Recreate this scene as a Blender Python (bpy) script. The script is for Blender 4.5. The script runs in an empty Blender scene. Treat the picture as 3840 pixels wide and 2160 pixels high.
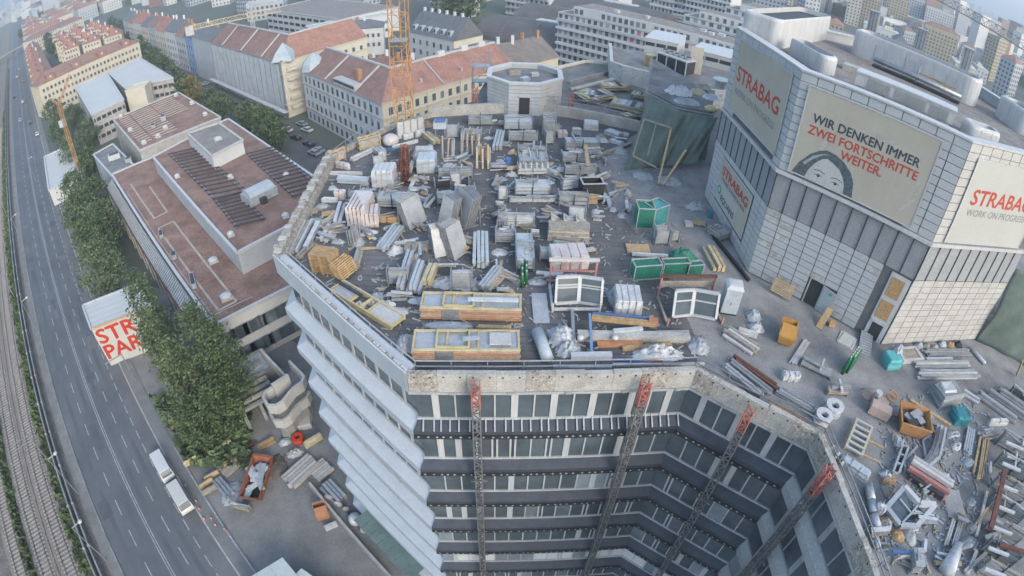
import bpy, bmesh, math, random
from mathutils import Vector, Matrix
random.seed(7)
SC = bpy.context.scene
# ---------------------------------------------------------------- camera
CAM_H = 60.0
F_HALF, PITCH, ROLL = 1.09685, 0.67091, 0.03012     # equidistant fisheye: half frame width subtends 1/F_HALF rad
cam = bpy.data.cameras.new('camera'); cam_o = bpy.data.objects.new('camera', cam)
SC.collection.objects.link(cam_o); SC.camera = cam_o
cam.type = 'PANO'; cam.panorama_type = 'FISHEYE_LENS_POLYNOMIAL'
cam.sensor_width = 36.0; cam.sensor_height = 36.0*9/16; cam.sensor_fit = 'HORIZONTAL'
cam.fisheye_fov = math.radians(170)
cam.fisheye_polynomial_k0 = 0.0; cam.fisheye_polynomial_k1 = -1.0/(F_HALF*18.0)
cam.fisheye_polynomial_k2 = 0.0; cam.fisheye_polynomial_k3 = 0.0; cam.fisheye_polynomial_k4 = 0.0
cam.clip_start = 0.5; cam.clip_end = 30000
cam_o.matrix_world = Matrix.Translation((0, 0, CAM_H)) @ Matrix.Rotation(math.pi/2-PITCH, 4, 'X') @ Matrix.Rotation(ROLL, 4, 'Z')
# ---------------------------------------------------------------- light
SUN_AZ, SUN_EL = 146.0, 28.0      # degrees, azimuth clockwise from +Y
w = bpy.data.worlds.new('World'); SC.world = w; w.use_nodes = True
wn = w.node_tree.nodes; wl = w.node_tree.links
sky = wn.new('ShaderNodeTexSky'); sky.sky_type = 'NISHITA'; sky.sun_disc = False
sky.sun_elevation = math.radians(SUN_EL); sky.sun_rotation = math.radians(SUN_AZ)
sky.air_density = 1.1; sky.dust_density = 2.0; sky.ozone_density = 0.3; sky.altitude = 200
wl.new(sky.outputs[0], wn['Background'].inputs[0]); wn['Background'].inputs[1].default_value = 0.15
sun = bpy.data.lights.new('sun', 'SUN'); sun.energy = .65; sun.angle = math.radians(20); sun.color = (1.0, .97, .91)
sun_o = bpy.data.objects.new('sun', sun); SC.collection.objects.link(sun_o)
a, e = math.radians(SUN_AZ), math.radians(SUN_EL)
sun_o.rotation_euler = Vector((-math.sin(a)*math.cos(e), -math.cos(a)*math.cos(e), -math.sin(e))).to_track_quat('-Z', 'Y').to_euler()
SC.view_settings.view_transform = 'Standard'; SC.view_settings.look = 'None'
SC.view_settings.gamma = 1.0; SC.view_settings.use_curve_mapping = False; SC.view_settings.exposure = 1.72
SC.cycles.use_denoising = True
SC.cycles.max_bounces = 5; SC.cycles.diffuse_bounces = 2; SC.cycles.glossy_bounces = 2
SC.cycles.transmission_bounces = 3; SC.cycles.transparent_max_bounces = 6; SC.cycles.volume_bounces = 0
SC.cycles.caustics_reflective = False; SC.cycles.caustics_refractive = False
# ---------------------------------------------------------------- pixels to places
def ray(px, py):
    x = (px-1920)/1920; y = -(py-1080)/1920
    r = math.hypot(x, y); th = r/F_HALF; s = math.sin(th)/max(r, 1e-9)
    cx, cy, cz = x*s, y*s, -math.cos(th)
    cr, sr = math.cos(ROLL), math.sin(ROLL)
    cx, cy = cx*cr-cy*sr, cx*sr+cy*cr
    cp, sp = math.cos(PITCH), math.sin(PITCH)
    return Vector((cx, -cz*cp+cy*sp, cy*cp+cz*sp))
def gp(px, py, z=0.0):
    d = ray(px, py); t = (z-CAM_H)/d.z
    return Vector((d.x*t, d.y*t, z))
def at(c, r, x, y, z=0.0):            # tile (column, row) of the photograph, seen at 2.0125x
    return gp(960*c+x/2.0125, 720*r+y/2.0125, z)
def D(x, y, z=0.0):                   # whole photograph seen at 1/1.49068
    return gp(x*1.49068, y*1.49068, z)
def hgt(base, px, py):                # height of a pixel straight above a place
    d = ray(px, py); s = math.hypot(base[0], base[1])/math.hypot(d.x, d.y)
    return CAM_H+d.z*s
# ---------------------------------------------------------------- materials
MATS = {}
def mat(name, c, rough=.75, metal=0.0, var=.18, scale=.6, c2=None, bump=0.0, fine=.10, spec=.35, stretch=None, finescale=9.0):
    if name in MATS: return MATS[name]
    def dusty(q): l_ = max(q); f_ = 1-.34*min(1, max(0, (l_-.28)/.3)); return tuple(x*f_ for x in q)    # tone compression in the albedo: pale colours darkened so lit whites keep detail
    c = dusty(c); c2 = dusty(c2) if c2 else None
    m = bpy.data.materials.new(name); m.use_nodes = True; MATS[name] = m
    nt = m.node_tree; n = nt.nodes; l = nt.links; b = n['Principled BSDF']
    b.inputs['Roughness'].default_value = rough; b.inputs['Metallic'].default_value = metal
    b.inputs['Specular IOR Level'].default_value = spec
    g = n.new('ShaderNodeNewGeometry'); src = g.outputs['Position']
    if stretch:
        vm = n.new('ShaderNodeVectorMath'); vm.operation = 'MULTIPLY'; vm.inputs[1].default_value = stretch
        l.new(src, vm.inputs[0]); src = vm.outputs[0]
    nz = n.new('ShaderNodeTexNoise'); nz.inputs['Scale'].default_value = scale; nz.inputs['Detail'].default_value = 5; nz.inputs['Roughness'].default_value = .65
    l.new(src, nz.inputs['Vector'])
    rp = n.new('ShaderNodeValToRGB'); rp.color_ramp.elements[0].position = .3; rp.color_ramp.elements[1].position = .7
    c2 = c2 or tuple(min(1, x*(1+var)) for x in c)
    c1 = tuple(x*(1-var) for x in c)
    rp.color_ramp.elements[0].color = (*c1, 1); rp.color_ramp.elements[1].color = (*c2, 1)
    l.new(nz.outputs['Fac'], rp.inputs[0]); col = rp.outputs[0]
    if fine:
        n2 = n.new('ShaderNodeTexNoise'); n2.inputs['Scale'].default_value = finescale; n2.inputs['Detail'].default_value = 3
        l.new(src, n2.inputs['Vector'])
        mr = n.new('ShaderNodeMapRange'); mr.inputs[1].default_value = .3; mr.inputs[2].default_value = .7
        mr.inputs[3].default_value = 1-fine*1.6; mr.inputs[4].default_value = 1+fine*1.2
        l.new(n2.outputs['Fac'], mr.inputs[0])
        mx = n.new('ShaderNodeVectorMath'); mx.operation = 'SCALE'; l.new(col, mx.inputs[0]); l.new(mr.outputs[0], mx.inputs['Scale']); col = mx.outputs[0]
        if bump:
            bp = n.new('ShaderNodeBump'); bp.inputs['Strength'].default_value = bump; bp.inputs['Distance'].default_value = .05
            l.new(n2.outputs['Fac'], bp.inputs['Height']); l.new(bp.outputs[0], b.inputs['Normal'])
    l.new(col, b.inputs['Base Color'])
    return m
def lined(name, c, line, step, width, axis='xy', ang=0.0, rough=.8, var=.2, scale=.3, c2=None, soft=.3):
    """a surface with seams: brick texture over the ground position, turned by ang"""
    if name in MATS: return MATS[name]
    m = mat(name, c, rough, 0, var, scale, c2=c2); nt = m.node_tree; n = nt.nodes; l = nt.links; b = n['Principled BSDF']
    old = b.inputs['Base Color'].links[0].from_socket
    g = n.new('ShaderNodeNewGeometry'); mp = n.new('ShaderNodeMapping'); mp.inputs['Rotation'].default_value = (0, 0, ang)
    l.new(g.outputs['Position'], mp.inputs['Vector'])
    br = n.new('ShaderNodeTexBrick'); br.inputs['Scale'].default_value = 1.0
    br.inputs['Brick Width'].default_value = step[0]; br.inputs['Row Height'].default_value = step[1]
    br.inputs['Mortar Size'].default_value = width; br.inputs['Mortar Smooth'].default_value = soft
    br.inputs['Color1'].default_value = (1, 1, 1, 1); br.inputs['Color2'].default_value = (.86, .86, .86, 1); br.inputs['Mortar'].default_value = (*line, 1)
    l.new(mp.outputs[0], br.inputs['Vector'])
    mx = n.new('ShaderNodeVectorMath'); mx.operation = 'MULTIPLY'; l.new(old, mx.inputs[0]); l.new(br.outputs['Color'], mx.inputs[1])
    l.new(mx.outputs[0], b.inputs['Base Color'])
    return m
def glassy(name, c, rough=.08, var=.35, scale=.35):
    m = mat(name, c, rough, 0, var, scale, fine=0, spec=.5); return m
asphalt = mat('asphalt', (.098, .109, .118), .9, var=.2, scale=.12, fine=.1)
paving = mat('paving', (.15, .155, .155), .9, var=.2, scale=.3)
earth = mat('earth', (.115, .105, .088), .95, var=.35, scale=.25, fine=.25, bump=.3)
ballast = mat('ballast', (.135, .122, .108), .95, var=.25, scale=.5, fine=.3, finescale=5, bump=.3)
track_bed = mat('track_bed', (.19, .165, .135), .95, var=.2, scale=.3, fine=.25, finescale=6)
yard_m = mat('yard_ground', (.175, .182, .18), .95, var=.35, scale=.16, fine=.16, c2=(.23, .23, .22))
city_m = mat('city_ground', (.12, .125, .125), .95, var=.3, scale=.02, c2=(.10, .125, .085))
grass_m = mat('grass', (.055, .075, .035), .95, var=.4, scale=.8, fine=.3, c2=(.10, .105, .06))
leaf_m = mat('leaves', (.046, .084, .036), .75, var=.5, scale=.7, fine=.35, finescale=4, c2=(.125, .18, .08))
leaf2_m = mat('leaves_pale', (.07, .11, .05), .75, var=.45, scale=.6, fine=.3, finescale=4, c2=(.16, .21, .105))
leaf3_m = mat('leaves_yellow', (.13, .12, .035), .75, var=.4, scale=.8, fine=.3, finescale=4, c2=(.22, .18, .06))
bark_m = mat('bark', (.09, .07, .05), .95)
white_line = mat('white_line', (.30, .315, .325), .8, var=.3, scale=1.2, fine=.25)
steel_rail = mat('steel_rail', (.20, .19, .18), .45, .6)
sleeper_m = mat('sleeper', (.26, .24, .22), .9, var=.2, scale=1.5)
concrete = mat('concrete', (.34, .335, .31), .9, var=.22, scale=.6, fine=.14, bump=.15)
concrete_d = mat('concrete_dark', (.20, .205, .20), .9, var=.3, scale=.5, fine=.15)
concrete_l = mat('concrete_light', (.46, .46, .44), .9, var=.15, scale=.5, fine=.1)
rough_conc = mat('rough_concrete', (.34, .31, .25), .95, var=.4, scale=2.2, fine=.3, bump=.4, c2=(.52, .50, .46))
white_clad = mat('white_cladding', (.58, .635, .67), .55, var=.07, scale=.5, fine=.05, stretch=(1.4, 1.4, .25), finescale=5)
panel_w = mat('cladding_panel', (.52, .545, .55), .6, var=.08, scale=.7, fine=.06)
panel_w2 = mat('cladding_panel_dusty', (.47, .50, .51), .6, var=.08, scale=.7, fine=.06)
panel_w3 = mat('cladding_panel_stained', (.40, .41, .395), .65, var=.3, scale=1.6, fine=.15)
gap_dark = mat('dark_joint', (.035, .037, .04), .9)
slat_grey = mat('slat_grey', (.29, .305, .31), .6, var=.1)
spandrel_d = mat('dark_spandrel', (.046, .055, .067), .45, var=.25, scale=.8)
glass_d = glassy('window_glass', (.07, .09, .104), .12)
glass_l = glassy('window_glass_blinds', (.20, .235, .26), .3)
glass_m = glassy('window_glass_curtain', (.13, .16, .175), .2)
frame_w = mat('frame_white', (.60, .615, .615), .5, var=.10, fine=.06, scale=.8, stretch=(2.2, 2.2, .35), finescale=4)
frame_g = mat('frame_grey', (.33, .345, .35), .5, var=.12)
alu = mat('aluminium', (.52, .545, .56), .4, .35, var=.15, scale=1.5, fine=.08)
alu_d = mat('aluminium_dull', (.34, .36, .37), .5, .3, var=.2, scale=1.5, fine=.1)
galv = mat('galvanised', (.30, .32, .33), .45, .5, var=.2, scale=2)
steel_d = mat('dark_steel', (.05, .055, .06), .6, .3, var=.3)
steel_black = mat('black_steel', (.022, .024, .027), .6, var=.2)
red_paint = mat('red_paint', (.34, .115, .095), .7, var=.25, scale=1.5)
rust = mat('rust', (.22, .085, .05), .8, var=.35, scale=1.5, fine=.2)
rust_d = mat('rust_dark', (.10, .045, .035), .8, var=.35, scale=1.5)
orange_paint = mat('orange_paint', (.42, .20, .10), .7, var=.22, scale=1.2)
pale_orange = mat('orange_pale', (.46, .31, .21), .75, var=.25, scale=2, c2=(.52, .42, .34))
yellow_paint = mat('yellow_paint', (.54, .46, .25), .65, var=.15, scale=1.2)
yellow_pale = mat('yellow_pale', (.58, .52, .34), .75, var=.2, scale=1.0)
crane_y = mat('crane_yellow', (.50, .285, .125), .6, var=.15, scale=.8)
wood = mat('wood', (.34, .235, .125), .85, var=.25, scale=2, fine=.15)
wood_l = mat('wood_light', (.46, .35, .21), .85, var=.2, scale=2, fine=.12)
wood_g = mat('wood_grey', (.26, .235, .195), .9, var=.25, scale=2, fine=.15)
osb = mat('osb', (.42, .27, .13), .85, var=.25, scale=6, fine=.25, finescale=25)
foil_w = mat('white_foil', (.60, .62, .63), .4, var=.16, scale=1.8, fine=.10)
foil_p = mat('pinkish_foil', (.62, .56, .545), .4, var=.12, scale=1.2, fine=.08, c2=(.70, .69, .68))
foil_b = mat('blue_white_foil', (.50, .56, .60), .35, var=.12, scale=1.2)
foil_g = mat('grey_foil', (.30, .325, .34), .4, var=.25, scale=1.0)
tarp_g = mat('green_tarp', (.085, .118, .10), .75, var=.2, scale=.4, fine=.08, c2=(.125, .16, .14))
green_m = mat('green_mesh', (.022, .15, .105), .6, var=.2, scale=1.2)
teal_m = mat('teal_mesh', (.09, .33, .34), .6, var=.2, scale=1.2)
teal_d = mat('teal_plastic', (.03, .17, .20), .5, var=.2)
blue_p = mat('blue_plastic', (.08, .26, .36), .45, var=.1)
blue_d = mat('blue_paint', (.06, .12, .26), .5)
green_d = mat('green_steel', (.02, .12, .06), .45)
brown_roof = mat('brown_roof', (.185, .112, .087), .95, var=.25, scale=.22, fine=.16, c2=(.275, .18, .145), finescale=3)
gravel_roof = mat('gravel_roof', (.20, .185, .17), .95, var=.25, scale=.5, fine=.25, finescale=7)
grey_roof = mat('grey_roof', (.16, .165, .165), .95, var=.3, scale=.4, fine=.15)
deck_back = mat('deck_back', (.145, .145, .14), .95, var=.35, scale=.4, fine=.2)
red_tile = mat('red_tiles', (.26, .145, .112), .9, var=.22, scale=.35, fine=.2, finescale=3)
brown_tile = mat('brown_tiles', (.20, .13, .11), .9, var=.2, scale=.35, fine=.18, finescale=3)
slate = mat('slate', (.115, .125, .135), .85, var=.2, scale=.5, fine=.1)
dark_roof = mat('dark_roof', (.095, .093, .095), .9, var=.2, scale=.15, fine=.12)
cream = mat('cream_plaster', (.70, .62, .47), .9, var=.08, scale=.3)
cream_l = mat('pale_cream_plaster', (.72, .67, .55), .9, var=.08, scale=.3)
white_pl = mat('white_plaster', (.70, .71, .70), .9, var=.08, scale=.3)
grey_pl = mat('grey_plaster', (.47, .50, .52), .9, var=.1, scale=.3)
blue_pl = mat('blue_plaster', (.24, .37, .55), .9, var=.06)
scrim = mat('scaffold_scrim', (.64, .67, .68), .85, var=.14, scale=.25, fine=.1)
copper = mat('pale_copper', (.44, .52, .55), .6, var=.12)
white_roof = mat('white_roof', (.60, .62, .60), .8, var=.05, scale=.1, fine=.03)
brick_m = mat('brick_chimney', (.33, .19, .11), .9, var=.25, scale=2)
banner_m = mat('banner_cloth', (.41, .385, .32), .8, var=.08, scale=.25, fine=.03)
banner_l = mat('banner_cloth_pale', (.50, .50, .46), .8, var=.06, scale=.25, fine=.03)
print_red = mat('print_red', (.50, .085, .055), .8, var=.05)
print_dark = mat('print_dark', (.045, .055, .06), .8, var=.05)
print_grey = mat('print_grey', (.20, .205, .195), .8, var=.05)
print_teal = mat('print_teal', (.03, .30, .22), .8, var=.05)
face_1 = mat('print_face', (.42, .44, .43), .8, var=.04)
face_2 = mat('print_face_pale', (.52, .53, .52), .8, var=.04)
face_3 = mat('print_hair', (.075, .095, .105), .8, var=.4, scale=6)
car_w = mat('car_paint_white', (.70, .72, .72), .3, var=.03, spec=.5)
car_b = mat('car_paint_black', (.03, .032, .035), .3, var=.03, spec=.5)
car_s = mat('car_paint_silver', (.36, .38, .39), .3, .3, var=.03)
car_r = mat('car_paint_red', (.22, .04, .04), .3, var=.03)
rubber = mat('rubber', (.025, .025, .025), .9)
# ---------------------------------------------------------------- meshes and objects
COL = SC.collection
WM = {}
def link(o, parent=None, world=None):
    COL.objects.link(o)
    world = world or Matrix.Identity(4)
    if parent is not None:
        o.parent = parent; o.matrix_parent_inverse = WM[parent.name].inverted()
    o.matrix_basis = world; WM[o.name] = world
    return o
def tag(o, label=None, cat=None, group=None, kind=None):
    if label: o['label'] = label
    if cat: o['category'] = cat
    if group: o['group'] = group
    if kind: o['kind'] = kind
    return o
def empty(name, loc, label, cat, group=None):
    o = bpy.data.objects.new(name, None); o.empty_display_size = .3
    link(o, None, Matrix.Translation(Vector(loc))); return tag(o, label, cat, group)
V3 = lambda p, z=None: Vector((p[0], p[1], p[2] if z is None else z))
class MB:
    def __init__(s): s.v = []; s.f = []
    def add(s, vs, fs):
        k = len(s.v); s.v += [tuple(v) for v in vs]; s.f += [tuple(i+k for i in f) for f in fs]; return s
    def hexa(s, b):      # 8 corners: 4 below ccw, 4 above ccw
        return s.add(b, [(3, 2, 1, 0), (4, 5, 6, 7), (0, 1, 5, 4), (1, 2, 6, 5), (2, 3, 7, 6), (3, 0, 4, 7)])
    def box(s, c, size, rz=0.0, M=None):
        x, y, z = (q/2 for q in size); R = M if M is not None else Matrix.Rotation(rz, 3, 'Z'); c = Vector(c)
        return s.hexa([c+R @ Vector(p) for p in ((-x, -y, -z), (x, -y, -z), (x, y, -z), (-x, y, -z), (-x, -y, z), (x, -y, z), (x, y, z), (-x, y, z))])
    def prism(s, poly, z0, z1):
        n = len(poly); b = [(p[0], p[1], z0) for p in poly]; t = [(p[0], p[1], z1) for p in poly]
        return s.add(b+t, [tuple(reversed(range(n))), tuple(range(n, 2*n))]+[(i, (i+1) % n, n+(i+1) % n, n+i) for i in range(n)])
    def beam(s, p, q, w, h=None, up=(0, 0, 1)):
        p, q = Vector(p), Vector(q); h = h or w; d = (q-p)
        if d.length < 1e-6: return s
        d.normalize(); u = Vector(up)
        if abs(d.dot(u)) > .98: u = Vector((1, 0, 0))
        r = d.cross(u).normalized(); u = r.cross(d).normalized()
        a, b = r*(w/2), u*(h/2)
        return s.add([p-a-b, p+a-b, p+a+b, p-a+b, q-a-b, q+a-b, q+a+b, q-a+b], [(0, 1, 2, 3), (7, 6, 5, 4), (0, 4, 5, 1), (1, 5, 6, 2), (2, 6, 7, 3), (3, 7, 4, 0)])
    def tube(s, p, q, r, n=6, r2=None, caps=True):
        p, q = Vector(p), Vector(q); d = (q-p).normalized(); r2 = r if r2 is None else r2
        u = d.cross(Vector((0, 0, 1)) if abs(d.z) < .95 else Vector((1, 0, 0))).normalized(); w = d.cross(u)
        vs = [];
        for c, rr in ((p, r), (q, r2)):
            vs += [c+(u*math.cos(2*math.pi*i/n)+w*math.sin(2*math.pi*i/n))*rr for i in range(n)]
        fs = [(i, (i+1) % n, n+(i+1) % n, n+i) for i in range(n)]
        if caps: fs += [tuple(reversed(range(n))), tuple(range(n, 2*n))]
        return s.add(vs, fs)
    def quad(s, *p): return s.add(p, [tuple(range(len(p)))])
    def rings(s, rings, closed=True, cap=True):
        n = len(rings[0]); vs = [p for r in rings for p in r]; fs = []
        for k in range(len(rings)-1):
            for i in range(n if closed else n-1):
                fs.append((k*n+i, k*n+(i+1) % n, (k+1)*n+(i+1) % n, (k+1)*n+i))
        if cap: fs += [tuple(reversed(range(n))), tuple(range((len(rings)-1)*n, len(rings)*n))]
        return s.add(vs, fs)
    def mesh(s, name, m, smooth=False):
        me = bpy.data.meshes.new(name); me.from_pydata(s.v, [], s.f); me.materials.append(m)
        bm = bmesh.new(); bm.from_mesh(me); bmesh.ops.recalc_face_normals(bm, faces=bm.faces); bm.to_mesh(me); bm.free()
        if smooth:
            for p in me.polygons: p.use_smooth = True
        return me
    def build(s, name, m, parent=None, label=None, cat=None, group=None, kind=None, smooth=False):
        o = bpy.data.objects.new(name, s.mesh(name, m, smooth)); link(o, parent); return tag(o, label, cat, group, kind)
UNIT = {}
def piece(name, m, parent, c, size, rz=0.0, M=None, group=None, label=None, cat=None):
    """one box-shaped piece: alike pieces share one mesh"""
    me = UNIT.get(m.name)
    if me is None:
        me = UNIT[m.name] = MB().box((0, 0, 0), (1, 1, 1)).mesh('piece_'+m.name, m)
    o = bpy.data.objects.new(name, me)
    R = (M.to_4x4() if M is not None else Matrix.Rotation(rz, 4, 'Z'))
    link(o, parent, Matrix.Translation(Vector(c)) @ R @ Matrix.Diagonal((*size, 1)))
    return tag(o, label, cat, group)
def wallframe(p, q):
    """u along the wall, n outward (to the right of p->q), R = rotation with x along, y inward"""
    p, q = Vector((p[0], p[1])), Vector((q[0], q[1])); u = (q-p); L = u.length; u /= L; n = Vector((u.y, -u.x))
    return p, u, n, L, math.atan2(u.y, u.x)
def offset(poly, d):
    """move each edge of an open polyline outward (right of its direction) by d, mitred"""
    pts = [Vector((p[0], p[1])) for p in poly]; out = []
    for i, p in enumerate(pts):
        ns = []
        if i > 0: u = (p-pts[i-1]).normalized(); ns.append(Vector((u.y, -u.x)))
        if i < len(pts)-1: u = (pts[i+1]-p).normalized(); ns.append(Vector((u.y, -u.x)))
        if len(ns) == 1: out.append(p+ns[0]*d)
        else:
            b = ns[0]+ns[1]; out.append(p+b*(d/max(.3, b.dot(ns[0]))))
    return out
def text_mesh(s, m, size, bold=0.0, shear=0.0, width=None):
    cu = bpy.data.curves.new('lettering', 'FONT'); cu.body = s; cu.size = size; cu.offset = 0.0; cu.shear = shear; cu.resolution_u = 3
    to = bpy.data.objects.new('lettering_tmp', cu); COL.objects.link(to)
    dg = bpy.context.evaluated_depsgraph_get(); me = bpy.data.meshes.new_from_object(to.evaluated_get(dg))
    bpy.data.objects.remove(to); bpy.data.curves.remove(cu)
    xs = [v.co.x for v in me.vertices]; x0, x1 = min(xs), max(xs)
    k = (width/(x1-x0)) if width else 1.0
    for v in me.vertices: v.co.x = (v.co.x-x0)*k; v.co.z = 0
    if bold:      # heavier strokes: shifted copies one millimetre apart
        vs = [v.co.copy() for v in me.vertices]; fs = [tuple(p.vertices) for p in me.polygons]; n_ = len(vs); V_, F_ = [], []
        for j, (dx, dy) in enumerate(((-1, 0), (1, 0), (0, 1), (0, -1))):
            V_ += [(v.x+dx*bold, v.y+dy*bold, j*.0012) for v in vs]; F_ += [tuple(i+j*n_ for i in f) for f in fs]
        me = bpy.data.meshes.new('lettering'); me.from_pydata(V_, [], F_)
    me.materials.clear(); me.materials.append(m)
    return me, (x1-x0)*k
def put_text(s, m, parent, origin, u, up, size, bold=0.0, width=None, name='lettering', shear=0.0):
    me, wd = text_mesh(s, m, size, bold, shear, width)
    u, up = Vector(u).normalized(), Vector(up).normalized(); n = u.cross(up)
    M = Matrix((u, up, n)).transposed().to_4x4(); M.translation = Vector(origin)
    o = bpy.data.objects.new(name, me); link(o, parent, M); return o, wd
# ================================================================ the office block under repair
DK, PT = 36.0, 37.0
XY = lambda v: Vector((v[0], v[1]))
pA, pB, pD = at(1, 1, 1130, 1370, PT), at(1, 1, 125, 470, PT), at(2, 1, 1390, 1340, PT)
pC, pE, pF = at(1, 0, 545, 1140, PT), D(2060, 1088, PT), D(2200, 1440, PT)
pF = pE+(pF-pE).normalized()*26
OUT = [pC, pB, pA, pD, pE, pF]            # outward is to the right of this walk
SILLS = [32.35-4.4*k for k in range(8)]
blk = empty('office_block', (0, 30, 0), 'tall office block with rooftop building site and slanted dark and white facade bands', 'office block')
deck_m = lined('deck_boards', (.088, .090, .092), (.5, .5, .52), (5.0, .62), .03, ang=.02, var=.28, scale=.22, c2=(.158, .16, .16))
deck_dust = mat('deck_dust', (.165, .17, .172), .95, var=.25, scale=.35, fine=.14, c2=(.27, .27, .265))
ins = offset(OUT, -.45)
bk = [at(1, 0, 1060, 955, DK), at(1, 0, 1330, 880, DK), at(2, 0, 60, 846, DK), at(2, 0, 430, 882, DK), at(2, 0, 960, 992, DK)]
split_x = at(2, 1, 1420, 1180, DK); split_y = at(2, 1, 1000, 30, DK)
# dark boarded half and dusty half
pd = offset(OUT, -.45)
left_half = [pd[0], pd[1], pd[2], pd[3], XY(split_x), XY(at(2, 1, 1150, 560, DK)), XY(at(2, 1, 760, 100, DK)), XY(at(2, 0, 640, 1220, DK)), XY(bk[4]), XY(bk[3]), XY(bk[2]), XY(bk[1]), XY(bk[0])]
MB().prism(left_half, DK-.3, DK).build('roof_deck', deck_m, blk, label='dark boarded roof deck')
right_half = [pd[3], pd[4], pd[5], Vector((62, -6)), Vector((62, 62)), Vector((16, 62)), XY(bk[4]), XY(at(2, 0, 640, 1220, DK)), XY(at(2, 1, 760, 100, DK)), XY(at(2, 1, 1150, 560, DK)), XY(split_x)]
MB().prism(right_half, DK-.3, DK-.004).build('roof_deck', deck_dust, blk, label='dusty grey roof deck')
back_deck = [XY(bk[1]), XY(bk[2]), XY(bk[3]), XY(bk[4]), Vector((16, 62)), Vector((62, 62)), Vector((70, 115)), XY(at(2, 0, 980, 380, DK)), XY(at(2, 0, 735, 486, DK)), XY(at(2, 0, 555, 470, DK)), XY(at(2, 0, 330, 522, DK)), XY(at(2, 0, 0, 500, DK)), XY(at(1, 0, 1760, 560, DK)), XY(at(1, 0, 1650, 760, DK))]
MB().prism(back_deck, DK-.3, DK-.01).build('roof_deck', deck_back, blk, label='grey rear roof deck')
# body under the decks
body = MB()
inner = offset(OUT, -.9)
body.prism(inner+[Vector((60, -6)), Vector((60, 58)), XY(bk[4]), XY(bk[2]), XY(bk[1]), XY(bk[0])], 0, DK-.35)
body.build('core', concrete_d, blk)
body = MB(); body.prism([p for p in back_deck], 0, DK-.36); body.build('rear_core', white_pl, blk)
def band(poly_pts, prof):
    """rings of a profile [(offset, z)...] swept along a facade segment between mitred corners"""
    return prof
def seg(i, d): o = offset(OUT, d); return o[i], o[i+1]
def sweep(i, prof):
    m = MB(); a = [seg(i, o)[0] for o, z in prof]; b = [seg(i, o)[1] for o, z in prof]
    n = len(prof); vs = [(a[k].x, a[k].y, prof[k][1]) for k in range(n)]+[(b[k].x, b[k].y, prof[k][1]) for k in range(n)]
    m.add(vs, [(k, (k+1) % n, n+(k+1) % n, n+k) for k in range(n)]+[tuple(range(n)), tuple(range(2*n-1, n-1, -1))]); return m
lit_pane = mat('lit_pane_white', (.80, .82, .82), .6, var=.05)  # window row lit from inside, its brightness painted as plain white
SIDE = {1: 'white', 2: 'dark', 3: 'dark', 4: 'light'}
conc_sp = mat('concrete_spandrel', (.36, .375, .37), .85, var=.2, scale=.5)
for i in (0, 1, 2, 3, 4):
    st = SIDE.get(i, 'white'); sp = {'white': white_clad, 'dark': spandrel_d, 'light': conc_sp}[st]
    for k, s in enumerate(SILLS):
        wo = -.80 if i < 2 else -.55
        out = .2 if st != 'light' else .05
        out = .17 if i < 2 else out; sl = .55 if i < 2 else .45
        pr = [(wo-.05, s), (wo, s), (out, s-sl), (out, s-1.25), (wo-.05, s-1.42)]
        sweep(i, pr).build('spandrel', sp, blk)
        if st == 'dark':
            sweep(i, [(out+.004, s-.80), (out+.03, s-.80), (out+.03, s-1.22), (out+.004, s-1.22)]).build('anchor_rail', steel_black, blk)
            p, u, n, L, rz = wallframe(*seg(i, out+.035)); m = MB()
            x = .3
            while x < L-.2:
                c = p+u*x; m.box((c.x, c.y, s-1.0), (.13, .03, .13), M=Matrix.Rotation(rz, 3, 'Z') @ Matrix.Rotation(math.pi/4, 3, 'Y')); x += .52+.12*math.sin(x*3.1)
            m.build('anchor_bolts', frame_g, blk, kind='stuff')
        # sill and head rails
        sweep(i, [(wo+.01, s+.0), (wo+.13, s-.04), (wo+.13, s+.10), (wo+.01, s+.10)]).build('sill', frame_w if st != 'light' else alu, blk)
        top = (SILLS[k-1]-1.42) if k else 35.25
        sweep(i, [(wo-.05, top-.14), (wo+.09, top-.14), (wo+.09, top), (wo-.05, top)]).build('window_head', frame_g, blk)
        if i == 0: continue
        # windows
        p, u, n, L, rz = wallframe(*seg(i, wo)); h = top-s-.24; zc = s+.10+h/2
        if i == 1 and k > 4:
            sweep(i, [(wo-.05, s+.1), (wo, s+.1), (wo, top-.14), (wo-.05, top-.14)]).build('infill_wall', white_clad, blk); continue
        rnd = random.Random(i*31+k)
        nn = {1: 11, 2: 14, 3: 7, 4: 16}[i]; w0 = L/nn
        if k > 6 or (i == 4 and k > 4):
            sweep(i, [(-.6, s+.1), (-.55, s+.1), (-.55, top-.14), (-.6, top-.14)]).build('glazing_band', glass_m, blk); continue
        for j in range(nn):
            c = p+u*(w0*(j+.5)); g = glass_d
            t = rnd.random()
            if k >= 2 and t < .22: g = glass_m
            if k >= 2 and t < .10: g = glass_l
            if k == 5 and i in (2, 3): g = glass_l if t < .2 else lit_pane
            piece('window_pane', g, blk, (c.x-n.x*.02, c.y-n.y*.02, zc), (w0-.02, .04, h), rz)
            if j == 0: continue
            c = p+u*(w0*j)
            style = (j % 2) if k == 0 else (0 if rnd.random() < .55 else 1+int(rnd.random()*2))
            if i == 1: style = 0 if j % 2 else 3
            if style == 0: ws = [(0, .10)]
            elif style == 1: ws = [(0, .42)]
            elif style == 2: ws = [(-.16, .12), (.16, .12)]
            else: ws = [(0, .22)]
            for dx, ww in ws:
                cc = c+u*dx; piece('mullion', frame_w if st != 'light' else alu, blk, (cc.x+n.x*.035, cc.y+n.y*.035, zc), (ww, .09, h), rz)
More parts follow.
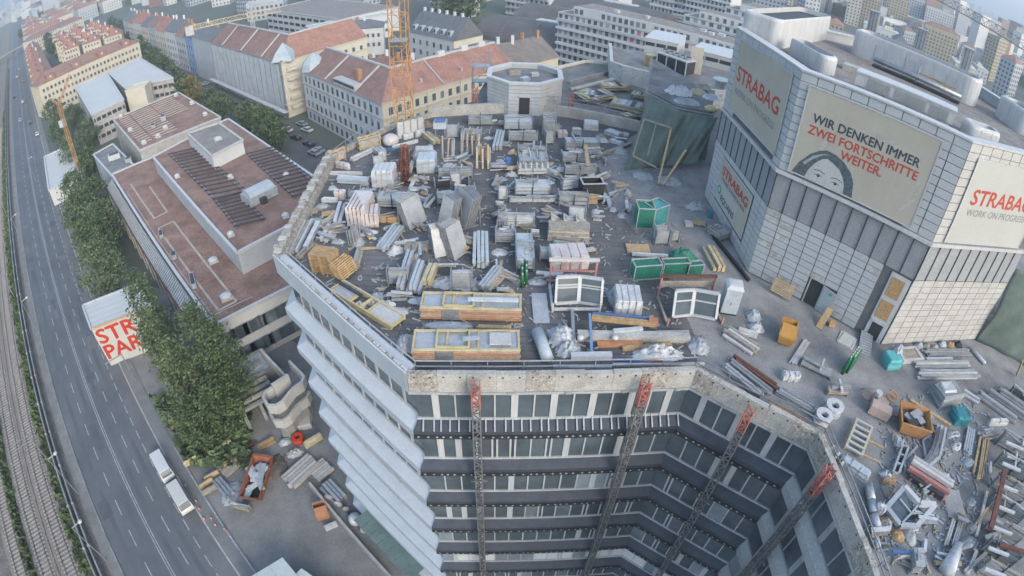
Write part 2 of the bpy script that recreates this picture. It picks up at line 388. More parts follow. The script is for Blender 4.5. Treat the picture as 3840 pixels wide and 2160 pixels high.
for k, s_ in enumerate(SILLS[:7]):
    p, u, n, L, rz = wallframe(*seg(1, .17)); m = MB()
    for j in range(1, 5): c = p+u*(L*j/5+.5*math.sin(j*5+k)); m.box((c.x+n.x*.002, c.y+n.y*.002, s_-1.05), (.02, .02, .38), rz)
    m.build('panel_joints', panel_w2, blk, kind='stuff')
# bracket bars in front of the uppermost dark band
pa_, ua_, na_, La_, _ = wallframe(*seg(2, -.50))
for j in range(30):
    c = pa_+ua_*(.35+j*(La_-.6)/29+(.12 if j % 4 == 1 else 0)); d = c+na_*.77
    MB().beam((c.x, c.y, 32.45), (d.x, d.y, 31.98), .09, .09).build('bracket', alu, blk)
# parapets
for i in (0, 1):
    sweep(i, [(-.9, 35.25), (0, 35.25), (.02, PT-.03), (-.10, PT-.03), (-.12, PT-.25), (-.9, PT-.25)]).build('parapet', white_clad if i else rough_conc, blk)
sweep(1, [(-.10, PT-.26), (-.10, PT-.06), (-.34, PT-.06), (-.34, PT-.26)]).build('parapet_cap', mat('cap_brown', (.20, .15, .12), .9, var=.3, scale=2, c2=(.45, .43, .40)), blk)
p, u, n, L, rz = wallframe(*seg(1, -.22))
for j in range(24):
    c = p+u*((j+.5)*L/24); piece('cap_block', concrete_l if j % 3 else rough_conc, blk, (c.x, c.y, PT-.02), (L/24*(.62+.2*random.random()), .17, .09), rz)
# broken rubble-topped parapet on the street side
p, u, n, L, rz = wallframe(*seg(0, -.3))
for j in range(34):
    c = p+u*((j+.5)*L/34)+n*random.uniform(-.08, .08)
    piece('parapet_stone', rough_conc if j % 3 else concrete_l, blk, (c.x, c.y, PT+.05+random.uniform(-.05, .08)), (L/34*random.uniform(.8, .97), random.uniform(.55, .8), .22), rz+random.uniform(-.06, .06))
for i in (2, 3, 4):
    cm = rough_conc if i < 4 else concrete
    p, u, n, L, rz = wallframe(*seg(i, -.15)); nn = max(4, round(L/1.75))
    for j in range(nn):
        c = p+u*((j+.5)*L/nn); hh = 1.42+random.uniform(-.05, .06)
        piece('parapet_panel', concrete if j % 4 else rough_conc, blk, (c.x, c.y, 35.50+hh/2), (L/nn-.012, .36, hh), rz)
        for dx in (-.28, .28):
            q = c+u*(dx*L/nn)+n*.19; piece('lifting_hook', gap_dark, blk, (q.x, q.y, 35.50+hh-.22), (.10, .03, .10), rz)
        if j % 2: q = c+n*.22; piece('fixing_bracket', alu, blk, (q.x, q.y, 35.42), (.34, .16, .18), rz)
    sweep(i, [(-.55, 35.25), (.05, 35.25), (.05, 35.46), (-.55, 35.46)]).build('parapet_beam', frame_g, blk)
# courtyard side: pipes of the gutter behind the parapets
for i in (1, 2, 3, 4):
    a, b = seg(i, -.75); MB().beam((a.x, a.y, DK+.06), (b.x, b.y, DK+.06), .35, .12).build('gutter', steel_d, blk)
# rear parapet walls of the deck
def wallpart(name, pts, z0, z1, th, m, parent):
    for a, b in zip(pts, pts[1:]):
        mm = MB(); mm.beam((a[0], a[1], (z0+z1)/2), (b[0], b[1], (z0+z1)/2), th, z1-z0); mm.build(name, m, parent)
wallpart('rear_parapet', [pC, bk[0], bk[1]], DK-1.5, DK+.5, .45, rough_conc, blk)
wallpart('rear_parapet', [bk[1], bk[2], bk[3], bk[4]], DK-.2, DK+1.25, .5, concrete, blk)
wallpart('edge_kerb', [at(2, 0, 330, 522, DK), at(2, 0, 555, 470, DK), at(2, 0, 735, 486, DK)], DK-.3, DK+.35, .5, cream_l, blk)
wallpart('rear_parapet', [at(2, 0, 430, 640, DK), at(2, 0, 730, 560, DK)], DK-.1, DK+.55, .4, concrete_d, blk)
# guard rails
def guard_rail(a, b, label, m=galv, h=1.0, z=DK, step=2.2, rails=(1.0, .55)):
    a, b = XY(a), XY(b); t = empty('guard_rail', (a.x, a.y, z), label, 'railing', 'guard rails round the roof site')
    L = (b-a).length; n = max(1, round(L/step))
    for k in range(n+1):
        c = a+(b-a)*(k/n); piece('post', m, t, (c.x, c.y, z+h/2), (.05, .05, h))
    for r in rails:
        mm = MB(); mm.beam((a.x, a.y, z+r*h), (b.x, b.y, z+r*h), .06, .06); mm.build('rail', m, t)
    return t
a, b = seg(1, -1.0); guard_rail(a, b, 'silver guard rail behind the white slanted facade parapet', alu)
a, b = seg(2, -1.0); guard_rail(a, b, 'silver guard rail in front of the yellow and orange frame stacks', alu)
a, b = seg(3, -1.0); guard_rail(a, b, 'grey guard rail along the courtyard parapet beside the red beam stack')
a, b = seg(4, -.9); guard_rail(a, b, 'grey guard rail along the courtyard parapet beside the tall bay window frame')
a, b = XY(pC)+Vector((.8, -.4)), XY(bk[0])+Vector((-2, -.9)); guard_rail(a, b, 'grey guard rail behind the two pale timber cages', galv, 1.4)
a, b = XY(bk[2])+Vector((0, .1)), XY(bk[3]); guard_rail(a, b, 'grey guard rail on the rear parapet beside the turret', galv, 1.1, DK+1.25)
a, b = XY(bk[3]), XY(bk[4]); guard_rail(a, b, 'grey guard rail on the rear parapet leading to the green tarpaulin', galv, 1.1, DK+1.25)
# ---------------------------------------------------------------- lattice hoist masts on the courtyard facade
def mast(px, py, i, o, label, z1=37.0):
    d = ray(px, py); p, u, n, L, rz = wallframe(*seg(i, o)); t = p.dot(n)/XY(d).dot(n); c = XY(d)*t
    e = empty('hoist_mast', (c.x, c.y, 0), label, 'hoist mast', 'lattice hoist masts')
    R = Matrix.Rotation(rz, 3, 'Z'); hw = .23
    for nm, mm_, za, zb in (('mast_section', mat('mast_grey', (.17, .175, .175), .6, .3, var=.3, scale=3), 0, 35.1), ('top_section', red_paint, 35.1, z1)):
        m = MB()
        cs = [Vector((c.x, c.y, 0))+R @ Vector((sx*hw, sy*hw, 0)) for sx, sy in ((-1, -1), (1, -1), (1, 1), (-1, 1))]
        for q in cs: m.beam((q.x, q.y, za), (q.x, q.y, zb), .07)
        z = za; k = 0
        while z < zb-.3:
            for j in range(4):
                a_, b_ = cs[j], cs[(j+1) % 4]
                if k % 2: a_, b_ = b_, a_
                m.beam((a_.x, a_.y, z), (b_.x, b_.y, min(zb, z+.62)), .055); m.beam((a_.x, a_.y, z), (b_.x, b_.y, z), .05)
            z += .62; k += 1
        m.build(nm, mm_, e)
    for z in (26.5, 14.0):
        q = c-n*.45; m = MB(); m.beam((c.x, c.y, z), (q.x, q.y, z), .1); m.box((c.x-n.x*.3, c.y-n.y*.3, z), (1.1, .12, .12), rz); m.build('wall_tie', galv, e)
    return e
mast(1782.4, 1440, 2, .75, 'lattice mast with red top nearest the white slanted facade')
mast(2416.9, 1460, 2, .75, 'lattice mast with red top near the concave courtyard corner')
mast(2829, 1509.6, 3, .75, 'lattice mast with red top on the angled courtyard facade')
mast(3073, 1815, 4, .6, 'lattice mast with red top beside the pale framed courtyard windows', 37.6)

# ================================================================ plant tower on the roof
T0, TC, T1, T2 = Vector((17.77, 45.0)), Vector((18.14, 33.09)), Vector((26.73, 24.9)), Vector((37.78, 25.29))
T3, T4, T5, T6 = Vector((46.1, 33.6)), Vector((46.1, 45.4)), Vector((37.8, 53.6)), Vector((26.2, 53.6))
OCT = [T0, TC, T1, T2, T3, T4, T5, T6]
ZL0, ZL1, ZTOP = 41.88, 44.72, 52.15
tw = empty('plant_tower', (32, 39, DK), 'octagonal rooftop plant tower clad in white panels with advertising banners', 'tower')
def octo(d): 
    c = offset(OCT+[OCT[0], OCT[1]], d); c[0] = c[8]; return c[:8]
MB().prism(octo(-.12), DK, ZTOP-1.2).build('tower_core', mat('joint_grey', (.11, .115, .12), .9), tw)
# parapet ring of the tower roof
m = MB(); o1, o2 = octo(-.12), octo(-.65)
for k in range(8):
    a, b, c, d = o1[k], o1[(k+1) % 8], o2[(k+1) % 8], o2[k]
    m.hexa([(a.x, a.y, ZTOP-1.3), (b.x, b.y, ZTOP-1.3), (c.x, c.y, ZTOP-1.3), (d.x, d.y, ZTOP-1.3), (a.x, a.y, ZTOP-.02), (b.x, b.y, ZTOP-.02), (c.x, c.y, ZTOP-.02), (d.x, d.y, ZTOP-.02)])
m.build('parapet', panel_w, tw)
o1, o2 = octo(.06), octo(-.75)
for k in range(8):
    a, b, c, d = o1[k], o1[(k+1) % 8], o2[(k+1) % 8], o2[k]
    MB().hexa([(a.x, a.y, ZTOP), (b.x, b.y, ZTOP), (c.x, c.y, ZTOP), (d.x, d.y, ZTOP), (a.x, a.y, ZTOP+.14), (b.x, b.y, ZTOP+.14), (c.x, c.y, ZTOP+.14), (d.x, d.y, ZTOP+.14)]).build('coping', frame_w, tw)
MB().prism(octo(-.66), ZTOP-1.19, ZTOP-.9).build('tower_roof', gravel_roof, tw)
NCOL = 10
def facepanels(i, z0, z1, rows, skip=lambda s0, s1, za, zb: False, stuff=False, o=0.0, mats=(panel_w, panel_w, panel_w2)):
    a, b = octo(o)[i], octo(o)[(i+1) % 8]; p, u, n, L, rz = wallframe(a, b); w0 = L/NCOL; h0 = (z1-z0)/rows; sm = MB()
    for j in range(NCOL):
        for k in range(rows):
            s0, s1, za, zb = j*w0, (j+1)*w0, z0+k*h0, z0+(k+1)*h0
            if skip(s0, s1, za, zb): continue
            c = p+u*((s0+s1)/2)-n*.03; g = random.choice(mats)
            size = (w0-.06, .06, h0-.045)
            if stuff: sm.box((c.x, c.y, (za+zb)/2), size, rz)
            else: piece('cladding_panel', g, tw, (c.x+random.uniform(-.004, .004), c.y, (za+zb)/2), size, rz+random.uniform(-.004, .004))
    if stuff: sm.build('cladding_panels', mats[0], tw, kind='stuff')
inr = lambda s0, s1, za, zb, r: s0 < r[1]-.05 and s1 > r[0]+.05 and za < r[3]-.05 and zb > r[2]+.05
HOLES = [(4.95, 6.0, 36, 38.2), (10.25, 11.75, 36.0, 41.75)]
dusty = (panel_w, panel_w2, panel_w2, panel_w2, panel_w3)
sunlit_panel = mat('cladding_panel_sunlit', (.57, .56, .53), .65, var=.10, scale=.8, fine=.07)  # warm sunlight painted into the panel colour of faces turned right
sunlit_panel2 = mat('cladding_panel_sunlit_stained', (.47, .455, .42), .65, var=.2, scale=1.0, fine=.1)  # same sun warmth in the colour, with real brownish stains
facepanels(1, DK+.08, ZL0, 11, lambda *q: any(inr(*q, h) for h in HOLES), mats=dusty)
facepanels(2, DK+.08, ZL0, 11, mats=(sunlit_panel, sunlit_panel, sunlit_panel2, sunlit_panel2))
facepanels(0, DK+.08, ZL0, 11, lambda *q: inr(*q, (2.4, 9.5, 37.4, 41.3)), stuff=True)
facepanels(1, ZL1+.3, ZTOP-.02, 12, lambda *q: q[0] > .7 and q[1] < 10.2 and q[3] < 51.5, mats=(panel_w, panel_w2))
facepanels(2, ZL1+.3, ZTOP-.02, 12, lambda *q: q[0] > 1 and q[3] < 51.3, mats=(sunlit_panel, sunlit_panel))
facepanels(0, ZL1+.3, ZTOP-.02, 12, lambda *q: q[0] > 1.5 and q[1] < 11 and q[3] < 51.6, stuff=True)
for i in (3, 4, 5, 6, 7):
    facepanels(i, DK+.08, ZTOP-.02, 24, stuff=True)
for i in (0, 1, 2):
    a, b = octo(0)[i], octo(0)[i+1]; p, u, n, L, rz = wallframe(a, b); w0 = L/NCOL
    for j in range(NCOL):
        m = MB(); c = p+u*(w0*(j+.5))-n*.06
        z = ZL0+.06
        while z < ZL1-.05:
            m.box((c.x, c.y, z), (w0-.07, .10, .045), M=Matrix.Rotation(rz, 3, 'Z') @ Matrix.Rotation(-.6, 3, 'X')); z += .105
        m.build('louvre_bay', slat_grey, tw, kind='stuff'); c2 = c-n*.035; piece('louvre_back', alu_d, tw, (c2.x, c2.y, (ZL0+ZL1)/2), (w0-.07, .02, ZL1-ZL0), rz)
        c = p+u*(w0*j)-n*.02; piece('louvre_post', steel_d, tw, (c.x, c.y, (ZL0+ZL1)/2), (.06, .10, ZL1-ZL0), rz)
    a2, b2 = octo(.16)[i], octo(.16)[i+1]; a3, b3 = octo(-.1)[i], octo(-.1)[i+1]
    m = MB(); m.hexa([(a2.x, a2.y, ZL1), (b2.x, b2.y, ZL1), (b3.x, b3.y, ZL1), (a3.x, a3.y, ZL1), (a2.x, a2.y, ZL1+.26), (b2.x, b2.y, ZL1+.26), (b3.x, b3.y, ZL1+.26), (a3.x, a3.y, ZL1+.26)])
    m.build('ledge', frame_w, tw)
def onface(i, s, z, o=0.0):
    a, b = octo(o)[i], octo(o)[i+1]; p, u, n, L, rz = wallframe(a, b); c = p+u*s; return Vector((c.x, c.y, z))
def facebox(name, m, i, s0, s1, z0, z1, o, th, parent=tw):
    a, b = octo(0)[i], octo(0)[i+1]; p, u, n, L, rz = wallframe(a, b); c = p+u*((s0+s1)/2)+n*(o-th/2)
    return piece(name, m, parent, (c.x, c.y, (z0+z1)/2), (s1-s0, th, z1-z0), rz)
# doorway with its open door, boarded window strip
facebox('doorway', gap_dark, 1, 4.95, 6.0, DK, 38.2, -.05, .05)
for s0, s1, z0, z1 in ((4.85, 4.95, DK, 38.28), (6.0, 6.1, DK, 38.28), (4.85, 6.1, 38.2, 38.3)): facebox('door_frame', frame_g, 1, s0, s1, z0, z1, .04, .14)
a, b = octo(0)[1], octo(0)[2]; p, u, n, L, rz = wallframe(a, b)
c = p+u*6.72+n*.22
door = piece('door', mat('door_pale', (.47, .52, .52), .55, var=.06), tw, (c.x, c.y, 37.08), (1.25, .06, 2.1), rz-.25); 
c2 = c+n*.06; piece('exit_sign', print_teal, door, (c2.x+.02, c2.y-.02, 37.85), (.26, .03, .13), rz-.25)
facebox('boarded_strip', frame_w, 1, 10.2, 11.75, DK, 41.7, -.02, .08)
for z0, z1 in ((39.85, 41.4), (37.95, 39.45)): facebox('osb_board', osb, 1, 10.38, 11.4, z0, z1, .02, .03)
facebox('doorway', gap_dark, 1, 10.5, 11.4, DK+.05, 37.5, .005, .02); 
facebox('door_lintel', frame_w, 1, 10.3, 11.55, 37.5, 37.75, .06, .10)
# ---- banners
def banner(i, s0, s1, z0, z1, m, label):
    c = onface(i, (s0+s1)/2, z0); e = empty('banner', c, label, 'banner')
    facebox('cloth', m, i, s0, s1, z0, z1, .09, .03, e)
    for q in ((s0-.08, s1+.08, z0-.08, z0), (s0-.08, s1+.08, z1, z1+.08), (s0-.08, s0, z0, z1), (s1, s1+.08, z0, z1)): facebox('edge', frame_w, i, *q, .12, .07, e)
    a, b = octo(0)[i], octo(0)[i+1]; p, u, n, L, rz = wallframe(a, b)
    return e, (lambda s, z, o=.10: Vector(((p+u*s+n*o).x, (p+u*s+n*o).y, z))), Vector((u.x, u.y, 0))
UPV = (0, 0, 1)
e, P, u = banner(1, .78, 10.05, 45.25, 51.4, banner_m, 'large beige banner with slogan and portrait of a woman on the plant tower')
for s in (3.1, 5.6, 7.9): facebox('seam', banner_l, 1, s-.012, s+.012, 45.26, 51.39, .094, .003, e)
# pale swoosh ring behind the slogan
m = MB(); c0 = P(6.2, 47.2, .0945); uu = u
ring = [(6.1+3.6*math.cos(t), 47.5+2.6*math.sin(t)) for t in [math.radians(q) for q in range(-40, 215, 8)]]
ring2 = [(6.1+3.35*math.cos(t), 47.45+2.38*math.sin(t)) for t in [math.radians(q) for q in range(-40, 215, 8)]]
for k in range(len(ring)-1):
    m.quad(P(*ring[k], .0945), P(*ring[k+1], .0945), P(*ring2[k+1], .0945), P(*ring2[k], .0945))
m.build('printed_ring', mat('print_ring', (.42, .415, .37), .8), e)
put_text('WIR DENKEN IMMER', print_dark, e, P(1.5, 49.15, .10), u, UPV, .86, .02, 7.65)
put_text('ZWEI FORTSCHRITTE', print_red, e, P(1.38, 48.31, .10), u, UPV, .86, .02, 7.92)
put_text('WEITER.', print_red, e, P(3.98, 47.5, .10), u, UPV, .86, .02, 3.0)
def disc(name, m, e, P, cx, cz, rx, rz_, o, t0=0, t1=360, n=28, clip=None):
    mm = MB(); ang = [math.radians(t0+(t1-t0)*k/n) for k in range(n+1)]
    pts = [(cx+rx*math.cos(t), cz+rz_*math.sin(t)) for t in ang]
    if clip is not None: pts = [(x, max(z, clip)) for x, z in pts]
    mm.quad(*[P(x, z, o) for x, z in pts]); mm.build(name, m, e)
# portrait print: hair, face, eyes (a plain generic face)
def shape(name, m, pts, o): MB().quad(*[P(x, z, o) for x, z in pts]).build(name, m, e)
shape('printed_hair', face_3, [(1.0, 45.27), (1.35, 46.1), (1.95, 46.95), (2.5, 47.42), (3.0, 47.66), (3.7, 47.62), (4.4, 47.35), (5.0, 46.9), (5.4, 46.3), (5.62, 45.27)], .098)
shape('printed_face', face_2, [(1.98, 45.27), (2.12, 45.85), (2.42, 46.45), (2.85, 46.95), (3.2, 47.12), (3.65, 47.0), (4.2, 46.75), (4.62, 46.3), (4.85, 45.8), (4.92, 45.27)], .101)
shape('printed_cheek_shade', face_1, [(1.98, 45.27), (2.12, 45.85), (2.42, 46.45), (2.6, 46.66), (2.42, 45.9), (2.38, 45.27)], .1025)
shape('printed_cheek_shade', face_1, [(4.6, 45.27), (4.62, 45.9), (4.5, 46.42), (4.62, 46.3), (4.85, 45.8), (4.92, 45.27)], .1025)
shape('printed_hair_shine', mat('print_shine', (.25, .275, .28), .8, var=.3, scale=5), [(1.6, 46.2), (2.2, 46.95), (2.9, 47.38), (3.3, 47.42), (2.8, 47.2), (2.25, 46.7), (1.8, 46.1)], .1)
for ex, ez in ((2.92, 45.74), (4.22, 45.70)):
    for nm_, m_, up_, th_, w_, o_ in (('printed_brow', face_3, .40, .06, .42, .105), ('printed_lash', face_3, .10, .05, .30, .1065)):
        m = MB(); q = [(t/8-1, math.cos((t/8-1)*1.25)) for t in range(17)]
        for k in range(16): m.quad(*[P(ex+x*w_, ez+up_-.14*(1-c)+d, o_) for (x, c), d in ((q[k], 0), (q[k+1], 0), (q[k+1], -th_), (q[k], -th_))])
        m.build(nm_, m_, e)
    disc('printed_eye_white', mat('print_eye', (.60, .61, .60), .8), e, P, ex, ez-.02, .27, .10, .105)
    disc('printed_iris', print_dark, e, P, ex, ez, .115, .11, .106)
shape('printed_nose', face_1, [(3.42, 45.75), (3.52, 45.7), (3.66, 45.27), (3.46, 45.27)], .105)
e, P, u = banner(0, 1.55, 10.9, 45.6, 51.55, banner_m, 'beige banner with red company name on the tower face turned to the green tarpaulin')
put_text('STRABAG', print_red, e, P(1.95, 48.2, .10), u, UPV, 1.75, .035, 8.1)
put_text('WORK ON PROGRESS', print_grey, e, P(1.95, 47.05, .10), u, UPV, .80, .005, 8.0)
e, P, u = banner(0, 2.55, 9.4, 37.5, 41.25, banner_m, 'lower beige banner with red company name and pale partner logo near the deck')
facebox('cloth', banner_l, 0, 2.6, 7.6, 37.6, 39.2, .11, .02, e)
put_text('STRABAG', print_red, e, P(3.1, 40.0, .12), u, UPV, 1.1, .025, 5.9)
put_text('WORK ON PROGRESS', print_grey, e, P(3.2, 39.45, .12), u, UPV, .45, .003, 5.6)
put_text('EQUANS', print_dark, e, P(3.9, 37.85, .125), u, UPV, .75, .012, 3.3)
disc('printed_logo', print_teal, e, P, 3.25, 38.5, .42, .42, .125); disc('printed_logo_gap', banner_l, e, P, 3.25, 38.5, .22, .24, .128)
e, P, u = banner(2, 1.1, 9.75, 45.2, 51.2, banner_l, 'pale banner with red company name on the sunlit tower face')
put_text('STRABAG', print_red, e, P(1.9, 48.1, .10), u, UPV, 1.55, .035, 7.0)
put_text('WORK ON PROGRESS', print_grey, e, P(1.95, 47.25, .10), u, UPV, .72, .005, 6.9)
# ================================================================ things on the tower roof
ZR = ZTOP-.9
def rrect(p, u, n, L, dep, r, k=5):
    """rounded rectangle footprint: front edge from p along u, depth along -n"""
    pts = []
    for cx, cy, a0 in ((r, r, 180), (L-r, r, 270), (L-r, dep-r, 0), (r, dep-r, 90)):
        for j in range(k+1):
            t = math.radians(a0+90*j/k); x, y = cx+r*math.cos(t), cy+r*math.sin(t); q = p+u*x-n*y; pts.append(q)
    return pts
def shrink(pts, d):
    c = sum(pts, Vector((0, 0)))/len(pts); return [q+(c-q).normalized()*d for q in pts]
def enclosure(name, label, a, b, dep, h, r, z=ZR, seams=0, group='white plant enclosures on the tower roof', doors=()):
    p, u, n, L, rz = wallframe(a, b); e = empty(name, (p.x, p.y, z), label, 'plant enclosure', group)
    f = rrect(p, u, n, L, dep, r); m = MB(); rings = []
    for d, zz in ((0, z), (0, z+h-.25), (.07, z+h-.08), (.22, z+h), (.40, z+h), (.42, z+h-.5)):
        rings.append([(q.x, q.y, zz) for q in (shrink(f, d) if d else f)])
    m.rings(rings, cap=False); m.build('shell', frame_w, e)
    g = shrink(f, .41); MB().add([(q.x, q.y, z+h-.48) for q in g], [tuple(range(len(g)))]).build('intake', steel_d, e)
    for j in range(seams):
        c = p+u*(L*(j+1)/(seams+1)); piece('seam', frame_g, e, (c.x+n.x*.0, c.y+n.y*.0, z+h*.45), (.03, .02, h*.88), rz)
    for s in doors:
        c = p+u*s+n*.005; piece('door', panel_w, e, (c.x, c.y, z+h*.36), (.95, .03, h*.68), rz)
        for dx in (-.5, .5): q = p+u*(s+dx)+n*.012; piece('door_gap', frame_g, e, (q.x, q.y, z+h*.36), (.03, .03, h*.7), rz)
    return e
g8 = lambda x, y, z=ZR: XY(at(3, 0, x, y, z))
enclosure('plant_enclosure', 'big rounded white enclosure at the rear corner of the tower roof', g8(60, 378), g8(455, 296), 3.6, 2.55, .8, seams=2)
enclosure('plant_enclosure', 'narrow rounded white enclosure behind the parapet over the red name banner', g8(135, 396), g8(395, 556), 1.6, 1.4, .6, seams=1)
enclosure('plant_enclosure', 'very long curved white enclosure across the tower roof', g8(600, 395), g8(1545, 812), 3.2, 2.5, 1.2, seams=8, doors=(3.2, 6.4, 10.6))
enclosure('plant_enclosure', 'small rounded white enclosure behind the convex parapet corner', g8(1500, 1056), g8(1740, 1136), 1.7, 1.15, .6, seams=2)
enclosure('plant_enclosure', 'tall rounded white enclosure beside the end of the long curved one', g8(1690, 860), g8(1890, 1010), 2.8, 2.1, .7, seams=1)
p, u, n, L, rz = wallframe(g8(640, 684), g8(1372, 994)); e = empty('louvre_box', (p.x, p.y, ZR), 'long white ventilation box with three grey louvre panels above the slogan banner', 'ventilation box')
c = p+u*(L/2)-n*.75; m = MB(); m.box((c.x, c.y, ZR+.95), (L, 1.5, .9), rz); m.build('casing', frame_w, e)
m = MB(); m.box((c.x, c.y, ZR+1.45), (L+.16, 1.66, .12), rz); m.build('lid', frame_w, e)
m = MB(); m.box((c.x, c.y, ZR+.25), (L-.3, 1.3, .5), rz); m.build('plinth', panel_w3, e)
for s0, s1 in ((.9, 2.6), (2.95, 5.3), (5.65, 7.0)):
    m = MB(); zz = ZR+.62
    while zz < ZR+1.3: q = p+u*((s0+s1)/2)+n*.03; m.box((q.x, q.y, zz), (s1-s0, .05, .05), rz); zz += .1
    m.build('louvre', slat_grey, e, kind='stuff')
m = MB(); a, b = g8(560, 520), g8(1330, 830); p, u, n, L, rz = wallframe(a, b); c = p+u*(L/2)-n*.4; m.box((c.x, c.y, ZR+.25), (L, 1.3, .5), rz); m.build('roof_plinth', concrete, None, 'flat pale plinth slab between louvre box and long white enclosure', 'plinth')
a, b = g8(790, 500), g8(1440, 790); p, u, n, L, rz = wallframe(a, b); e = empty('facade_lift', (p.x, p.y, ZR), 'silver facade access trolley with long boom and orange boards on tower roof', 'access trolley')
m = MB(); m.tube((a.x, a.y, ZR+.7), (b.x, b.y, ZR+.7), .22, 10); m.build('boom', galv, e, smooth=True)
m = MB(); m.beam((a.x, a.y, ZR+.15), (b.x, b.y, ZR+.15), .7, .2); m.build('rail', steel_d, e)
for s in (.62, .78): q = p+u*(L*s)-n*.15; piece('board', wood, e, (q.x, q.y, ZR+1.1), (L*.28, .12, .14), rz)
for s in (.1, .5, .9): q = p+u*(L*s); m = MB(); m.beam((q.x, q.y, ZR+.1), (q.x, q.y, ZR+1.6 if s == .5 else ZR+.8), .09); m.build('post', galv, e)
for (x, y), lab in (((770, 330), 'first from the rear corner enclosure'), ((1140, 480), 'in the middle of the row'), ((1500, 640), 'last before the tall wedge enclosure')):
    c = g8(x, y)+Vector((2.0, 3.2)); e = empty('exhaust_stack', (c.x, c.y, ZR), 'square grey exhaust stack rising behind the long white enclosure, '+lab, 'exhaust stack', 'grey exhaust stacks')
    m = MB(); m.box((c.x, c.y, ZR+1.8), (1.25, 1.25, 3.6), -.7); m.build('flue', alu_d, e); m = MB(); m.box((c.x, c.y, ZR+3.64), (1.4, 1.4, .1), -.7); m.build('rim', galv, e)
    for k in range(3):
        m = MB(); q = c+Vector((-.64, -.76))*.72+Vector((.64, -.76))*(k-1)*.4; m.box((q.x, q.y, ZR+1.8), (.05, .05, 3.5), -.7); m.build('rib', steel_d, e)
# ================================================================ turret on the rear of the deck
def ngon(cx, cy, r, n=8, a0=22.5): return [Vector((cx+r*math.cos(math.radians(a0+360*k/n)), cy+r*math.sin(math.radians(a0+360*k/n)))) for k in range(n)]
tc = Vector((.8, 67.6)); e = empty('stair_turret', (tc.x, tc.y, DK), 'octagonal pale stair turret with white rim standing on the rear deck edge', 'turret')
o = ngon(tc.x, tc.y, 4.9); o = list(reversed(o))
MB().prism(list(reversed(ngon(tc.x, tc.y, 4.75))), DK, DK+3.3).build('turret_core', frame_g, e)
MB().prism(list(reversed(ngon(tc.x, tc.y, 4.5))), DK+3.3, DK+3.45).build('turret_roof', grey_roof, e)
for k in range(8):
    a, b = o[k], o[(k+1) % 8]; p, u, n, L, rz = wallframe(b, a)
    if n.y > .5: continue
    n_ = n
    for r in range(8):
        for j in range(3):
            if n.y < -.9 and r < 5 and j == 1: continue
            c = p+u*(L*(j+.5)/3)-n*.06; piece('cladding_panel', sunlit_panel if n.x > .3 else panel_w, e, (c.x, c.y, DK+.25+r*.46), (L/3-.03, .06, .43), rz)  # right-hand sides take the panel colour with sunlight painted in
    if n.y < -.9: c = p+u*(L/2); piece('doorway', gap_dark, e, (c.x, c.y, DK+1.15), (1.15, .12, 2.3), rz); piece('door_lintel', frame_w, e, (c.x+n.x*.03, c.y+n.y*.03, DK+2.4), (1.4, .16, .16), rz)
m = MB(); q1, q2 = ngon(tc.x, tc.y, 5.0), ngon(tc.x, tc.y, 4.35)
for k in range(8):
    a, b, c, d = q1[k], q1[(k+1) % 8], q2[(k+1) % 8], q2[k]
    m.hexa([(v.x, v.y, z) for z in (DK+3.85, DK+4.12) for v in (a, b, c, d)])
    m2 = MB(); d_ = ngon(tc.x, tc.y, 4.45); m2.hexa([(v.x, v.y, z) for z in (DK+3.3, DK+3.86) for v in (q1[k]*.97+tc*.03, q1[(k+1) % 8]*.97+tc*.03, d_[(k+1) % 8], d_[k])]); m2.build('upstand', panel_w, e)
m.build('rim', frame_w, e)
for k, (x, y, s) in enumerate(((-1.2, 1.2, .9), (1.2, .6, .6), (0, -1.6, .7))):
    piece('roof_box', (wood_g, frame_g, alu)[k], e, (tc.x+x, tc.y+y, DK+3.45+.25), (s*1.6, s, .5), .4*k)
# ================================================================ rear wing: hexagonal block, chiller, white plant walls
h0, h1, h2 = XY(at(2, 0, 730, 590, DK)), XY(at(2, 0, 820, 625, DK)), XY(at(2, 0, 1060, 690, DK))
h3 = h2+(h2-h1).normalized()*9; hz = DK+2.6
e = empty('rear_block', (h1.x, h1.y, DK), 'low pale faceted rooftop block carrying the chiller unit', 'rooftop block')
hb = [h0+Vector((1.5, 12)), h0, h1, h2, h3, h3+Vector((8, 3)), h3+Vector((8, 16))]
MB().prism(list(reversed(hb)), DK-.01, hz-.55).build('block_core', concrete, e)
MB().prism(list(reversed(shrink(hb, .4))), hz-.55, hz-.5).build('block_roof', grey_roof, e)
hw = offset(hb, .06)
for k in range(len(hb)-1):
    p, u, n, L, rz = wallframe(hb[k], hb[k+1]); nn = max(3, int(L/1.3))
    for j in range(nn):
        for r in range(5):
            c = p+u*(L*(j+.5)/nn)+n*.03; piece('cladding_panel', panel_w2 if (j+r) % 3 else panel_w3, e, (c.x, c.y, DK+.1+hz*0+(r+.5)*.5), (L/nn-.03, .06, .47), rz)
    c = p+u*(L/2)-n*.2; piece('coping', concrete_l, e, (c.x, c.y, hz+.04), (L, .5, .12), rz)
cl, cr = XY(at(2, 0, 1085, 520, hz-.5)), XY(at(2, 0, 1300, 600, hz-.5)); p, u, n, L, rz = wallframe(cl, cr)
e = empty('chiller', (p.x, p.y, hz-.5), 'large white framed chiller with dark coil panels and row of roof fans', 'chiller')
c = p+u*(L/2)-n*1.1; m = MB(); m.box((c.x, c.y, hz+1.05), (L, 2.2, 1.9), rz); m.build('coil_body', steel_d, e)
m = MB(); m.box((c.x, c.y, hz+2.1), (L+.1, 2.4, .2), rz); m.build('top_frame', frame_w, e)
for k in range(4): q = p+u*(L*k/3)+n*.05; piece('post', frame_w, e, (q.x, q.y, hz+.8), (.14, .14, 2.6), rz)
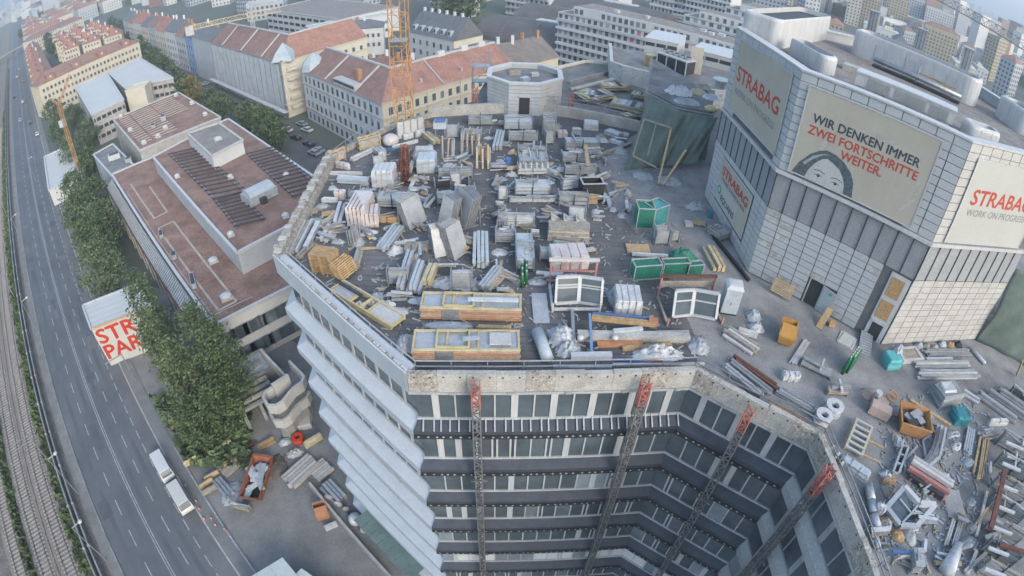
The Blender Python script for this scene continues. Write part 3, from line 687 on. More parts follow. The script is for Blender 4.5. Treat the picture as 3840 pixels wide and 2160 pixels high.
for k in range(5):
    q = c+u*(L*((k+.5)/5-.5)); m = MB(); m.tube((q.x, q.y, hz+2.18), (q.x, q.y, hz+2.6), .52, 12); m.build('fan', alu, e); m = MB(); m.tube((q.x, q.y, hz+2.6), (q.x, q.y, hz+2.64), .40, 12); m.build('fan_guard', steel_d, e)
q = p-u*1.6-n*.6; e = empty('yellow_cabinet', (q.x, q.y, hz-.5), 'yellow site cabinet beside the chiller', 'cabinet')
m = MB(); m.box((q.x, q.y, hz+.35), (1.5, 1.4, 1.6), rz); m.build('body', yellow_paint, e); m = MB(); m.box((q.x, q.y, hz+1.2), (1.6, 1.5, .08), rz); m.build('lid', yellow_pale, e); q2 = q+n*.71; piece('door', wood, e, (q2.x, q2.y, hz+.3), (.9, .03, 1.3), rz)
q = p+u*(L*.72)-n*4.5; MB().box((q.x, q.y, hz+1.6), (1.9, .35, 4.2), rz+.5).build('concrete_slab', cream_l, None, 'upright pale slab standing behind the chiller', 'slab')
# white plant walls of the far wing
def whitewall(a, b, z0, z1, label, dep=6, win=False):
    p, u, n, L, rz = wallframe(a, b); e = empty('plant_house', (p.x, p.y, z0), label, 'plant house')
    MB().prism([p-n*dep, p+u*L-n*dep, p+u*L, p], z0, z1).build('walls', white_pl, e)
    nn = max(3, int(L/2.4))
    for j in range(nn):
        c = p+u*(L*(j+.5)/nn); piece('wall_panel', panel_w2, e, (c.x+n.x*.03, c.y+n.y*.03, (z0+z1)/2), (L/nn-.06, .06, z1-z0-.3), rz)
        if win: piece('louvre', steel_d, e, (c.x+n.x*.08, c.y+n.y*.08, z1-.8), (L/nn-.3, .05, .6), rz)
    c = p+u*(L/2)-n*(dep/2); m = MB(); m.box((c.x, c.y, z1+.1), (L+.2, dep+.2, .2), rz); m.build('roof_edge', frame_w, e)
    return e
w1, w2 = XY(at(2, 0, 985, 470, DK)), XY(at(2, 0, 1230, 520, DK)); whitewall(w1, w2, DK, hgt(w1, *((1920+985/2.0125), 285/2.0125)), 'tall white windowless plant house behind the faceted rooftop block', 8, True)
w1, w2 = XY(at(2, 0, 1330, 560, DK)), XY(at(2, 0, 1640, 640, DK)); whitewall(w1, w2, DK, DK+4.2, 'lower white plant house between chiller and plant tower', 7, True)
# end wall of the wing with its green tarpaulins
def cloth_mesh(tl, tr, bl, br, m, name, label, amp=.25, nx=30, ny=20, seed=1, thick=True):
    tl, tr, bl, br = Vector(tl), Vector(tr), Vector(bl), Vector(br); rnd = random.Random(seed); ph = [rnd.uniform(0, 6.28) for _ in range(6)]
    nrm = (tr-tl).cross(bl-tl).normalized(); mm = MB(); vs = []
    for j in range(ny+1):
        for i in range(nx+1):
            s, t = i/nx, j/ny; q = tl.lerp(tr, s).lerp(bl.lerp(br, s), t)
            d = amp*(math.sin(s*9+ph[0]+t*3)*.5+math.sin(s*17+ph[1]-t*2)*.3+math.sin(t*7+ph[2]+s*4)*.35+.22*math.sin(s*31+t*9+ph[3]))*(.25+.75*min(1, 2.2*t))
            vs.append(q+nrm*d)
    fs = [(j*(nx+1)+i, j*(nx+1)+i+1, (j+1)*(nx+1)+i+1, (j+1)*(nx+1)+i) for j in range(ny) for i in range(nx)]
    mm.add(vs, fs); o = mm.build(name, m, None, label, 'tarpaulin', smooth=True)
    so = o.modifiers.new('thickness', 'SOLIDIFY'); so.thickness = .03
    return o
wl_ = [XY(at(2, 0, 1000, 720, 41.3))+Vector((.3, 1.2)), XY(at(2, 0, 1250, 835, 41.3))+Vector((.3, .9)), XY(at(2, 0, 1545, 890, 41.3))+Vector((0, .9)), T0+Vector((0, .2))]
e = empty('wing_end', (wl_[0].x, wl_[0].y, DK), 'grey unfinished end of the rear wing behind the green tarpaulin', 'building wing')
MB().prism([wl_[0]+Vector((4, 16)), wl_[0], wl_[1], wl_[2], Vector((22, 62))][::-1], DK, 41.2).build('wall', concrete_d, e)
MB().prism([wl_[0]+Vector((4.3, 15)), wl_[0]+Vector((.4, .5)), wl_[1]+Vector((0, .5)), wl_[2]+Vector((-.2, .5)), Vector((22, 61))][::-1], 41.2, 41.35).build('roof', deck_back, e)
cloth_mesh(at(2, 0, 1035, 705, 41.6), at(2, 0, 1262, 835, 41.6), at(2, 0, 850, 1285, DK+.05), at(2, 0, 1105, 1262, DK+.05), tarp_g, 'green_tarpaulin', 'leaning green tarpaulin braced by timber battens on the wing end', .30, seed=3)
cloth_mesh(at(2, 0, 1255, 838, 41.5), at(2, 0, 1553, 885, 41.5), at(2, 0, 1100, 1262, DK+.1), at(2, 0, 1400, 1235, DK+1.2), tarp_g, 'green_tarpaulin', 'green tarpaulin hanging loose between the battened tarpaulin and plant tower', .42, seed=5)
def batten(name, label, pts, w, m, cat='timber', group=None):
    e = MB()
    for a, b in zip(pts, pts[1:]): e.beam(a, b, w, w)
    return e.build(name, m, None, label, cat, group)
tp = lambda x, y, z: at(2, 0, x, y, z)-Vector((0, .5, 0))
batten('timber_batten', 'upper cross batten over the leaning green tarpaulin', [tp(985, 885, 40.1), tp(1205, 955, 40.1)], .16, wood_g, 'batten')
batten('timber_batten', 'lower cross batten over the leaning green tarpaulin', [tp(905, 1160, 37.5), tp(1080, 1245, 37.0)], .14, wood_g, 'batten')
batten('timber_batten', 'leaning batten at the outer edge of the green tarpaulin', [tp(990, 890, 40.1), tp(905, 1160, 37.4)], .13, wood_g, 'batten')
batten('timber_batten', 'thin middle batten on the leaning green tarpaulin', [tp(1080, 920, 39.9), tp(1015, 1160, 37.5)], .11, wood_g, 'batten')
batten('timber_prop', 'long timber prop leaning on the cross batten of the tarpaulin', [tp(1190, 960, 40.0), tp(1095, 1370, DK+.1)], .18, wood_l, 'prop')
batten('timber_prop', 'sloping timber prop leaning on the loose green tarpaulin', [tp(1305, 1115, 38.9), tp(1135, 1375, DK+.1)], .18, wood_l, 'prop')
# right-hand big tarpaulin beyond the tower
cloth_mesh(T2.to_3d()+Vector((.2, .05, 43.2)), Vector((58, 21, 43.2)), at(3, 1, 1570, 1130, DK+.05), at(3, 1, 1932, 1425, DK+.05)+Vector((6, -1, 0)), tarp_g, 'green_tarpaulin', 'large green tarpaulin hanging beside the sunlit tower face', .35, nx=40, seed=9)
batten('timber_prop', 'timber prop leaning on the large green tarpaulin beside the tower', [at(3, 1, 1925, 1240, 38.5)-Vector((.4, .4, 0)), at(3, 1, 1875, 1385, DK+.1)], .14, wood_l, 'prop')
# ================================================================ ground, road, railway
R0 = Vector((-49.81, 28.34)); RU = Vector((-.75008, .66134)); RN = Vector((RU.y, -RU.x))
if RN.x < 0: RN = -RN
rp = lambda lat, al: R0+RN*lat+RU*al
def strip(name, l0, l1, z, m, a0=-90, a1=2600, kind='structure', parent=None, th=None):
    q = [rp(l0, a0), rp(l1, a0), rp(l1, a1), rp(l0, a1)]; mm = MB()
    if th: mm.prism(q, z-th, z)
    else: mm.add([(v.x, v.y, z) for v in q], [(0, 1, 2, 3)])
    return mm.build(name, m, parent, kind=kind)
G = 9000
MB().add([(-G, -2000, -.05), (G, -2000, -.05), (G, G, -.05), (-G, G, -.05)], [(0, 1, 2, 3)]).build('ground', city_m, None, kind='structure')
road = strip('road', -6.05, 7.25, .01, asphalt)
strip('lane_wear', 4.95, 7.2, .014, mat('asphalt_worn', (.115, .122, .128), .9, var=.2, scale=.2), -60, 300, None, road)
pv = strip('pavement', 7.25, 9.25, .14, paving, -90, 700, th=.2)
strip('kerb', 7.1, 7.3, .15, concrete, -90, 700, None, pv, th=.18)
vg = strip('verge', -7.7, -6.05, .09, mat('verge_concrete', (.17, .17, .16), .95, var=.25, scale=.4, fine=.15), th=.15)
strip('kerb', -6.2, -6.0, .12, concrete_d, -90, 800, None, vg, th=.16)
MB().add([(v.x, v.y, z) for v, z in ((rp(-7.7, -90), .03), (rp(-7.7, 2600), .03), (rp(-40, 2600), .03), (rp(-40, -90), .03))], [(0, 1, 2, 3)]).build('railway_bed', ballast, None, kind='structure')
# lane markings
for lat, wid, a0, a1 in ((-.16, .12, -60, 900), (.16, .12, -60, 900)): strip('centre_line', lat-wid/2, lat+wid/2, .018, white_line, a0, a1, None, road)
rzr = math.atan2(RU.y, RU.x)
for lat, Ld, step, off, n in ((2.45, 2.9, 5.75, -53, 40), (-2.62, 2.9, 5.75, -52, 40), (4.9, 2.0, 3.15, -50, 60)):
    for k in range(n):
        c = rp(lat, off+k*step); piece('lane_dash', white_line, road, (c.x, c.y, .018), (Ld, .14, .006), rzr)
m = MB()
for lat, step in ((2.45, 5.75), (-2.62, 5.75)):
    for k in range(60): c = rp(lat, 180+k*step); m.box((c.x, c.y, .018), (2.9, .14, .006), rzr)
m.build('lane_dashes', white_line, road, kind='stuff')
strip('edge_line', 8.95, 9.1, .15, white_line, -60, 4, None, pv)
# wheel tracks and patches
for lat in (-4.2, -1.3, 1.2, 3.6): strip('wheel_track', lat-.35, lat+.35, .0135, mat('asphalt_polished', (.085, .094, .103), .8, var=.2, scale=.15), -60, 400, None, road)
rp_ = random.Random(8)
for k in range(16):      # repair patches and manholes
    c = rp(rp_.choice((-4.6, -1.4, 1.3, 3.7, 6)), rp_.uniform(-15, 170)); piece('repair_patch', mat('asphalt_patch', (.078, .086, .093), .9) if k % 3 else mat('asphalt_patch_pale', (.125, .13, .135), .9), road, (c.x, c.y, .0155), (rp_.uniform(1.5, 9), rp_.uniform(.6, 1.8), .003), rzr)
# railway
for lat, nm in ((-13.1, 'track beside the low wall'), (-16.75, 'middle track'), (-21.0, 'outer track')):
    e = empty('railway_track', (*rp(lat, 0), 0), 'railway '+nm+' on brown ballast', 'railway track')
    strip('track_bed', lat-1.75, lat+1.75, .14, track_bed, -90, 1500, None, e, th=.15)
    m = MB()
    for k in range(420):
        c = rp(lat, -45+k*.72); m.box((c.x, c.y, .18), (.26, 2.4, .12), rzr)
    m.build('sleepers', sleeper_m, e, kind='stuff')
    for s in (-.75, .75): strip('rail', lat+s-.045, lat+s+.045, .36, steel_rail, -90, 1500, None, e, th=.14)
strip('grass_strip', -11.2, -10.0, .07, grass_m, -90, 600, 'stuff')
def grass_band(l0, l1, a0, a1, n, label, seed):
    rnd = random.Random(seed); m = MB()
    for _ in range(n):
        c = rp(rnd.uniform(l0, l1), rnd.uniform(a0, a1)); s = rnd.uniform(.25, .7); a = rnd.uniform(0, 6.28); h = rnd.uniform(.25, 1.1)
        dx = Vector((math.cos(a), math.sin(a)))*s
        m.add([(c.x-dx.x, c.y-dx.y, .03), (c.x+dx.x, c.y+dx.y, .03), (c.x+dx.x*.6, c.y+dx.y*.6, h), (c.x-dx.x*.7, c.y-dx.y*.7, h*.8)], [(0, 1, 2, 3)])
    m.build('scrub', leaf_m, None, label, 'scrub', kind='stuff')
grass_band(-20.0, -18.6, -20, 120, 1500, 'dark scrub growing between the railway tracks', 2)
grass_band(-11.6, -10.0, -20, 300, 1600, 'low weeds along the railway wall', 4)
# double low walls between road and railway
for lat, lab in ((-8.75, 'low dark wall along the railway on the road side'), (-9.55, 'low dark wall along the railway on the track side')):
    e = empty('boundary_wall', (*rp(lat, 0), 0), lab, 'wall'); 
    a = -60
    while a < 500:
        L_ = 8 if a < 200 else 50; c = rp(lat, a+L_/2); piece('wall_panel', concrete_d, e, (c.x, c.y, .6), (L_-.04, .22, 1.2), rzr); c2 = rp(lat, a); piece('wall_post', concrete, e, (c2.x, c2.y, .66), (.3, .34, 1.35), rzr); a += L_
def lamp(pt, label, h=8.5, arm=1.4):
    e = empty('street_lamp', (pt.x, pt.y, 0), label, 'street lamp', 'street lamps along the railway wall')
    m = MB(); m.tube((pt.x, pt.y, 0), (pt.x, pt.y, h), .11, 8, .06); m.build('pole', galv, e)
    q = XY(pt)+RN*arm; m = MB(); m.tube((pt.x, pt.y, h-.1), (q.x, q.y, h+.15), .05, 6); m.build('arm', galv, e)
    m = MB(); m.rings([[(q.x+r*math.cos(t*math.pi/5), q.y+r*math.sin(t*math.pi/5), h+z) for t in range(10)] for r, z in ((.12, 0), (.32, .06), (.34, .16), (.22, .28), (.08, .33))]); m.build('lamp_head', frame_w, e, smooth=True)
for c_, r_, x, y in ((0, 2, 600, 1035), (0, 2, 415, 520), (0, 1, 200, 795), (0, 1, 115, 170), (0, 0, 235, 1185)):
    q = at(c_, r_, x, y, 8.7); lamp(XY(q)-RN*1.4, 'street lamp with round white head standing on the railway wall')
# catenary mast with cross arm
for al in (15, 70, 125):
    c = rp(-10.6, al); e = empty('catenary_mast', (c.x, c.y, 0), 'thin steel catenary mast with cross arms over the railway', 'mast', 'catenary masts')
    m = MB(); m.tube((c.x, c.y, 0), (c.x, c.y, 7), .12, 6); m.build('pole', galv, e)
    for z in (5.6, 6.6): q = c-RN*3.2; m = MB(); m.beam((c.x, c.y, z), (q.x, q.y, z), .07); m.build('arm', galv, e)
# yard in front of the office block, alley, rear street
yd = [rp(9.25, -60), rp(9.25, 66), Vector((-46, 66)), Vector((-30, 58)), Vector((20, 40)), Vector((20, -16))]
MB().add([(v.x, v.y, .03) for v in yd], [tuple(range(len(yd)))]).build('yard_ground', yard_m, None, kind='structure')
st = [XY(at(1, 0, 430, 1290, 0)), XY(at(1, 0, 560, 1120, 0)), XY(at(1, 0, 180, 900, 0)), XY(at(0, 0, 1560, 620, 0)), XY(at(0, 0, 1350, 480, 0)), XY(at(0, 0, 820, 110, 0)), XY(at(0, 0, 700, 130, 0)), XY(at(0, 0, 1230, 520, 0)), XY(at(0, 0, 1500, 760, 0)), XY(at(0, 0, 1932, 1010, 0))]
MB().add([(v.x, v.y, .012) for v in st], [tuple(range(len(st)))]).build('side_street', mat('street_asphalt', (.085, .09, .095), .9, var=.2, scale=.15), None, kind='structure')
# ================================================================ buildings
def ccw(q):
    a = sum(q[i].x*q[(i+1) % len(q)].y-q[(i+1) % len(q)].x*q[i].y for i in range(len(q))); return q if a > 0 else q[::-1]
def wins(e, p, u, n, L, rz, cols, rows, w_, h_, z0, dz, frame=frame_w, s0=None, s1=None, pane=None, o=0.03, frames=True, rnd=random):
    s0 = 1.0 if s0 is None else s0; s1 = L-1.0 if s1 is None else s1
    for r in range(rows):
        for c_ in range(cols):
            s = s0+(s1-s0)*(c_+.5)/cols; c = p+u*s; g = pane or (glass_d if rnd.random() < .7 else glass_m)
            if frames:
                f = piece('window', frame, e, (c.x+n.x*o, c.y+n.y*o, z0+r*dz+h_/2), (w_+.28, .06, h_+.3), rz)
                piece('pane', g, f, (c.x+n.x*(o+.03), c.y+n.y*(o+.03), z0+r*dz+h_/2), (w_, .06, h_), rz)
            else: piece('window', g, e, (c.x+n.x*o, c.y+n.y*o, z0+r*dz+h_/2), (w_, .06, h_), rz)
def roofmesh(q, z, kind, rh, over=.4):
    q = [Vector(v) for v in q]; c = sum(q, Vector((0, 0)))/4; q = [v+(v-c).normalized()*over*1.3 for v in q]; m = MB()
    L0, L1 = (q[1]-q[0]).length, (q[2]-q[1]).length
    if L0 < L1: q = q[1:]+q[:1]; L0, L1 = L1, L0
    a, b = (q[0]+q[3])/2, (q[1]+q[2])/2; d = (b-a).normalized(); k = min(L1/2, L0*.45) if kind == 'hip' else 0
    r0, r1 = a+d*k, b-d*k
    v = [(p.x, p.y, z) for p in q]+[(r0.x, r0.y, z+rh), (r1.x, r1.y, z+rh)]
    m.add(v, [(0, 1, 5, 4), (2, 3, 4, 5), (1, 2, 5), (3, 0, 4), (3, 2, 1, 0)]); return m, r0, r1
def house(name, label, quad, z1, wall, roofm, roof='hip', rh=4, sides=(), group=None, chim=0, z0=0, parapet=None, cat='building', frames=True, seed=0):
    q = ccw([XY(v) for v in quad]); c = sum(q, Vector((0, 0)))/len(q); e = empty(name, (c.x, c.y, z0), label, cat, group); rnd = random.Random(seed+int(c.x*7))
    MB().prism(q, z0, z1).build('walls', wall, e)
    if roof == 'flat':
        MB().prism(shrink(q, .35), z1, z1+.03).build('roof', roofm, e)
        for k in range(len(q)):
            a, b = q[k], q[(k+1) % len(q)]; m = MB(); m.beam((a.x, a.y, z1+.12), (b.x, b.y, z1+.12), .5, .45); m.build('parapet', parapet or wall, e)
        r0 = r1 = c
    else:
        m, r0, r1 = roofmesh(q, z1, roof, rh); ro = m.build('roof', roofm, e)
        for k in range(chim):
            t = (k+.5)/chim; s = r0.lerp(r1, t)+Vector((rnd.uniform(-1, 1), rnd.uniform(-1, 1))); mm = MB(); mm.box((s.x, s.y, z1+rh*.85), (.9, .9, rh*.9+.8), rnd.random()); mm.build('chimney', brick_m if rnd.random() < .5 else white_pl, ro)
    for sd in sides:
        i, cols, rows, w_, h_, zb, dz = sd[:7]; kw = sd[7] if len(sd) > 7 else {}
        p, u, n, L, rz = wallframe(q[i], q[(i+1) % len(q)]); wins(e, p, u, n, L, rz, cols, rows, w_, h_, zb, dz, frames=kw.get('frames', frames), rnd=rnd, **{k_: v_ for k_, v_ in kw.items() if k_ != 'frames'})
    return e, q
def front(a, b, dep):
    """quad from a front wall a->b (left to right as seen), going dep back; side 0 is the front"""
    a, b = XY(a), XY(b); p, u, n, L, rz = wallframe(a, b); return [a, b, b-n*dep, a-n*dep]
# ---- long college building with brown roofs
lw = 9.5
a, b, c = XY(D(282, 440, lw)), XY(D(540, 820, lw)), XY(D(765, 706, lw))
e, q = house('college_hall', 'long low college building with brown gravel roof and white rim beside the trees', [a, b, c, a+(c-b)], lw, white_pl, brown_roof, 'flat', parapet=frame_w, sides=[(1, 12, 2, 1.9, 2.2, 1.2, 4.0)])
def roofline(e, pts, z, w=.38, m=None):
    for k in range(len(pts)-1):
        a_, b_ = pts[k], pts[k+1]; mm = MB(); mm.beam((a_.x, a_.y, z+.04), (b_.x, b_.y, z+.04), w, .06); mm.build('paving_strip', m or mat('paver', (.36, .33, .28), .9), e)
T5_ = lambda x, y, z=lw: XY(at(0, 1, x, y, z))
roofline(e, [T5_(985, -60), T5_(1165, 200), T5_(1262, 150), T5_(1130, -40)], lw); roofline(e, [T5_(1195, 275), T5_(1310, 222), T5_(1785, 825), T5_(1650, 895), T5_(1195, 275)], lw)
roofline(e, [T5_(960, 0), T5_(1605, 935), T5_(1905, 790)], lw, .12, frame_g)
def skylight(x, y, z, s=1.6, label='', h=.8, tile=(0, 1)):
    c = XY(at(*tile, x, y, z)); e2 = empty('skylight', (c.x, c.y, z), label, 'skylight', 'white rooftop skylights'); m = MB(); m.box((c.x, c.y, z+.2), (s, s, .4), .7); m.build('curb', concrete_l, e2)
    m = MB(); m.rings([[(c.x+r*math.cos(t*math.pi/6), c.y+r*math.sin(t*math.pi/6), z+zz) for t in range(12)] for r, zz in ((s*.55, .4), (s*.5, h*.75), (s*.33, h), (s*.05, h*1.1))]); m.build('dome', frame_w, e2, smooth=True)
skylight(1612, 525, lw, 1.7, 'white dome skylight in the middle of the low brown roof'); skylight(1710, 800, lw, 1.9, 'white dome skylight at the front corner of the low brown roof')
def roofbox(x, y, z, size, m, label, rz=-.95, tile=(0, 1), name='vent_box', cat='vent'):
    c = XY(at(*tile, x, y, z)); e2 = empty(name, (c.x, c.y, z), label, cat); mm = MB(); mm.box((c.x, c.y, z+size[2]/2+.15), size, rz); mm.build('casing', m, e2)
    for s in (-1, 1):
        d = Vector((math.cos(rz), math.sin(rz)))*s*size[0]*.35; mm = MB(); mm.box((c.x+d.x, c.y+d.y, z+.08), (.2, size[1]*1.1, .16), rz); mm.build('foot', steel_d, e2)
    mm = MB(); mm.box((c.x, c.y, z+size[2]+.19), (size[0]*.8, size[1]*.8, .08), rz); mm.build('grille', steel_d, e2)
roofbox(1222, 335, lw, (2.4, .8, .7), alu, 'grey vent unit at the rear end of the long paving ring'); roofbox(1320, 500, lw, (1.6, .9, .9), alu_d, 'dark vent unit on the long paving ring'); roofbox(1462, 688, lw, (4.0, .8, .8), foil_b, 'long pale vent unit on the low brown roof')
# glazed lean-to with slats along the street side
p, u, n, L, rz = wallframe(q[0], q[1]); e = empty('slatted_canopy', (p.x, p.y, 6), 'long slatted canopy along the street side of the college hall', 'canopy')
m = MB(); s_ = p+n*.3; t_ = p+u*L+n*.3; o_ = n*2.2; m.add([(s_.x, s_.y, lw-1.0), (t_.x, t_.y, lw-1.0), ((t_+o_).x, (t_+o_).y, lw-2.6), ((s_+o_).x, (s_+o_).y, lw-2.6)], [(0, 1, 2, 3)]); m.build('glazing', glass_m, e)
for k in range(96):
    c = p+u*(.4+(L-.8)*k/95)+n*1.4; piece('slat', alu, e, (c.x, c.y, lw-1.72), (.28, 2.3, .12), M=Matrix.Rotation(rz, 3, 'Z') @ Matrix.Rotation(.63, 3, 'X'))
m = MB(); a_, b_ = p+n*2.55, p+u*L+n*2.55; m.beam((a_.x, a_.y, lw-2.6), (b_.x, b_.y, lw-2.6), .25, .3); m.build('edge_beam', rust_d, e)
for k in range(14): c = p+u*(L*(k+.5)/14)+n*2.5; piece('column', concrete, e, (c.x, c.y, (lw-2.6)/2), (.3, .3, lw-2.7), rz)
# upper block
uz = 13.6
a, b = XY(D(385, 396, uz)), XY(D(597, 638, uz)); c = XY(D(868, 500, uz)); d = XY(D(574, 300, uz))
e, q = house('college_upper_block', 'raised college block with brown roof and rows of dark solar tubes', [a, b, c, d], uz, grey_pl, brown_roof, 'flat', parapet=frame_w)
T0_ = lambda x, y, z=uz: XY(at(0, 0, x, y, z)); T1_ = lambda x, y, z=uz: XY(at(1, 0, x, y, z))
def solar(a, b, c, n, label):
    """bars parallel to a->b, stepping towards c"""
    e2 = empty('solar_array', (a.x, a.y, uz), label, 'solar array', 'solar tube arrays on the brown roof')
    for k in range(n):
        s = (c-a)*(k/(n-1)); p_, q_ = a+s, b+s; mm = MB(); mm.beam((p_.x, p_.y, uz+.5), (q_.x, q_.y, uz+.5), .42, .14); mm.build('tube_row', steel_d, e2)
    for t in (.08, .92): p_, q_ = a.lerp(b, t), a.lerp(b, t)+(c-a); mm = MB(); mm.beam((p_.x, p_.y, uz+.25), (q_.x, q_.y, uz+.25), .12, .4); mm.build('support', galv, e2)
solar(XY(D(424, 392, uz)), XY(D(496, 376, uz)), XY(D(535, 505, uz)), 15, 'solar tube array on the street half of the brown roof')
solar(XY(D(538, 508, uz)), XY(D(610, 490, uz)), XY(D(590, 575, uz)), 9, 'solar tube array near the front corner of the brown roof')
solar(XY(D(620, 392, uz)), XY(D(690, 374, uz)), XY(D(735, 500, uz)), 15, 'solar tube array beside the small penthouse')
p, u, n, L, rz = wallframe(XY(D(512, 418, uz)), XY(D(622, 372, uz)))
pz = 16.6; e, q = house('roof_penthouse', 'square penthouse with pale rim on the raised college roof', [XY(at(0, 0, *v, pz)) for v in ((1415, 1012), (1600, 1182), (1832, 1062), (1650, 932))], pz, white_pl, gravel_roof, 'flat', parapet=concrete_l, z0=uz, cat='penthouse')
skylight(1645, 1055, pz, 1.8, 'round white dome on the small penthouse', .7, (0, 0))
c = XY(D(655, 500, uz)); e = empty('air_handling_unit', (c.x, c.y, uz), 'big pale air handling unit with rounded hood on the brown roof', 'air handling unit')
m = MB(); m.box((c.x, c.y, uz+1.0), (3.6, 6.0, 1.7), -.65); m.build('casing', foil_g, e); m = MB(); R_ = Matrix.Rotation(-.65, 3, 'Z')
m.rings([[tuple(Vector((c.x, c.y, uz+1.85))+R_ @ Vector((1.7*math.cos(math.pi*t/8), y_, .9*math.sin(math.pi*t/8)))) for t in range(9)] for y_ in (-2.6, 2.6)]); m.build('hood', foil_b, e)
m = MB(); m.box((c.x+1.4, c.y-1.6, uz+.6), (1.2, 1.2, 1.2), -.65); m.build('fan_box', steel_d, e)
for (x, y, t, lab) in ((1340, 1340, (0, 0), 'at the rear of the solar array'), (1740, 1345, (0, 0), 'in the middle of the raised brown roof'), (230, 1330, (1, 0), 'beside the pale air handling unit'), (1745, 330, (0, 1), 'at the front corner of the raised brown roof'), (225, 190, (1, 1), 'at the edge of the raised brown roof')):
    skylight(x, y, uz, 1.2, 'small white dome skylight '+lab, .8, t)
# rear college block with pale strips
rz_ = 11.5; a, b, c, d = T0_(855, 905, rz_), T0_(1055, 1140, rz_), T0_(1665, 890, rz_), T0_(1345, 700, rz_)
e, q = house('college_rear_block', 'college block with brown roof striped by pale walkway strips', [a, b, c, d], rz_, concrete, brown_roof, 'flat', parapet=concrete_l, sides=[(1, 9, 2, 2.0, 1.2, 3, 4)])
for k in range(13):
    if 4 < k < 7: r0_, r1_ = .14, .45
    else: r0_, r1_ = .14, .88
    s0, s1 = a.lerp(d, .08+.86*k/12*.5), b.lerp(c, .08+.86*k/12*.5)
for k in range(15):
    t = .08+.8*k/14; s0, s1 = a.lerp(b, t), d.lerp(c, t)
    for t0_, t1_ in ((.06, .2), (.23, .52), (.55, .86)):
        if k > 8 and t0_ > .5: continue
        p_, q_ = s0.lerp(s1, t0_), s0.lerp(s1, t1_); mm = MB(); mm.beam((p_.x, p_.y, rz_+.18), (q_.x, q_.y, rz_+.18), .5, .12); mm.build('walkway_strip', mat('pale_strip', (.46, .40, .34), .85), e)
for (x, y, lab) in ((915, 885, 'rear street corner'), (985, 985, 'street edge'), (1090, 1085, 'front street corner'), (1195, 1035, 'front edge'), (1250, 970, 'plant boxes'), (1330, 725, 'far corner'), (1550, 870, 'inner corner'), (1450, 785, 'inner edge')): skylight(x, y, rz_, 1.5, 'white dome skylight near the '+lab+' of the striped roof', 1.0, (0, 0))
roofbox(1235, 905, rz_, (2.5, 1.6, 1.3), alu, 'grey vent unit in the middle of the striped brown roof', -.95, (0, 0)); roofbox(1160, 965, rz_, (2.2, 1.2, 1.0), alu_d, 'small dark vent unit near the edge of the striped roof', -.95, (0, 0))
# white-roofed block
wz = 11.5
for lab, pts in (('white-roofed concrete block half beside the street trees', ((570, 660), (693, 870), (935, 755), (808, 552))), ('white-roofed concrete block half beside the cream stair shaft', ((815, 550), (945, 668), (1308, 592), (1060, 440)))):
    e, q = house('white_roof_block', lab, [T0_(x, y, wz) for x, y in pts], wz, concrete, white_roof, 'flat', parapet=frame_w)
    for k in (1, 2, 0, 3):
        p, u, n, L, rz = wallframe(q[k], q[(k+1) % 4])
        if n.y > .3: continue
        for r in range(3):
            zz = 2.2+r*3.2; c = p+u*(L/2)+n*.03; piece('window_band', steel_d, e, (c.x, c.y, zz+.6), (L-.6, .06, 1.3), rz)
            for j in range(int(L/2.2)): c = p+u*(1.1+j*2.2)+n*.08; piece('pier', concrete, e, (c.x, c.y, zz+.6), (.5, .08, 1.3), rz)
e, q = house('stair_shaft', 'cream windowless stair shaft between the white roofs', front(T0_(945, 690, 13), T0_(1090, 655, 13), 7), 13, cream_l, cream_l, 'flat')
# low annex with white rim at the street end of the college
az = 8.5; e, q = house('college_annex', 'small white-rimmed annex with plant boxes beside the college', [T0_(705, 1170, az), T0_(845, 1330, az), T0_(1010, 1250, az), T0_(850, 1090, az)], az, grey_pl, grey_roof, 'flat', parapet=frame_w)
roofbox(870, 1200, az, (3.5, 2.2, 1.5), foil_w, 'white plant box on the annex roof', .6, (0, 0)); roofbox(975, 1225, az, (1.8, 1.6, 1.2), alu, 'small grey plant box on the annex roof', .6, (0, 0))
# sign box on the street
cz = 8.2
a, b = XY(at(0, 1, 690, 1040, cz)), XY(at(0, 1, 920, 950, cz)); p, u, n, L, rz = wallframe(a, b); Lb = 12.0
far = XY(at(0, 1, 625, 860, cz)); dep = (far-a).length
quad = [a, a+u*Lb, a+u*Lb+(far-a), far]
e = empty('parking_box', (a.x, a.y, 0), 'white flat-roofed parking garage box with big red letters half hidden by poplars', 'garage')
MB().prism(ccw(quad), 0, cz).build('walls', mat('sign_white', (.62, .61, .57), .7, var=.05), e); 
rf = MB().prism(shrink(ccw(quad), .3), cz, cz+.1).build('roof', white_roof, e)
for k in range(1, 5):
    p_, q_ = a.lerp(far, k/5), (a+u*Lb).lerp(far+u*Lb, k/5); m = MB(); m.beam((p_.x, p_.y, cz+.12), (q_.x, q_.y, cz+.12), .06, .05); m.build('roof_seam', frame_g, rf)
for k in range(4):
    p_, q_ = quad[k], quad[(k+1) % 4]; m = MB(); m.beam((p_.x, p_.y, cz+.12), (q_.x, q_.y, cz+.12), .35, .3); m.build('edge', mat('edge_orange', (.45, .34, .22), .7) if k == 0 else frame_w, e)
zu = Vector((0, 0, 1)); o_ = a+n*.04
put_text('STR', mat('sign_red', (.62, .055, .03), .6, var=.04), e, (o_.x+u.x*.35, o_.y+u.y*.35, cz-3.3), (u.x, u.y, 0), zu, 4.1, .10, 7.2)
put_text('PAR', mat('sign_red', (.62, .055, .03)), e, (o_.x+u.x*.35, o_.y+u.y*.35, cz-6.7), (u.x, u.y, 0), zu, 4.1, .10, 7.0)
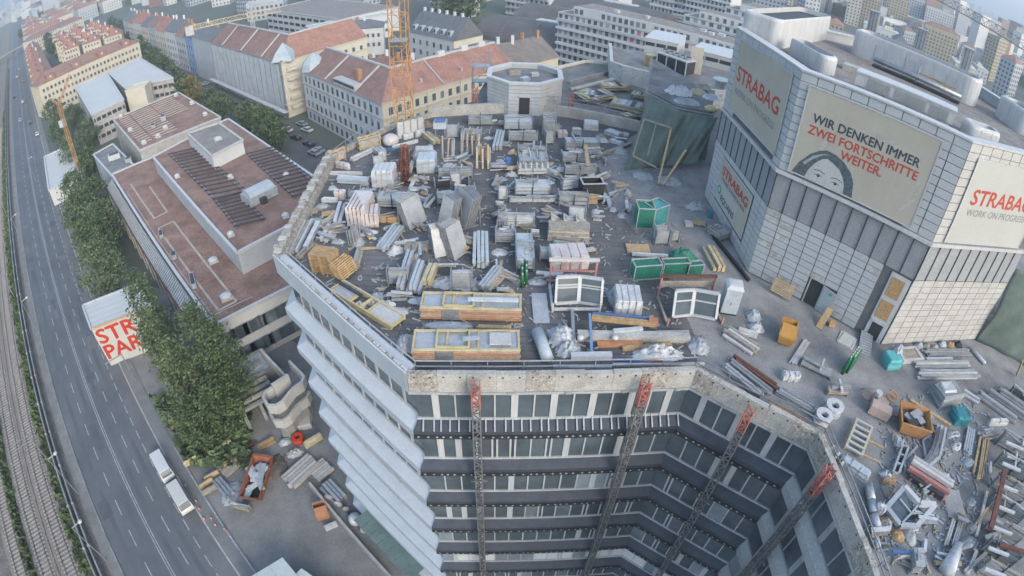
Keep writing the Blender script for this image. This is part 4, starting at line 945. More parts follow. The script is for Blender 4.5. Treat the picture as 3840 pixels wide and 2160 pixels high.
# ---- old L-shaped building with red roof
def lbuild(name, label, L1, M, R_, dep, z1, rh, wall0, wall1, roof0, roof1):
    L1, M, R_ = XY(L1), XY(M), XY(R_); p0, u0, n0, A0, r0 = wallframe(L1, M); p1, u1, n1, A1, r1 = wallframe(M, R_)
    e = empty(name, (M.x, M.y, 0), label, 'building')
    bis = (n0+n1)/((n0+n1).dot(n0)); Mi = M-bis*dep; L2, R2 = L1-n0*dep, R_-n1*dep
    MB().prism([L1, M, Mi, L2], 0, z1).build('wing_walls', wall0, e); MB().prism([M, R_, R2, Mi], 0, z1-.004).build('wing_walls', wall1, e)
    h = dep/2; o = .5; Mo = M+bis*o; L1o, R1o = L1+n0*o, R_+n1*o; rl, rm, rr = L1-n0*h+u0*0, M-bis*h, R_-n1*h
    v = lambda q, z: (q.x, q.y, z)
    a = MB().add([v(L1o, z1), v(Mo, z1), v(rm, z1+rh), v(rl+u0*2, z1+rh)], [(0, 1, 2, 3)]).build('roof_slope', roof0, e)
    b = MB().add([v(Mo, z1), v(R1o, z1), v(rr, z1+rh), v(rm, z1+rh)], [(0, 1, 2, 3)]).build('roof_slope', roof1, e)
    MB().add([v(L2, z1), v(Mi, z1), v(rm, z1+rh), v(rl+u0*2, z1+rh)], [(3, 2, 1, 0)]).build('roof_slope', roof0, e)
    MB().add([v(Mi, z1), v(R2, z1), v(rr, z1+rh), v(rm, z1+rh)], [(3, 2, 1, 0)]).build('roof_slope', roof1, e)
    MB().add([v(L1o, z1), v(rl+u0*2, z1+rh), v(L2, z1)], [(0, 1, 2)]).build('roof_hip', roof0, e)
    MB().add([v(R_, z1), v(R2, z1), v(rr, z1+rh)], [(0, 1, 2)]).build('gable', wall1, e)
    for s, t in ((rl+u0*2, rm), (rm, rr)):
        m = MB(); m.beam(v(s, z1+rh+.15), v(t, z1+rh+.15), .7, .5); m.build('ridge', concrete_l, e)
    for p, u, n, A, rz, w_ in ((p0, u0, n0, A0, r0, wall0), (p1, u1, n1, A1, r1, wall1)):
        for zz, th in ((z1-.15, .55), (z1-4.1, .3), (4.2, .3)):
            c = p+u*(A/2)+n*.16; m = MB(); m.box((c.x, c.y, zz), (A+.3, .35, th), rz); m.build('cornice', concrete_l if w_ is wall0 else cream_l, e)
    return e, (p0, u0, n0, A0, r0), (p1, u1, n1, A1, r1), (a, b), (rl, rm, rr)
z1, rh = 16.0, 5.2
OLD_M = XY(at(1, 0, 950, 780, z1)); OLD_R = OLD_M+(XY(at(1, 0, 1650, 570, z1))-OLD_M).normalized()*45
e, w0, w1, rf, rid = lbuild('corner_building', 'old L-shaped corner building with sunlit cream and shaded white walls under a red tiled roof', at(1, 0, 345, 525, z1), at(1, 0, 950, 780, z1), OLD_R, 16, z1, rh, white_pl, cream, brown_tile, red_tile)  # left wing cooler, right wing cream: sun and shade put into the colours
for (p, u, n, A, rz), cols in ((w0, 15), (w1, 16)):
    for r in range(4):
        wins(e, p, u, n, A, rz, cols, 1, 1.15, 1.9, .9+r*3.85, 0, frame=concrete_l if cols == 15 else cream_l)
    for k in range(4):
        s = A*(k+.5)/4 if cols == 15 else A*(k+.2)/4; c = p+u*s+n*.06; piece('downpipe', frame_g, e, (c.x, c.y, z1/2), (.14, .14, z1-.6), rz)
# firewall strips on the roof slopes
p, u, n, A, rz = w0
for t in (.36, .72):
    a = p+u*(A*t); m = MB(); m.beam((a.x+n.x*.4, a.y+n.y*.4, z1+.25), (a.x-n.x*8, a.y-n.y*8, z1+rh+.2), .5, .35); m.build('fire_wall', concrete_l, rf[0])
a = p+u*(A*.66)-n*3; m = MB(); m.box((a.x, a.y, z1+3.2), (1.3, 1.3, 3.4), rz); m.build('chimney', brick_m, rf[0])
for k in range(1): a = p+u*(A*.6)+n*.2; piece('dormer', concrete_l, e, (a.x-n.x*1.2, a.y-n.y*1.2, z1+.9), (A*.26, 2.6, 1.5), rz); piece('dormer_window', glass_d, e, (a.x+n.x*.12, a.y+n.y*.12, z1+1.0), (A*.24, .06, .7), rz)
p, u, n, A, rz = w1
for t in (.42,): a = p+u*(A*t); m = MB(); m.beam((a.x+n.x*.4, a.y+n.y*.4, z1+.25), (a.x-n.x*8, a.y-n.y*8, z1+rh+.2), .4, .3); m.build('fire_wall', frame_g, rf[1])
for t in (.15, .45, .68, .86): a = rid[1].lerp(rid[2], t); m = MB(); m.box((a.x, a.y, z1+rh+.5), (2.4, .9, 1.4), rz); m.build('chimney', white_pl if t > .3 else brick_m, rf[1])
for t in (.3, .6): a = p+u*(A*t)-n*2.2; m = MB(); m.box((a.x, a.y, z1+1.8), (.7, .7, 1.2), rz); m.build('roof_vent', frame_g, rf[1])
# copper cap on the street corner
q0 = XY(at(1, 0, 345, 525, z1)); cc = q0+w0[1]*3-w0[2]*3
m = MB(); m.rings([[(cc.x+r*math.cos(t*math.pi/4), cc.y+r*math.sin(t*math.pi/4), z1+zz) for t in range(8)] for r, zz in ((4.3, 0), (3.6, 2.2), (1.6, 4.2), (.1, 5.0))]); m.build('copper_cap', copper, e)
# back buildings in the courtyard of the old block
b0 = rid[1]+Vector((0, 17))
house('courtyard_wing', 'brown-roofed courtyard wing behind the old corner building', [b0+Vector((-11, -2)), b0+Vector((1, -9)), b0+Vector((8, 2)), b0+Vector((-4, 9))], 15, brick_m, brown_tile, 'gable', 4.5, chim=3)
house('courtyard_wing', 'small flat grey courtyard wing behind the red roof ridge', [b0+Vector((2, -10)), b0+Vector((8, -6)), b0+Vector((14, 4)), b0+Vector((9, 8))], 13, cream_l, slate, 'flat')
house('courtyard_wing', 'pale courtyard wing between two tiled roofs', [b0+Vector((-20, 8)), b0+Vector((-12, 0)), b0+Vector((-3, 12)), b0+Vector((-10, 18))], 14, white_pl, slate, 'hip', 3, chim=2)
# dark grey-roofed neighbour at the end of the red roof
R_ = OLD_R; p, u, n, A, rz = w1; a = R_+u*.1; zz = 15
e, q = house('grey_roof_house', 'cream house with grey weathered roof adjoining the red tiled roof', [a, a+u*20, a+u*20-n*16, a-n*16], zz, cream, mat('weathered_roof', (.155, .14, .125), .95, var=.25, scale=.4, fine=.25), 'gable', 5.5, sides=[(0, 8, 3, 1.1, 1.8, 2.5, 3.9)], chim=4)
# ---- scaffold-wrapped block
z2 = 18.5
a, b, c = XY(at(0, 0, 1600, 320, z2)), XY(at(1, 0, 190, 470, z2)), XY(at(1, 0, 345, 420, z2))
e, w0, w1, rf, rid = lbuild('wrapped_building', 'corner building wrapped in pale scaffold sheeting with red roof and copper corner cap', a, b, b+(c-b).normalized()*34, 15, z2, 6, scrim, cream_l, brown_tile, red_tile)
p, u, n, A, rz = w0
for k in range(int(A/2.2)):
    for r in range(7):
        c = p+u*(2.2*(k+.5))+n*(.62+.05*math.sin(k*2.3+r)); piece('scaffold_sheet', scrim, e, (c.x, c.y, 1.3+r*2.55), (2.1, .05, 2.45), rz+.02*math.sin(k*1.7+r*.9))
for k in range(0, int(A/2.2)+1, 2): c = p+u*(2.2*k)+n*.75; piece('scaffold_pole', galv, e, (c.x, c.y, z2/2), (.09, .09, z2+1), rz)
for t in (.2, .5, .78): a_ = p+u*(A*t); m = MB(); m.beam((a_.x+n.x*.4, a_.y+n.y*.4, z2+.25), (a_.x-n.x*7.5, a_.y-n.y*7.5, z2+6.2), .5, .35); m.build('fire_wall', concrete_l, rf[0])
cc = b-w0[1]*2.5-w0[2]*2.5
m = MB(); m.rings([[(cc.x+r*math.cos(t*math.pi/2+rz), cc.y+r*math.sin(t*math.pi/2+rz), z2+zz) for t in range(4)] for r, zz in ((4.8, 0), (3.0, 2.6), (.1, 5.4))]); m.build('copper_cap', copper, e)
p, u, n, A, rz = w1
for r in range(5): c = p+u*3.4+n*.5; piece('balcony', cream_l, e, (c.x, c.y, 3.2+r*3.1), (4.2, 1.0, 1.0), rz)
wins(e, p, u, n, A, rz, 8, 4, 1.1, 1.8, 2.5, 3.9, frame=cream_l, s0=7)
# covered walkway at its foot
p, u, n, A, rz = w0; c = p+u*(A/2)+n*2.2; m = MB(); m.box((c.x, c.y, 3.2), (A+6, 1.8, .25), rz); t = m.build('walkway_roof', frame_w, None, 'white covered walkway roof along the foot of the wrapped building', 'walkway')
# next wrapped block and the blue house along the street
pw, uw, nw = w0[0], w0[1], w0[2]
def row(s0, s1, name, label, z1_, wall, roofm, rh_, cols, dep=14, group=None, rows=4, roof='gable', back=0, chim=2):
    a_, b_ = pw+uw*s0-nw*back, pw+uw*s1-nw*back
    return house(name, label, [a_, b_, b_-nw*dep, a_-nw*dep], z1_, wall, roofm, roof, rh_, sides=[(0, cols, rows, 1.1, 1.8, 1.5, 3.6)], chim=chim, group=group)
row(-28, -2.5, 'wrapped_building', 'plain grey sheeted building beside the blue house', 18.5, grey_pl, slate, 4, 0)
row(-40, -28.4, 'town_house', 'bright blue town house in the street row', 18, blue_pl, slate, 4, 3)
cols_ = [(grey_pl, 'grey'), (white_pl, 'white'), (cream_l, 'pale cream'), (grey_pl, 'weathered grey'), (cream, 'yellowish'), (white_pl, 'plain white'), (cream_l, 'sand coloured'), (grey_pl, 'dull grey')]
s = -40.4
for k, (wm, nm) in enumerate(cols_):
    wd = 17+3*(k % 3); row(s-wd, s, 'town_house', nm+' town house, '+('first', 'second', 'third', 'fourth', 'fifth', 'sixth', 'seventh', 'eighth')[k]+' beyond the blue house along the tree street', 17+k % 2, wm, (brown_tile, slate, red_tile)[k % 3], 5, 5, group='town houses in the tree street', rows=4); s -= wd+.4
# ---- cream block with red roofs beside the railway road
cz_ = 16
def flats(a, b, dep, z1_, label, cols, rows=4, wall=cream, roofm=brown_tile, rh_=4.5, name='cream_flats', dorm=0, chim=0, group='cream apartment rows'):
    e, q = house(name, label, front(a, b, dep), z1_, wall, roofm, 'hip', rh_, sides=[(0, cols, rows, 1.1, 1.5, 2.2, 3.4)], group=group, chim=chim)
    p, u, n, L, rz = wallframe(q[0], q[1])
    for k in range(dorm):
        c = p+u*(L*(k+.5)/dorm)-n*2.3; m = MB(); m.box((c.x, c.y, z1_+1.6), (L/dorm*.3, 4, 3.2), rz); d_ = m.build('dormer', red_tile, e); piece('window', frame_w, d_, (c.x+n.x*2.0, c.y+n.y*2.0, z1_+2.0), (1.2, .06, 1.0), rz)
    return e, q
F0 = lambda x, y, z: XY(at(0, 0, x, y, z))
flats(F0(290, 655, cz_), F0(1050, 318, cz_), 13, cz_, 'long cream apartment row facing the white-roofed block', 26, dorm=4)
rr = lambda la0, al0, la1, al1, dep, *a_, **k_: flats(rp(la0, al0), rp(la1, al1), dep, *a_, **k_)
e, q = house('cream_flats', 'cream apartment wing with red roof along the railway road', [rp(11.5, 246), rp(23, 249), rp(23, 470), rp(11.5, 470)], 14, cream_l, red_tile, 'gable', 4.5, group='cream apartment rows', sides=[(3, 40, 3, 1.1, 1.5, 2, 3.6)], chim=6)
for k in range(7):
    a = rp(9.6, 262+k*29); house('gabled_house', 'narrow cream gabled house end facing the railway road, '+('first', 'second', 'third', 'fourth', 'fifth', 'sixth', 'seventh')[k]+' beyond the front cream row', [a, a+RN*9, a+RN*9+RU*13, a+RU*13], 14.5, cream_l, red_tile, 'gable', 4.0, group='gabled house ends by the railway road', sides=[(3, 3, 3, 1.1, 1.5, 2, 3.6), (0, 2, 3, 1.1, 1.5, 2, 3.6)])
lab_ = ['first', 'second', 'third']
for j, (s0, s1, al) in enumerate(((34, 45, 335), (47, 59, 328), (61, 72, 320))):
    for r_, (da, w_) in enumerate(((0, 'second'), (36, 'third'), (72, 'fourth'), (108, 'fifth'))):
        rr(s0, al+da, s1, al+da-3, 15, 15, 'cream apartment house with red roof, '+lab_[j]+' from the road in the '+w_+' row', 5, roofm=red_tile, chim=2, dorm=2)
rr(16, 533, 76, 568, 14, 14, 'long pale cream apartment row behind the red roofed houses', 22, wall=cream_l, roofm=brown_tile, chim=5)
rr(16, 600, 60, 620, 14, 15, 'long grey apartment row two blocks behind the red roofed houses', 16, wall=grey_pl, roofm=red_tile, chim=4)
for k in range(4):
    for j in range(4):
        d0 = 668+k*75; s0 = 16+j*34
        rr(s0, d0+j*12, s0+26, d0+j*12+8, 16, 15+(k+j) % 3, ('cream', 'pale', 'sand coloured', 'greyish')[j]+' apartment block '+('beyond', 'far beyond', 'deep beyond', 'at the end beyond')[k]+' the long cream rows', 7, rows=3, wall=(cream, cream_l, grey_pl, white_pl)[(j+k) % 4], roofm=(red_tile, brown_tile)[(j*2+k) % 2], chim=1)
# railway bridge over the road
a, b = F0(0, 440, 6.5), F0(215, 318, 6.5); p, u, n, L, rz = wallframe(a-(b-a)*.8, b); e = empty('railway_bridge', (p.x, p.y, 0), 'pale railway bridge crossing over the road', 'bridge')
c = p+u*(L/2); m = MB(); m.box((c.x, c.y, 6.0), (L, 5, 1.0), rz); m.build('deck', concrete_d, e)
for s_ in (-2.4, 2.4): m = MB(); q = c+n*s_; m.box((q.x, q.y, 6.7), (L, .4, 1.4), rz); m.build('girder', concrete_l, e)
for t in (.12, .4, .7, .95): q = p+u*(L*t); piece('pier', concrete_d, e, (q.x, q.y, 2.75), (1.2, 4, 5.5), rz)
# ---- slate-roofed house, vaulted halls, car park
sz = 14
a, b = XY(at(1, 0, 1155, 240, sz)), XY(at(1, 0, 1492, 310, sz)); e, q = house('slate_house', 'white house with steep slate roof and row of dormers', front(a, b, 14), sz, white_pl, slate, 'gable', 7.5, sides=[(0, 6, 3, 1.1, 1.8, 2.2, 3.9)])
p, u, n, L, rz = wallframe(q[0], q[1])
for k in range(6): c = p+u*(L*(k+.6)/6.4)-n*1.9; m = MB(); m.box((c.x, c.y, sz+2.0), (1.6, 2.6, 2.0), rz); d_ = m.build('dormer', copper, e); piece('window', glass_d, d_, (c.x+n.x*1.3, c.y+n.y*1.3, sz+2.1), (1.0, .06, 1.2), rz)
for k in range(6): c = p+u*(L*(k+.3)/6)-n*7; m = MB(); m.box((c.x, c.y, sz+8), (.8, .8, 1.6), rz); m.build('chimney', white_pl, e)
p2_, u2_, n2_, L2_, rz2 = wallframe(q[1], q[2]); c = p2_+u2_*(L2_/2)+n2_*.05
m = MB(); m.add([(v.x, v.y, z) for v, z in ((p2_+n2_*.1, 0), (p2_+u2_*L2_+n2_*.1, 0), (p2_+u2_*L2_+n2_*.1, sz), (c+n2_*.1, sz+7.6), (p2_+n2_*.1, sz))], [(0, 1, 2, 3, 4)]); m.build('gable_wall', cream_l, e)
b1 = q[1]; house('slate_annex', 'low annex with hipped slate roof beside the steep slate roof', [b1+u*.5+n*1, b1+u*13+n*-1, b1+u*13-n*13, b1+u*.5-n*11], 11, grey_pl, slate, 'hip', 2.5, sides=[(0, 3, 2, 1, 1.5, 3, 3.5)])
# vaulted dark halls
def vault(a, b, dep, z0_, rise, label, n_=14):
    p, u, n, L, rz = wallframe(a, b); e = empty('vaulted_hall', (p.x, p.y, 0), label, 'hall', 'dark vaulted halls')
    MB().prism([p, p+u*L, p+u*L-n*dep, p-n*dep], 0, z0_).build('walls', grey_pl, e)
    rings = []
    for s in (0, L): rings.append([tuple(Vector(((p+u*s-n*(dep*(.5-.5*math.cos(math.pi*k/n_)))).x, (p+u*s-n*(dep*(.5-.5*math.cos(math.pi*k/n_)))).y, z0_+rise*math.sin(math.pi*k/n_)))) for k in range(n_+1)])
    m = MB(); m.rings(rings, closed=False, cap=True); r_ = m.build('vault_roof', dark_roof, e, smooth=False)
    for t in (.25, .5, .75):
        m = MB(); c0 = p+u*(L*t); pts = [c0-n*(dep*(.5-.5*math.cos(math.pi*k/n_))) for k in range(n_+1)]
        for k in range(n_): m.beam((pts[k].x, pts[k].y, z0_+rise*math.sin(math.pi*k/n_)+.1), (pts[k+1].x, pts[k+1].y, z0_+rise*math.sin(math.pi*(k+1)/n_)+.1), .4, .3)
        m.build('roof_rib', slate, r_)
    c = p+u*(L*.55)-n*(dep*.62); m = MB(); m.box((c.x, c.y, z0_+rise+.1), (L*.3, 3.5, .6), rz); m.build('rooflight', frame_w, r_)
V0 = XY(at(1, 0, 1560, 330, 9)); d1 = Vector((.84, -.54)); d2 = Vector((.54, .84))
vault(V0+d2*10-d1*3, V0+d2*10+d1*46, 27, 9, 7.5, 'dark vaulted hall roof nearest the slate house')
vault(V0+d2*38-d1*4, V0+d2*38+d1*50, 27, 9.5, 8.5, 'dark vaulted hall roof between two others')
vault(V0+d2*66-d1*2, V0+d2*66+d1*52, 27, 10, 9, 'dark vaulted hall roof farthest from the slate house')
# ---- white apartment slab with balconies
def slab(a, b, dep, z1_, label, rows, cols, name='apartment_slab', pent=True, z0_=1.0, colour=True, seed=1, group='white apartment slabs'):
    p, u, n, L, rz = wallframe(a, b); e, q = house(name, label, [p, p+u*L, p+u*L-n*dep, p-n*dep], z1_, white_pl, gravel_roof, 'flat', parapet=concrete_l, group=group); rnd = random.Random(seed); dz = (z1_-z0_)/rows
    for r in range(rows):
        zz = z0_+r*dz; c = p+u*(L/2)+n*.55; m = MB(); m.box((c.x, c.y, zz+.55), (L, 1.1, .9), rz); m.build('balcony', panel_w2 if r % 2 else white_pl, e)
        for j in range(cols):
            c = p+u*(L*(j+.5)/cols)+n*.06; t = rnd.random(); g = glass_d if t < .5 else (glass_m if t < .8 else glass_l)
            if colour and r > rows-4 and j > cols*.35 and t > .84: g = rnd.choice((mat('awning_red', (.40, .16, .15), .8), mat('awning_blue', (.12, .2, .33), .8)))
            piece('window', g, e, (c.x, c.y, zz+dz*.66), (L/cols*.52, .08, dz*.52), rz)
    if pent:
        m = MB(); a_, b_ = p+u*(L*.06)-n*2.2, p+u*(L*.985)-n*2.2; m.prism([a_, b_, b_-n*(dep-4), a_-n*(dep-4)], z1_, z1_+3); m.build('penthouse', white_pl, e)
        m = MB(); m.prism([a_-n*.5, b_-n*.5, b_-n*(dep-4.5), a_-n*(dep-4.5)], z1_+3, z1_+3.05); m.build('penthouse_roof', gravel_roof, e)
        for j in range(cols):
            if rnd.random() < .8: c = a_+(b_-a_)*((j+.5)/cols)+n*.04; piece('window', rnd.choice((glass_d, glass_m)), e, (c.x, c.y, z1_+1.3), (1.3, .08, 1.7), rz)
        for j in range(7): c = a_+(b_-a_)*rnd.uniform(.1, .9)-n*rnd.uniform(2, dep-6); m = MB(); m.box((c.x, c.y, z1_+3.5), (rnd.uniform(1, 2.5), 1.2, .9), rz); m.build('roof_unit', frame_w, e)
    return e
a, b = XY(at(2, 0, 350, 95, 24)), XY(at(2, 0, 725, 165, 24)); bb = XY(at(2, 0, 1690, 430, 24))
slab(a, a+(bb-a)*1.25, 15, 24, 'long white apartment slab with rows of balconies behind the rear wing', 8, 34)
p, u, n, L, rz = wallframe(a, bb)
slab(a-n*42+u*28, a-n*42+u*115, 14, 25, 'second white apartment slab behind the balcony slab', 8, 26, seed=4)
slab(a-n*78+u*30, a-n*78+u*130, 14, 27, 'third white apartment slab at the back of the estate', 8, 28, seed=5)
slab(a-n*105-u*8, a-n*105+u*22, 14, 34, 'tall white apartment block with striped windows beside the vaulted halls', 11, 14, pent=False, colour=False, seed=6)
for k, (s_, d_, w_, h_) in enumerate(((-95, 75, 30, 26), (-58, 90, 26, 26), (-22, 105, 20, 26), (-130, 50, 26, 20))):
    slab(a+u*s_-n*d_, a+u*(s_+w_)-n*d_, 13, h_, ('white block with red window panels behind the slate roof', 'white block beside the treetops behind the vaulted halls', 'narrow white block behind the vaulted halls', 'wide low white block behind the car park')[k], 7, 9, pent=False, seed=20+k)
# parking deck / flat industrial roofs
a, b = XY(at(1, 0, 80, 80, 12)), XY(at(1, 0, 640, 150, 12)); e, q = house('parking_deck', 'flat white parking deck with dark openings behind the wrapped building', front(a, b, 34), 12, white_pl, gravel_roof, 'flat', parapet=concrete_l)
p, u, n, L, rz = wallframe(q[0], q[1])
for r in range(3):
    for j in range(12): c = p+u*(L*(j+.5)/12)+n*.04; piece('opening', gap_dark, e, (c.x, c.y, 2.5+r*3.6), (L/12*.72, .1, 1.5), rz)
a, b = XY(at(1, 0, 445, 230, 11)), XY(at(1, 0, 800, 160, 11)); house('flat_hall', 'low hall with pale blue flat roof behind the red tiled wing', front(a, b, 14), 11, grey_pl, copper, 'flat', parapet=frame_w, sides=[(0, 8, 1, 1.6, 1.2, 6, 3)])
a, b = XY(at(1, 0, 800, 150, 11)), XY(at(1, 0, 1010, 110, 11)); house('flat_hall', 'white flat-roofed hall beside the yellow tower crane', front(a, b, 16), 11, white_pl, white_roof, 'flat', sides=[(0, 5, 2, 1.3, 1.4, 3, 4)])
a, b = XY(at(1, 0, 640, 235, 12)), XY(at(1, 0, 960, 205, 12)); house('backyard_house', 'pale house with small grey hipped roof behind the red tiled wing', front(a, b, 12), 12, white_pl, slate, 'hip', 3, sides=[(0, 7, 2, 1, 1.6, 4, 4)], chim=2)
# ================================================================ distant city
rnd = random.Random(11)
def azpos(az, dist): a_ = math.radians(az); return Vector((math.sin(a_)*dist, math.cos(a_)*dist))
OCC = []
for o in list(COL.objects):
    if o.parent is None and o.type == 'EMPTY' and 'building' in str(o.get('category', '')): OCC.append(XY(WM[o.name].translation))
CITYW = [white_pl, cream_l, grey_pl, cream, mat('ochre_plaster', (.42, .36, .25), .9), mat('pale_blue_plaster', (.46, .50, .53), .9)]
CITYN = ['white', 'pale cream', 'grey', 'yellowish', 'ochre', 'pale bluish']
ROOFS = [gravel_roof, red_tile, slate, white_roof, brown_tile]; ROOFN = ['gravel', 'red tiled', 'slate', 'white', 'brown tiled']
def cityblock(pos, w_, d_, h_, rz, k, label, group):
    wi = k % len(CITYW); e = empty('city_block', (pos.x, pos.y, 0), label, 'building', group)
    m = MB(); m.box((pos.x, pos.y, h_/2), (w_, d_, h_), rz); m.build('walls', CITYW[wi], e)
    R_ = Matrix.Rotation(rz, 2); ro = ROOFS[k % 5]
    if ro in (red_tile, brown_tile, slate):
        q = [pos+R_ @ Vector(v) for v in ((-w_/2, -d_/2), (w_/2, -d_/2), (w_/2, d_/2), (-w_/2, d_/2))]; m, _, _ = roofmesh(q, h_, 'hip', 4, .3); m.build('roof', ro, e)
    else:
        m = MB(); m.box((pos.x, pos.y, h_+.25), (w_+.3, d_+.3, .5), rz); m.build('roof', ro, e); m = MB(); c = pos+R_ @ Vector((w_*.2, 0)); m.box((c.x, c.y, h_+1.5), (w_*.25, d_*.4, 2.2), rz); m.build('roof_house', CITYW[(wi+1) % 6], e)
    # window grid facing the site: one strip mesh per facade
    rows = max(2, int(h_/3.3))
    for (ax, L_, dd) in (((0, -1), w_, d_), ((-1, 0), d_, w_), ((1, 0), d_, w_)):
        n_ = R_ @ Vector(ax); 
        if n_.dot(pos) > 0: continue
        u_ = Vector((-n_.y, n_.x)); m = MB(); cols = max(2, int(L_/3.0))
        for r in range(rows):
            for c_ in range(cols):
                c = pos+n_*(dd/2+.06)+u_*(L_*((c_+.5)/cols-.5)); m.box((c.x, c.y, 1.9+r*3.2), (1.5, .1, 1.7), math.atan2(u_.y, u_.x))
        m.build('windows', glass_d if k % 3 else glass_m, e, kind='stuff')
placed = []; k = 0; tries = 0
BAR = [(-70, 62)]
while k < 255 and tries < 6000:
    tries += 1
    az = rnd.uniform(-46, 62); dist = 330*math.exp(rnd.uniform(0, 1.55))
    if az < 0 and dist < 430 and az > -30: pass
    pos = azpos(az, dist)
    lat = (pos-R0).dot(RN)
    al_ = (pos-R0).dot(RU)
    if lat < 26 or (lat < 160 and al_ > 200 and al_ < 960): continue
    if az > 8 and dist < 330: continue
    if any((pos-q).length < 30 for q in placed) or any((pos-q).length < 42 for q in OCC): continue
    tall = az > 20 and rnd.random() < .2
    w_, d_, h_ = rnd.uniform(12, 27), rnd.uniform(10, 16), (rnd.uniform(26, 44) if tall else rnd.uniform(11, 20))
    if dist < 420: h_ = min(h_, 24)
    wi = k % len(CITYW)
    cityblock(pos, w_, d_, h_, rnd.choice((-.55, -.55, 1.0, .2))+rnd.uniform(-.08, .08), k, f'{CITYN[wi]} city building with {ROOFN[k % 5]} roof in the hazy district beyond the site', 'hazy city buildings'); placed.append(pos); k += 1
# special ochre towers and white slabs seen over the plant tower
for az, dist, w_, d_, h_, ki, lab in ((36.5, 420, 26, 16, 46, 4, 'tall ochre tower seen behind the first grey exhaust stack'), (33.5, 380, 30, 14, 40, 4, 'ochre apartment tower beside the taller ochre one'), (40.5, 460, 40, 15, 48, 0, 'long tall white slab behind the exhaust stacks'), (45, 520, 36, 15, 44, 1, 'pale slab tower beyond the long tall white slab'), (41, 330, 34, 14, 36, 10, 'lower ochre block behind the long white enclosure'), (50, 430, 40, 15, 30, 0, 'wide white slab seen past the tall wedge enclosure'), (29, 480, 40, 16, 50, 2, 'tall grey tower behind the rear corner enclosure'), (24, 520, 44, 16, 46, 0, 'white high-rise beyond the apartment slabs')):
    cityblock(azpos(az, dist*1.6), w_*.9, d_, h_*.8, -.6, ki if ki != 10 else 4, lab, 'towers beyond the plant tower')
# the rest of the city as one mass
for nm, m_, n_, rr in (('distant_city', CITYW[0], 2800, 1), ('distant_city', CITYW[2], 2600, 2), ('distant_city', CITYW[1], 2200, 3), ('distant_city', brown_tile, 1300, 4), ('distant_trees', leaf_m, 1500, 5)):
    m = MB(); r3 = random.Random(rr)
    for _ in range(n_):
        az = r3.uniform(-62, 66); dist = 620*math.exp(r3.uniform(0, 2.3)); pos = azpos(az, dist); h_ = r3.uniform(9, 22) if r3.random() < .9 else r3.uniform(25, 60)
        la_ = (pos-R0).dot(RN)
        if dist < 1500 and (la_ < 26 or (la_ < 165 and dist < 1150)): continue
        if any((pos-q).length < 26 for q in placed): continue
        if rr == 5: h_ = r3.uniform(6, 12)
        m.box((pos.x, pos.y, h_/2), (r3.uniform(9, 34)*(1+dist/5000), r3.uniform(8, 20), h_), r3.uniform(0, 3.1))
    m.build(nm, m_, None, 'mass of far hazy city buildings towards the horizon' if rr < 5 else 'mass of far hazy greenery between the city buildings', 'city', kind='stuff')
hm = MB(); vs = []; N = 80
for k_ in range(N+1):
    az = -75+150*k_/N; p = azpos(az, 8200); h_ = 45+25*math.sin(k_*.31)+15*math.sin(k_*.83+1)
    vs += [(p.x, p.y, -.04), (p.x*1.06, p.y*1.06, max(12, h_)), (p.x*1.3, p.y*1.3, -.04)]
hm.add(vs, [f for k_ in range(N) for f in ((3*k_, 3*k_+3, 3*k_+4, 3*k_+1), (3*k_+1, 3*k_+4, 3*k_+5, 3*k_+2))]); hm.build('hills', mat('hill_green', (.07, .09, .06), .95, var=.3, scale=.003), None, kind='structure', smooth=True)
# ================================================================ trees
def tree(name, label, pos, h_, rx, rz0, m_, n_clump, n_leaf, leaf, seed, group=None, trunk=.3, shape='round', z0=0.0):
    r2 = random.Random(seed); e = empty(name, (pos.x, pos.y, z0), label, 'tree', group); zc0 = z0+h_*rz0
    t = MB(); t.tube((pos.x, pos.y, z0), (pos.x+.2, pos.y, z0+h_*.55), trunk, 7, trunk*.5)
    for k in range(5):
        a_ = r2.uniform(0, 6.28); zz = z0+h_*r2.uniform(.25, .55); t.tube((pos.x+.1, pos.y, zz), (pos.x+math.cos(a_)*rx*.6, pos.y+math.sin(a_)*rx*.6, zz+h_*.22), trunk*.4, 5, trunk*.12)
    t.build('trunk', bark_m, e)
    m = MB(); H_ = h_-h_*rz0
    for c_ in range(n_clump):
        t_ = r2.random(); a_ = r2.uniform(0, 6.28)
        if shape == 'poplar': rad = rx*(math.sin(math.pi*min(1, .12+t_*.86))**.7)
        else: rad = rx*math.sqrt(max(.02, 1-(2*t_-.95)**2))
        rr = rad*math.sqrt(r2.uniform(.15, 1)); c = Vector((pos.x+rr*math.cos(a_), pos.y+rr*math.sin(a_), zc0+H_*t_)); cs = r2.uniform(.5, 1.25)*(rx*.26 if shape != 'poplar' else rx*.34)
        for l_ in range(n_leaf):
            d = Vector((r2.gauss(0, 1), r2.gauss(0, 1), r2.gauss(0, .9)))*cs*.6; s = leaf*r2.uniform(.5, 1.2)
            nx = Vector((r2.gauss(0, 1), r2.gauss(0, 1), r2.gauss(.6, 1))).normalized(); ux = nx.orthogonal().normalized(); uy = nx.cross(ux); q = c+d
            m.add([q-ux*s, q+uy*s*.55, q+ux*s, q-uy*s*.55], [(0, 1, 2, 3)])
    m.build('crown', m_, e); return e
